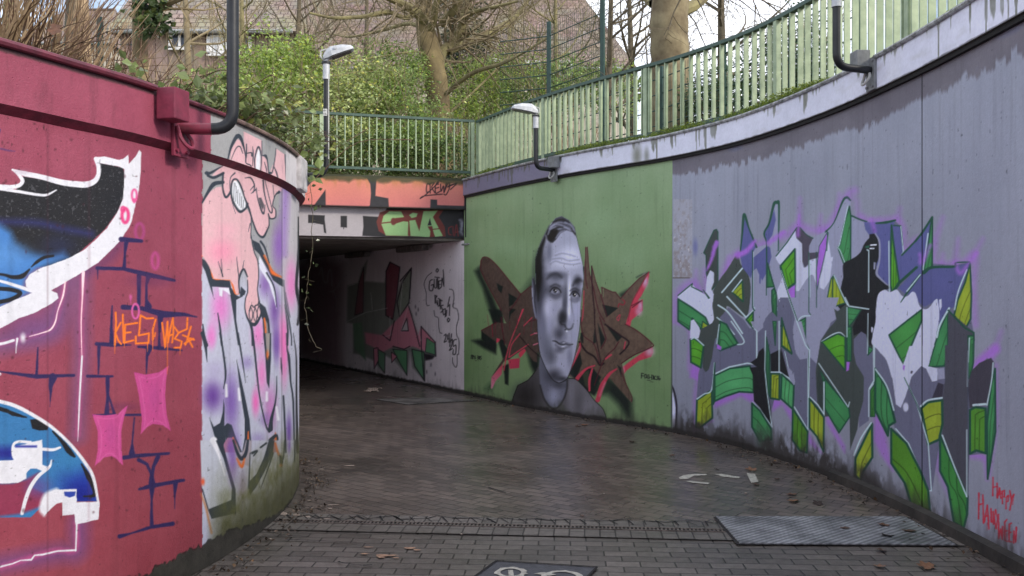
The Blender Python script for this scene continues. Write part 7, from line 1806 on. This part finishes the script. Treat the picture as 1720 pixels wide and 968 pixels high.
# ---- plane tree behind the underpass, its crown drawn limb by limb
rg = random.Random(21)
Y0 = 18.0
def Q(x, y, dy=0.0): return P(x, y, Y0 + dy)
t1 = empty('plane_tree', (Q(738, 300).x, Y0, 3.44)); tag(t1, 'forked plane tree with mossy crooked limbs standing behind the bushes over the underpass', 'tree')
mb = MB()
trunk, _ = limb(mb, [Q(742, 330), Q(742, 262), Q(738, 195), Q(732, 140), Q(724, 95), Q(715, 50), Q(712, 10), Q(706, -60)], [.27, .25, .24, .25, .25, .20, .18, .15], 14)
mb.build('trunk', M_bark, t1, smooth=True)
mb = MB()
L_ = [([Q(733, 112), Q(742, 88, .2), Q(762, 72, .3), Q(776, 45, .2), Q(782, 15, .3), Q(800, -30, .4)], [.16, .13, .12, .10, .09, .07]),
      ([Q(750, 85, .2), Q(790, 70, .8), Q(830, 52, 1.2), Q(862, 32, 1.4), Q(880, 10, 1.5), Q(900, -20, 1.7)], [.11, .09, .08, .06, .05, .035]),
      ([Q(776, 40, .2), Q(792, 22, -.4), Q(830, 12, -.8), Q(870, 2, -1)], [.06, .05, .035, .02]),
      ([Q(742, 40), Q(760, 20, -.3), Q(775, -5, -.5)], [.09, .08, .06]), ([Q(718, 60), Q(728, 35, -.3), Q(733, 5, -.6), Q(745, -25, -.8)], [.10, .08, .07, .06]),
      ([Q(722, 45), Q(700, 22, -.4), Q(672, 5, -.8), Q(640, -8, -1.2)], [.12, .10, .08, .06]), ([Q(700, 22, -.4), Q(680, 30, -.6), Q(650, 20, -.9), Q(610, 28, -1.3), Q(560, 30, -1.6), Q(520, 22, -1.8)], [.06, .05, .045, .04, .03, .02]),
      ([Q(724, 60, .3), Q(690, 40, .8), Q(640, 52, 1.3), Q(590, 62, 1.6), Q(560, 58, 1.9)], [.05, .045, .035, .025, .014]),
      ([Q(735, 170), Q(790, 125, -.6), Q(840, 108, -1.0), Q(880, 88, -1.2), Q(925, 60, -1.4)], [.05, .045, .04, .03, .02]),
      ([Q(738, 205), Q(800, 150, .8), Q(845, 105, 1.2), Q(870, 75, 1.5), Q(890, 40, 1.7)], [.03, .025, .02, .016, .01]),
      ([Q(728, 110), Q(705, 88, -.6), Q(660, 92, -1.0), Q(610, 100, -1.4)], [.03, .024, .018, .01])]
starts = []
for p_, r_ in L_:
    q, rr = limb(mb, p_, r_, 8); starts += [(q[i], (q[min(i + 1, len(q) - 1)] - q[i - 1]).normalized(), rr[i]) for i in range(3, len(q), 2)]
mb.build('limb', M_barkg, t1, smooth=True)
mb = MB()
for p_, d_, r_ in starts:
    for k in range(2):
        o = d_.orthogonal().normalized(); o.rotate(Matrix.Rotation(rg.uniform(0, 6.28), 3, d_))
        grow(mb, rg, p_, d_ * .5 + o * .8, rg.uniform(.8, 1.9), max(.007, r_ * .3), 2, up=.1, kids=3, minr=.0045)
mb.build('twigs', M_twig, t1)

# ---- thick plane tree on the right
t2 = empty('plane_tree', (P(1126, 110, 12.9).x, 12.9, 3.44)); tag(t2, 'thick pale patchy plane tree trunk rising behind the right railing', 'tree')
def Q2(x, y, dy=0.0): return P(x, y, 12.9 + dy)
mb = MB(); limb(mb, [Q2(1130, 300), Q2(1129, 200), Q2(1126, 110), Q2(1124, 50), Q2(1126, 0), Q2(1132, -60), Q2(1130, -160), Q2(1120, -300)], [.36, .31, .285, .28, .27, .25, .2, .15], 18)
mb.build('trunk', mat_plain('patchy_bark', (146, 134, 104), rough=.85, c2=(100, 86, 64), scale=3.4, bump=.6, bscale=12), t2, smooth=True)
mb = MB(); rg = random.Random(5)
for p_, r_ in (([Q2(1140, 20), Q2(1168, 8, .3), Q2(1200, -20, .6), Q2(1240, -60, .8)], [.10, .09, .07, .05]), ([Q2(1100, 5), Q2(1070, -20, .5), Q2(1020, -60, .8)], [.10, .08, .05])):
    limb(mb, p_, r_, 8)
mb.build('limb', M_barkg, t2, smooth=True)
mb = MB()
for i in range(26):
    x0 = rg.uniform(1030, 1300); y0 = rg.uniform(-90, 20)
    grow(mb, rg, Q2(x0, y0, rg.uniform(-1, 4)), (rg.uniform(-.8, .8), rg.uniform(-.3, .3), rg.uniform(-1.0, -.1)), rg.uniform(.8, 1.8), rg.uniform(.010, .02), 2, up=-.12, kids=4, minr=.004)
mb.build('twigs', M_barkd, t2)

# ---- other bare trees behind
def bare_tree(x, y, Y, h, r, label, seed, mat=M_barkd, lean=(0, 0), kids=4, depth=4, spread=.7, first=.25, group=None, nb=16, blen=.36):
    rg = random.Random(seed); b = P(x, y, Y); b.z = 3.42
    root = empty('bare_tree', b); tag(root, label, 'tree', group)
    pts = [b + Vector((lean[0] * t * h + .1 * math.sin(3 * t + seed), lean[1] * t * h, h * t)) for t in (0, .2, .4, .6, .8, 1)]
    mb = MB(); q, rr = limb(mb, pts, [r, r * .9, r * .75, r * .55, r * .35, r * .12], 9); mb.build('trunk', mat, root, smooth=True)
    mb = MB()
    for i in range(nb):
        t = first + (1 - first) * (i + rg.random()) / nb; k = min(len(q) - 2, int(t * (len(q) - 1))); a = rg.uniform(0, 6.28)
        grow(mb, rg, q[k], (math.cos(a), math.sin(a), rg.uniform(.2, .9)), h * rg.uniform(blen * .6, blen) * (1.15 - .5 * t), max(.012, rr[k] * .5), depth - 2, up=.25, kids=kids, minr=.0055, spread=spread)
    mb.build('branches', mat, root)
    return root
bare_tree(1018, 120, 16.5, 7.0, .075, 'slim dark bare tree behind the tall fence posts', 31, nb=18)
bare_tree(1205, 120, 19, 8.5, .12, 'bare tree with fine twigs against the white sky right of the thick trunk', 32, nb=20)
bare_tree(1060, 120, 22, 8.5, .12, 'bare tree between the slim dark tree and the thick trunk', 33, nb=20)
bare_tree(940, 120, 20, 7.0, .09, 'bare tree before the right half of the tiled roof', 34, M_barkg, nb=18)
bare_tree(860, 120, 23, 8, .10, 'bare mossy tree left of the fence before the tiled roof', 35, M_barkg, nb=20)
bare_tree(500, 100, 22, 8, .12, 'bare tree before the roof left of the lamp', 36, nb=22)
bare_tree(610, 100, 24, 8.5, .12, 'bare tree before the roof right of the lamp', 37, nb=22)
bare_tree(400, 100, 19, 7, .09, 'bare tree behind the black pole at the left', 38, M_barkg, nb=18)
bare_tree(310, 100, 16, 6.5, .08, 'bare tree before the house windows', 39, M_twig, nb=18)
bare_tree(228, 60, 10.5, 5.5, .10, 'pale crooked tree with ivy at the left above the planting bed', 40, M_bark, lean=(.03, 0), nb=10)
bare_tree(150, 60, 8.6, 4.5, .075, 'pale straight thin tree at the left above the planting bed', 41, M_straw, nb=6, first=.5)
bare_tree(133, 60, 11.5, 5.5, .12, 'darker trunk right behind the pale straight tree', 42, M_barkd, nb=8, first=.5)
bare_tree(24, 60, 8.5, 5.0, .07, 'leftmost thin trunk at the edge of the picture', 43, M_barkg, nb=8)

# ivy on the pale tree
iv = []
for i in range(420):
    t = RNG.random(); c_ = P(252 + 8 * math.sin(i), 55 - 75 * t, 10.2); iv.append([c_.x + RNG.normal() * .10, c_.y + RNG.normal() * .1, c_.z + RNG.normal() * .05])
o = leaves('ivy', iv, None, .09, (88, 106, 70), M_leafg, None, colvar=.3, aspect=1.1); tag(o, 'dark green ivy hanging round the pale crooked tree', 'ivy')

# ---- evergreen bushes over the underpass
def bush(blobs, n, size, col, label, seed, group=None, stems=10, cat='bush', colvar=.3, name='evergreen_bush'):
    rg = random.Random(seed); b0_ = blobs[0]
    root = empty(name, (b0_[0], b0_[1], 3.44)); tag(root, label, cat, group)
    pts = clump_points(n, blobs)
    pts = pts[pts[:, 2] > 3.42]
    leaves('foliage', pts, None, size * .8, col, M_leafg, root, colvar=colvar * 1.3)
    mb = MB(); shoots(rg, (b0_[0], b0_[1], 3.42), stems * 4, (b0_[2] + b0_[5] - 3.44) * 1.12, max(b0_[3], .3) * 1.1, r=.013, mb=mb, seg=5); mb.build('stems', M_twig, root)
    return root
def BL(x, y, Y, rx, ry, rz): p = P(x, y, Y); return (p.x, p.y, p.z, rx, ry, rz)
G1_, G2_, G3_ = (154, 176, 94), (140, 164, 94), (172, 184, 122)
gb = 'evergreen bushes over the underpass'
bush([BL(470, 160, 16.5, 1.0, 1.0, 1.15), BL(500, 110, 16.8, .6, .7, .55), BL(430, 190, 16, .8, .8, .9)], 15000, .085, G1_, 'tallest bright green bush, directly left of the lamp', 51, gb)
bush([BL(580, 185, 16.2, .95, .9, .9), BL(620, 150, 16.8, .8, .8, .6), BL(560, 240, 15.6, .8, .6, .7)], 14000, .085, G3_, 'light green bush right below the grey lamp head', 52, gb)
bush([BL(335, 205, 15.5, .8, .9, .7), BL(300, 235, 14.5, .8, .7, .5), BL(385, 160, 16, .5, .6, .45)], 11000, .075, G2_, 'bright green bush behind the foreground black pole', 53, gb)
bush([BL(670, 190, 16.5, .8, .8, .85), BL(665, 115, 17.5, .7, .7, .5), BL(690, 250, 15.6, .7, .6, .6)], 11000, .08, G2_, 'green bush just left of the forked plane tree', 54, gb)
bush([BL(800, 160, 20, 1.1, .8, .8), BL(850, 130, 20.5, .9, .8, .6), BL(790, 220, 18.9, 1.1, .7, .9)], 13000, .085, G1_, 'loose green bush right of the forked plane tree', 55, gb)
bush([BL(900, 170, 19.5, 1.0, .9, .7), BL(960, 140, 20.0, 1.0, .8, .6), BL(1030, 150, 19.5, .8, .8, .5)], 11000, .08, G2_, 'green bush behind the tall mesh fence', 56, gb)
bush([BL(470, 260, 15.4, 1.1, .5, .7), BL(600, 270, 15.2, 1.0, .5, .6), BL(730, 270, 15.6, 1.0, .5, .6)], 13000, .075, (100, 120, 70), 'dark low hedge of leaves directly behind the straight railing', 57, gb)
bush([BL(1340, 110, 10.6, .42, .45, .62), BL(1300, 165, 10.6, .55, .5, .55), BL(1380, 160, 10.2, .5, .5, .5)], 12000, .05, (56, 82, 44), 'dense dark conical bush seen through the right railing', 58, None)
bush([BL(1215, 165, 12, .5, .5, .38), BL(1180, 180, 12.5, .5, .4, .3)], 5000, .06, (64, 88, 50), 'low dark bush seen through the right railing beside the thick trunk', 59, None)
# undergrowth of bare shoots inside the bushes
for i, (x, Y, lb) in enumerate(((800, 17.3, 'thicket of pale bare shoots right of the forked plane tree'), (700, 17, 'thicket of pale bare shoots left of the forked plane tree'), (880, 17.5, 'thicket of bare shoots near the corner of the railings'), (960, 16, 'thicket of bare shoots behind the tall fence post'), (360, 13.5, 'thicket of bare shoots behind the left wall end'))):
    b = P(x, 300, Y); b.z = 3.42; root = empty('bare_shrub', b); tag(root, lb, 'shrub', 'bare shrubs')
    rg = random.Random(70 + i); shoots(rg, b, 60, 2.0, 1.1, r=.011, seg=5).build('stems', M_straw if i % 2 else M_twig, root)
# dark conifer behind
bush([BL(775, 70, 26, .9, .9, 1.7), BL(785, 140, 26, 1.2, 1.0, 1.4)], 9000, .12, (52, 66, 44), 'dark conifer behind the forked plane tree', 60, None, name='conifer', cat='tree')

# ---- dry shrubs of the left bed
for i, (x, Y, n_, h, lb) in enumerate(((-20, 5.2, 80, 1.0, 'dry brown brushwood at the left edge of the picture'), (40, 5.6, 90, 1.0, 'dense dry brushwood second from the left edge'), (95, 6.2, 90, 1.1, 'dry straw coloured brushwood before the pale straight tree'), (165, 6.9, 80, .95, 'dry brushwood between the two pale trees'), (220, 7.6, 60, .9, 'dry brushwood before the ivy tree'), (275, 8.6, 50, .8, 'thin dry brushwood above the bottle'))):
    b = P(x, 60, Y); s_ = max(0, (-b.x - 2.0)); b.z = 2.75 + .12 * s_
    root = empty('dry_shrub', b); tag(root, lb, 'shrub', 'dry shrubs on the left bed'); rg = random.Random(90 + i)
    shoots(rg, b, n_, h, .55, r=.0075, seg=4, lean=(.08, 0)).build('stems', M_straw if i % 2 == 0 else M_twigr, root)
    mb = shoots(rg, b, n_ // 2, h * .7, .8, r=.006, seg=4, droop=.5); mb.build('arching_stems', M_twigr if i % 2 == 0 else M_straw, root)
# withered leaves in the bed
pts = []
for i in range(900):
    s = RNG.uniform(sL1 - 3.0, sL1 + 3.0); d_ = RNG.uniform(.1, 1.6); x, y = PL.xy(s, -.2); z_ = np.interp(d_, [p[0] for p in prof], [p[1] for p in prof]); pts.append((float(x) - d_, float(y), z_ + .02 + abs(RNG.normal()) * .03))
o = leaves('leaf_litter', np.array(pts), None, .07, (128, 92, 66), M_leafdry, None, colvar=.35, aspect=1.3); tag(o, 'brown leaf litter on the planting bed', 'leaves', kind='stuff')
pts = []
for i in range(500):
    s = RNG.uniform(.2, 10); x, y = PR.xy(s, RNG.uniform(-.40, -.06)); pts.append((float(x), float(y), TOPR + .02 + abs(RNG.normal()) * .01))
o = leaves('leaf_litter', np.array(pts), None, .045, (132, 98, 72), M_leafdry, None, colvar=.35, aspect=1.4); tag(o, 'small dead leaves along the ledge under the right railing', 'leaves', kind='stuff')
# three larger withered leaves sticking up on the left wall top
for (x, y, Y, sz, lb) in ((93, 50, 4.9, .10, 'big rust brown withered leaf caught in the dry brushwood'), (268, 135, 5.3, .10, 'rust brown withered leaf standing on the wall top beside the magenta box')):
    o = bpy.data.objects.new('withered_leaf', LV[2]); COL.objects.link(o); o.location = P(x, y, Y); o.scale = (sz * .55,) * 3; o.rotation_euler = (1.2, .4, 1.0 + x); tag(o, lb, 'leaf', 'withered leaves on the left bed')

# fine debris swept against the feet of the walls
pts = []
for path, s_0, s_1, o0 in ((PR, .5, 12.5, .03), (PL, sL1 - 1.5, sL1 + 3.5, .0)):
    for i in range(420):
        s = RNG.uniform(s_0, s_1); x, y = path.xy(s, o0 + abs(RNG.normal()) * .12); pts.append((float(x), float(y), .008 + RNG.random() * .01))
o = leaves('debris', np.array(pts), None, .03, (78, 64, 52), M_leafdry, None, colvar=.5, aspect=1.4, upbias=2); tag(o, 'crumbled leaves and grit gathered along the feet of the walls', 'debris', kind='stuff')

# ---- moss strips
def moss(name, path, s0, s1, o0, o1, z, label, n=900, cover=.45, seed=1, h=.03, col=(98, 120, 50)):
    P_ = []; ss = RNG.uniform(s0, s1, n * 14); oo = RNG.uniform(o0, o1, n * 14); m = fbm(ss * 1.3, oo * 6, seed) + .25 * fbm(ss * 9, oo * 30, seed + 1); keep = m > np.quantile(m, 1 - cover)
    ss, oo, m = ss[keep], oo[keep], m[keep]; x, y = path.xy(ss, 0); x1, y1 = path.xy(ss, 1.0); P_ = np.stack([x + (x1 - x) * oo, y + (y1 - y) * oo, z + (m - m.min()) * h + RNG.random(len(ss)) * h * .5], 1)
    return tag(leaves(name, P_, None, .02, col, M_leafg, None, colvar=.35, aspect=1.4), label, 'moss', kind='stuff')
moss('moss', PR, .3, 13, -.16, .012, TOPR + .004, 'bright green moss along the ledge under the right railing', n=2600, cover=.5, seed=3, h=.16, col=(128, 146, 62))
moss('moss', PL, sL1 - 2.6, sL1 - .3, -.2, -.06, TOPL + .045, 'green moss on the top of the left wall', n=700, cover=.35, seed=5, h=.02, col=(84, 92, 46))
moss('moss', PB, 0, 6, -.3, .012, 3.498, 'dark moss along the top edge of the underpass beam', n=1400, cover=.7, seed=8, h=.05, col=(76, 84, 42))

# ---- brambles spilling over the end of the left wall and a hanging vine
def bramble():
    root = empty('bramble', (-1.95, 6.6, 2.7)); tag(root, 'bramble with dull green leaves spilling over the top of the left wall behind the pole', 'bramble')
    rg = random.Random(3); mb = MB(); pts = []; s_lo, s_hi = PL.s_at_px(345, 6, 16), PL.s_at_px(498, 6, 15.5) + .8
    for i in range(150):
        s = rg.uniform(s_lo, s_hi); x, y = PL.xy(s, -.05 - rg.random() * .5); b = Vector((float(x), float(y), 2.70)); a = rg.uniform(-1.6, 1.6); L = rg.uniform(.2, .55)
        q = [b + Vector((math.cos(a) * L * t, math.sin(a) * L * t, (.38 * math.sin(math.pi * t * .8)) * L * rg.uniform(.9, 1.3))) for t in (0, .3, .6, .85, 1)]
        mb.tube(q, [.004, .0035, .003, .002, .001], 3, caps=False)
        for k in range(9):
            t = rg.random(); j = min(3, int(t * 4)); pts.append(q[j].lerp(q[j + 1], t * 4 - j) + Vector([rg.gauss(0, .03) for _ in range(3)]))
    mb.build('stems', M_twigr, root)
    leaves('foliage', np.array([tuple(p) for p in pts]), None, .062, (122, 136, 84), M_leafg, root, colvar=.3, aspect=1.35)
    mb = MB(); pts = []
    for i in range(44):
        b = P(rg.uniform(485, 540), 225 + 80 * rg.random() ** 1.2, 7.3 + rg.uniform(-.45, .3)); pts.append(b)
    leaves('foliage', np.array([tuple(p) for p in pts]), None, .085, (128, 144, 84), M_leafg, root, colvar=.2, aspect=1.2)
    for p_ in ([(500, 270), (560, 250), (620, 215)], [(530, 300), (600, 240), (690, 235)], [(470, 210), (500, 190), (520, 182)], [(480, 250), (510, 280), (545, 285)]):
        q = [P(x, y, 7.5 + .15 * i) for i, (x, y) in enumerate(p_)]; mb.tube([Vector(a) for a in catmull([tuple(v) for v in q], 4)], .0035, 4, caps=False)
    mb.build('runners', M_twigr, root)
bramble()
vi = empty('hanging_vine', (-1.8, 7.45, 2.6)); tag(vi, 'single thin vine hanging down before the dark underpass mouth', 'vine')
vp = [(519, 300), (524, 340), (525, 390), (522, 440), (516, 480), (513, 510), (516, 545), (528, 578), (541, 587)]
vq = [Vector(a) for a in catmull([tuple(P(x, y, 7.2)) for x, y in vp], 5)]
vq = [p + Vector((RNG.normal() * .004, RNG.normal() * .01, 0)) for p in vq]
mv = MB().tube(vq, .0028, 5, caps=False)
for k in range(3, len(vq) - 2, 5): mv.tube([vq[k], vq[k] + Vector((RNG.normal() * .03, RNG.normal() * .02, -.02)), vq[k] + Vector((RNG.normal() * .05, RNG.normal() * .02, -.04))], .0014, 3, caps=False)
mv.build('stem', mat_plain('vine_stem', (86, 80, 60), rough=.7, bump=0), vi)
pts = [P(x, y, 7.2) for x, y in ((527, 312), (538, 318), (518, 336), (530, 350), (538, 348), (522, 345), (534, 404), (525, 418), (515, 422), (526, 442), (532, 446), (510, 466), (518, 470), (522, 478), (508, 488), (516, 492), (518, 518), (524, 522), (515, 545), (500, 320), (494, 300), (502, 302))]
leaves('foliage', np.array([tuple(p) for p in pts]), None, .042, (92, 108, 70), M_leafg, vi, colvar=.35, aspect=1.5)

# ------------------------------------------------------------------ houses behind
def tile_mat(name, ca, cb, w=.30, h=.34):
    m, n, b = new_mat(name); tcn = N(n, 'ShaderNodeTexCoord'); mp_ = N(n, 'ShaderNodeMapping')
    n.links.new(tcn.outputs['Object'], mp_.inputs['Vector'])
    br = N(n, 'ShaderNodeTexBrick'); br.inputs['Scale'].default_value = 1; br.inputs['Brick Width'].default_value = w; br.inputs['Row Height'].default_value = h; br.inputs['Mortar Size'].default_value = .022; br.inputs['Mortar Smooth'].default_value = .6
    br.inputs['Color1'].default_value = L4(ca); br.inputs['Color2'].default_value = L4(cb); br.inputs['Mortar'].default_value = L4((104, 88, 82)); n.links.new(mp_.outputs['Vector'], br.inputs['Vector'])
    no = N(n, 'ShaderNodeTexNoise', Scale=.8, Detail=5); n.links.new(tcn.outputs['Object'], no.inputs['Vector']); mx = N(n, 'ShaderNodeMixRGB', blend_type='MULTIPLY'); mx.inputs['Fac'].default_value = .5
    n.links.new(br.outputs['Color'], mx.inputs['Color1']); n.links.new(no.outputs['Color'], mx.inputs['Color2']); n.links.new(mx.outputs['Color'], b.inputs['Base Color'])
    b.inputs['Roughness'].default_value = .75; bp = N(n, 'ShaderNodeBump', Strength=.8, Distance=.04); iv_ = N(n, 'ShaderNodeMath', operation='MULTIPLY'); iv_.inputs[1].default_value = -1
    n.links.new(br.outputs['Fac'], iv_.inputs[0]); n.links.new(iv_.outputs[0], bp.inputs['Height']); n.links.new(bp.outputs['Normal'], b.inputs['Normal']); return m
M_tile = tile_mat('roof_tiles', (162, 144, 132), (138, 121, 111)); M_tile2 = tile_mat('roof_tiles_light', (176, 162, 146), (150, 138, 124), .3, .3)
M_brick = tile_mat('house_brick', (172, 152, 136), (150, 130, 116), .5, .14); M_render = mat_plain('pale_render', (200, 192, 176), rough=.9, c2=(170, 162, 148), scale=1)
M_glass = mat_plain('window_glass', (70, 78, 92), rough=.08, bump=0, var=.3, scale=1); M_wht = mat_plain('white_frame', (226, 226, 226), rough=.5, bump=0, var=.04)
def house(px0, px1, eave_y, ridge_h, Y, label, rmat, wmat, windows, name='house', slope=45, hipf=.28):
    e = P(px0, eave_y, Y); e2_ = P(px1, eave_y, Y); z_e = e.z; x0, x1 = e.x, e2_.x
    root = empty(name, ((x0 + x1) / 2, Y, 3.44)); tag(root, label, 'house')
    D = ridge_h / math.tan(R(slope)) * 2
    MB().box(((x0 + x1) / 2, Y + .5 + D / 2, (3.4 + z_e) / 2), (x1 - x0 - .3, D, z_e - 3.4)).build('wall', wmat, root)
    # front roof slope as its own object so that its tiles follow its own axes
    def slopeface(front):
        o = bpy.data.objects.new('roof', None)
        W = x1 - x0 + .6; Ls = math.hypot(D / 2 + .3, ridge_h + .2); me = bpy.data.meshes.new('roof'); hip = Ls * hipf
        v = [(-W / 2, 0, 0), (W / 2, 0, 0), (W / 2 - hip, Ls, 0), (-W / 2 + hip, Ls, 0)]; v += [(a, b, -.15) for a, b, c in v]
        me.from_pydata(v, [], [(0, 1, 2, 3), (7, 6, 5, 4), (0, 4, 5, 1), (1, 5, 6, 2), (2, 6, 7, 3), (3, 7, 4, 0)]); me.materials.append(rmat)
        o = bpy.data.objects.new('roof', me); COL.objects.link(o); o.parent = root
        o.location = (0, (.2 if front else .8 + D) , z_e - 3.44 - .05); a = math.atan2(ridge_h, D / 2 + .3); o.rotation_euler = (a, 0, 0) if front else (a, 0, math.pi)
        return o
    slopeface(True); slopeface(False)
    z_r = z_e + ridge_h; hip = math.hypot(D / 2 + .3, ridge_h) * hipf
    MB().add([(x0 - .2, Y + .2, z_e - .05), (x0 - .2, Y + .8 + D, z_e - .05), (x0 - .2 + hip, Y + .5 + D / 2, z_r - .1)], [(0, 1, 2)]).build('roof_end', rmat, root)
    MB().add([(x1 + .2, Y + .2, z_e - .05), (x1 + .2, Y + .8 + D, z_e - .05), (x1 + .2 - hip, Y + .5 + D / 2, z_r - .1)], [(0, 2, 1)]).build('roof_end', rmat, root)
    MB().tube([(x0, Y + .1, z_e - .08), (x1, Y + .1, z_e - .08)], .09, 8).build('gutter', M_pipe, root)
    for (wx0, wy0, wx1, wy1, dy) in windows:
        a = P(wx0, wy1, Y + dy); b = P(wx1, wy0, Y + dy); cx, cz = (a.x + b.x) / 2, (a.z + b.z) / 2; w, h = b.x - a.x, b.z - a.z
        if dy > .6:
            MB().box((cx, Y + dy + .9, cz + .05), (w + .4, 1.8, h + .5)).build('dormer', wmat, root); MB().box((cx, Y + dy + .8, cz + h / 2 + .42), (w + .7, 2.2, .14)).build('dormer_roof', rmat, root)
        fr_ = MB(); t_ = .13; yy = Y + dy - .04
        for q in (((cx, yy, cz - h / 2), (w + t_, .12, t_)), ((cx, yy, cz + h / 2), (w + t_, .12, t_)), ((cx - w / 2, yy, cz), (t_, .12, h)), ((cx + w / 2, yy, cz), (t_, .12, h)), ((cx, yy, cz), (t_ * .7, .11, h))): fr_.box(*q)
        f = fr_.build('window', M_wht, root); MB().box((cx, yy + .03, cz), (w, .03, h)).build('pane', M_glass if (wx0 != 351) else M_wht, f, world=False)
    return root
house(420, 1062, 112, 8.4, 40, 'large house with a big brown tiled roof behind the trees in the middle', M_tile, M_render, [(812, 102, 838, 128, .45), (880, 105, 905, 130, .45), (940, 105, 960, 130, .45), (560, 125, 585, 150, .45)])
house(186, 490, 48, 8.0, 34, 'house with a pale brick roof and white windows at the left behind the trees', M_tile2, M_brick, [(287, 56, 318, 82, .42), (351, 60, 383, 92, .42), (392, 60, 420, 90, .46)], slope=52, hipf=.12)
house(30, 178, 70, 3.6, 60, 'distant house with a tiled roof at the far left', M_tile, M_render, [])
# green lamp post pieces at the left: slim green fence posts behind the dry shrubs
fb = empty('mesh_fence', (-5.5, 10.5, 3.3)); tag(fb, 'dark green mesh fence half hidden behind the dry brushwood on the left bed', 'fence')
for x in (20, 92, 168, 240): q = P(x, 60, 11); MB().box((q.x, q.y, 4.2), (.06, .05, 1.9)).build('post', M_fence, fb)
mb = MB(); a_, b_ = P(-20, 60, 11), P(245, 60, 11)
for z in np.arange(3.4, 5.15, .2): mb.tube([(a_.x, 11, z), (b_.x, 11, z)], .005, 4)
for k in range(46): q = a_.lerp(b_, k / 45); mb.tube([(q.x, 11, 3.3), (q.x, 11, 5.1)], .0025, 3, caps=False)
mb.build('mesh_panel', M_fence, fb)
print('objects', len(bpy.data.objects))
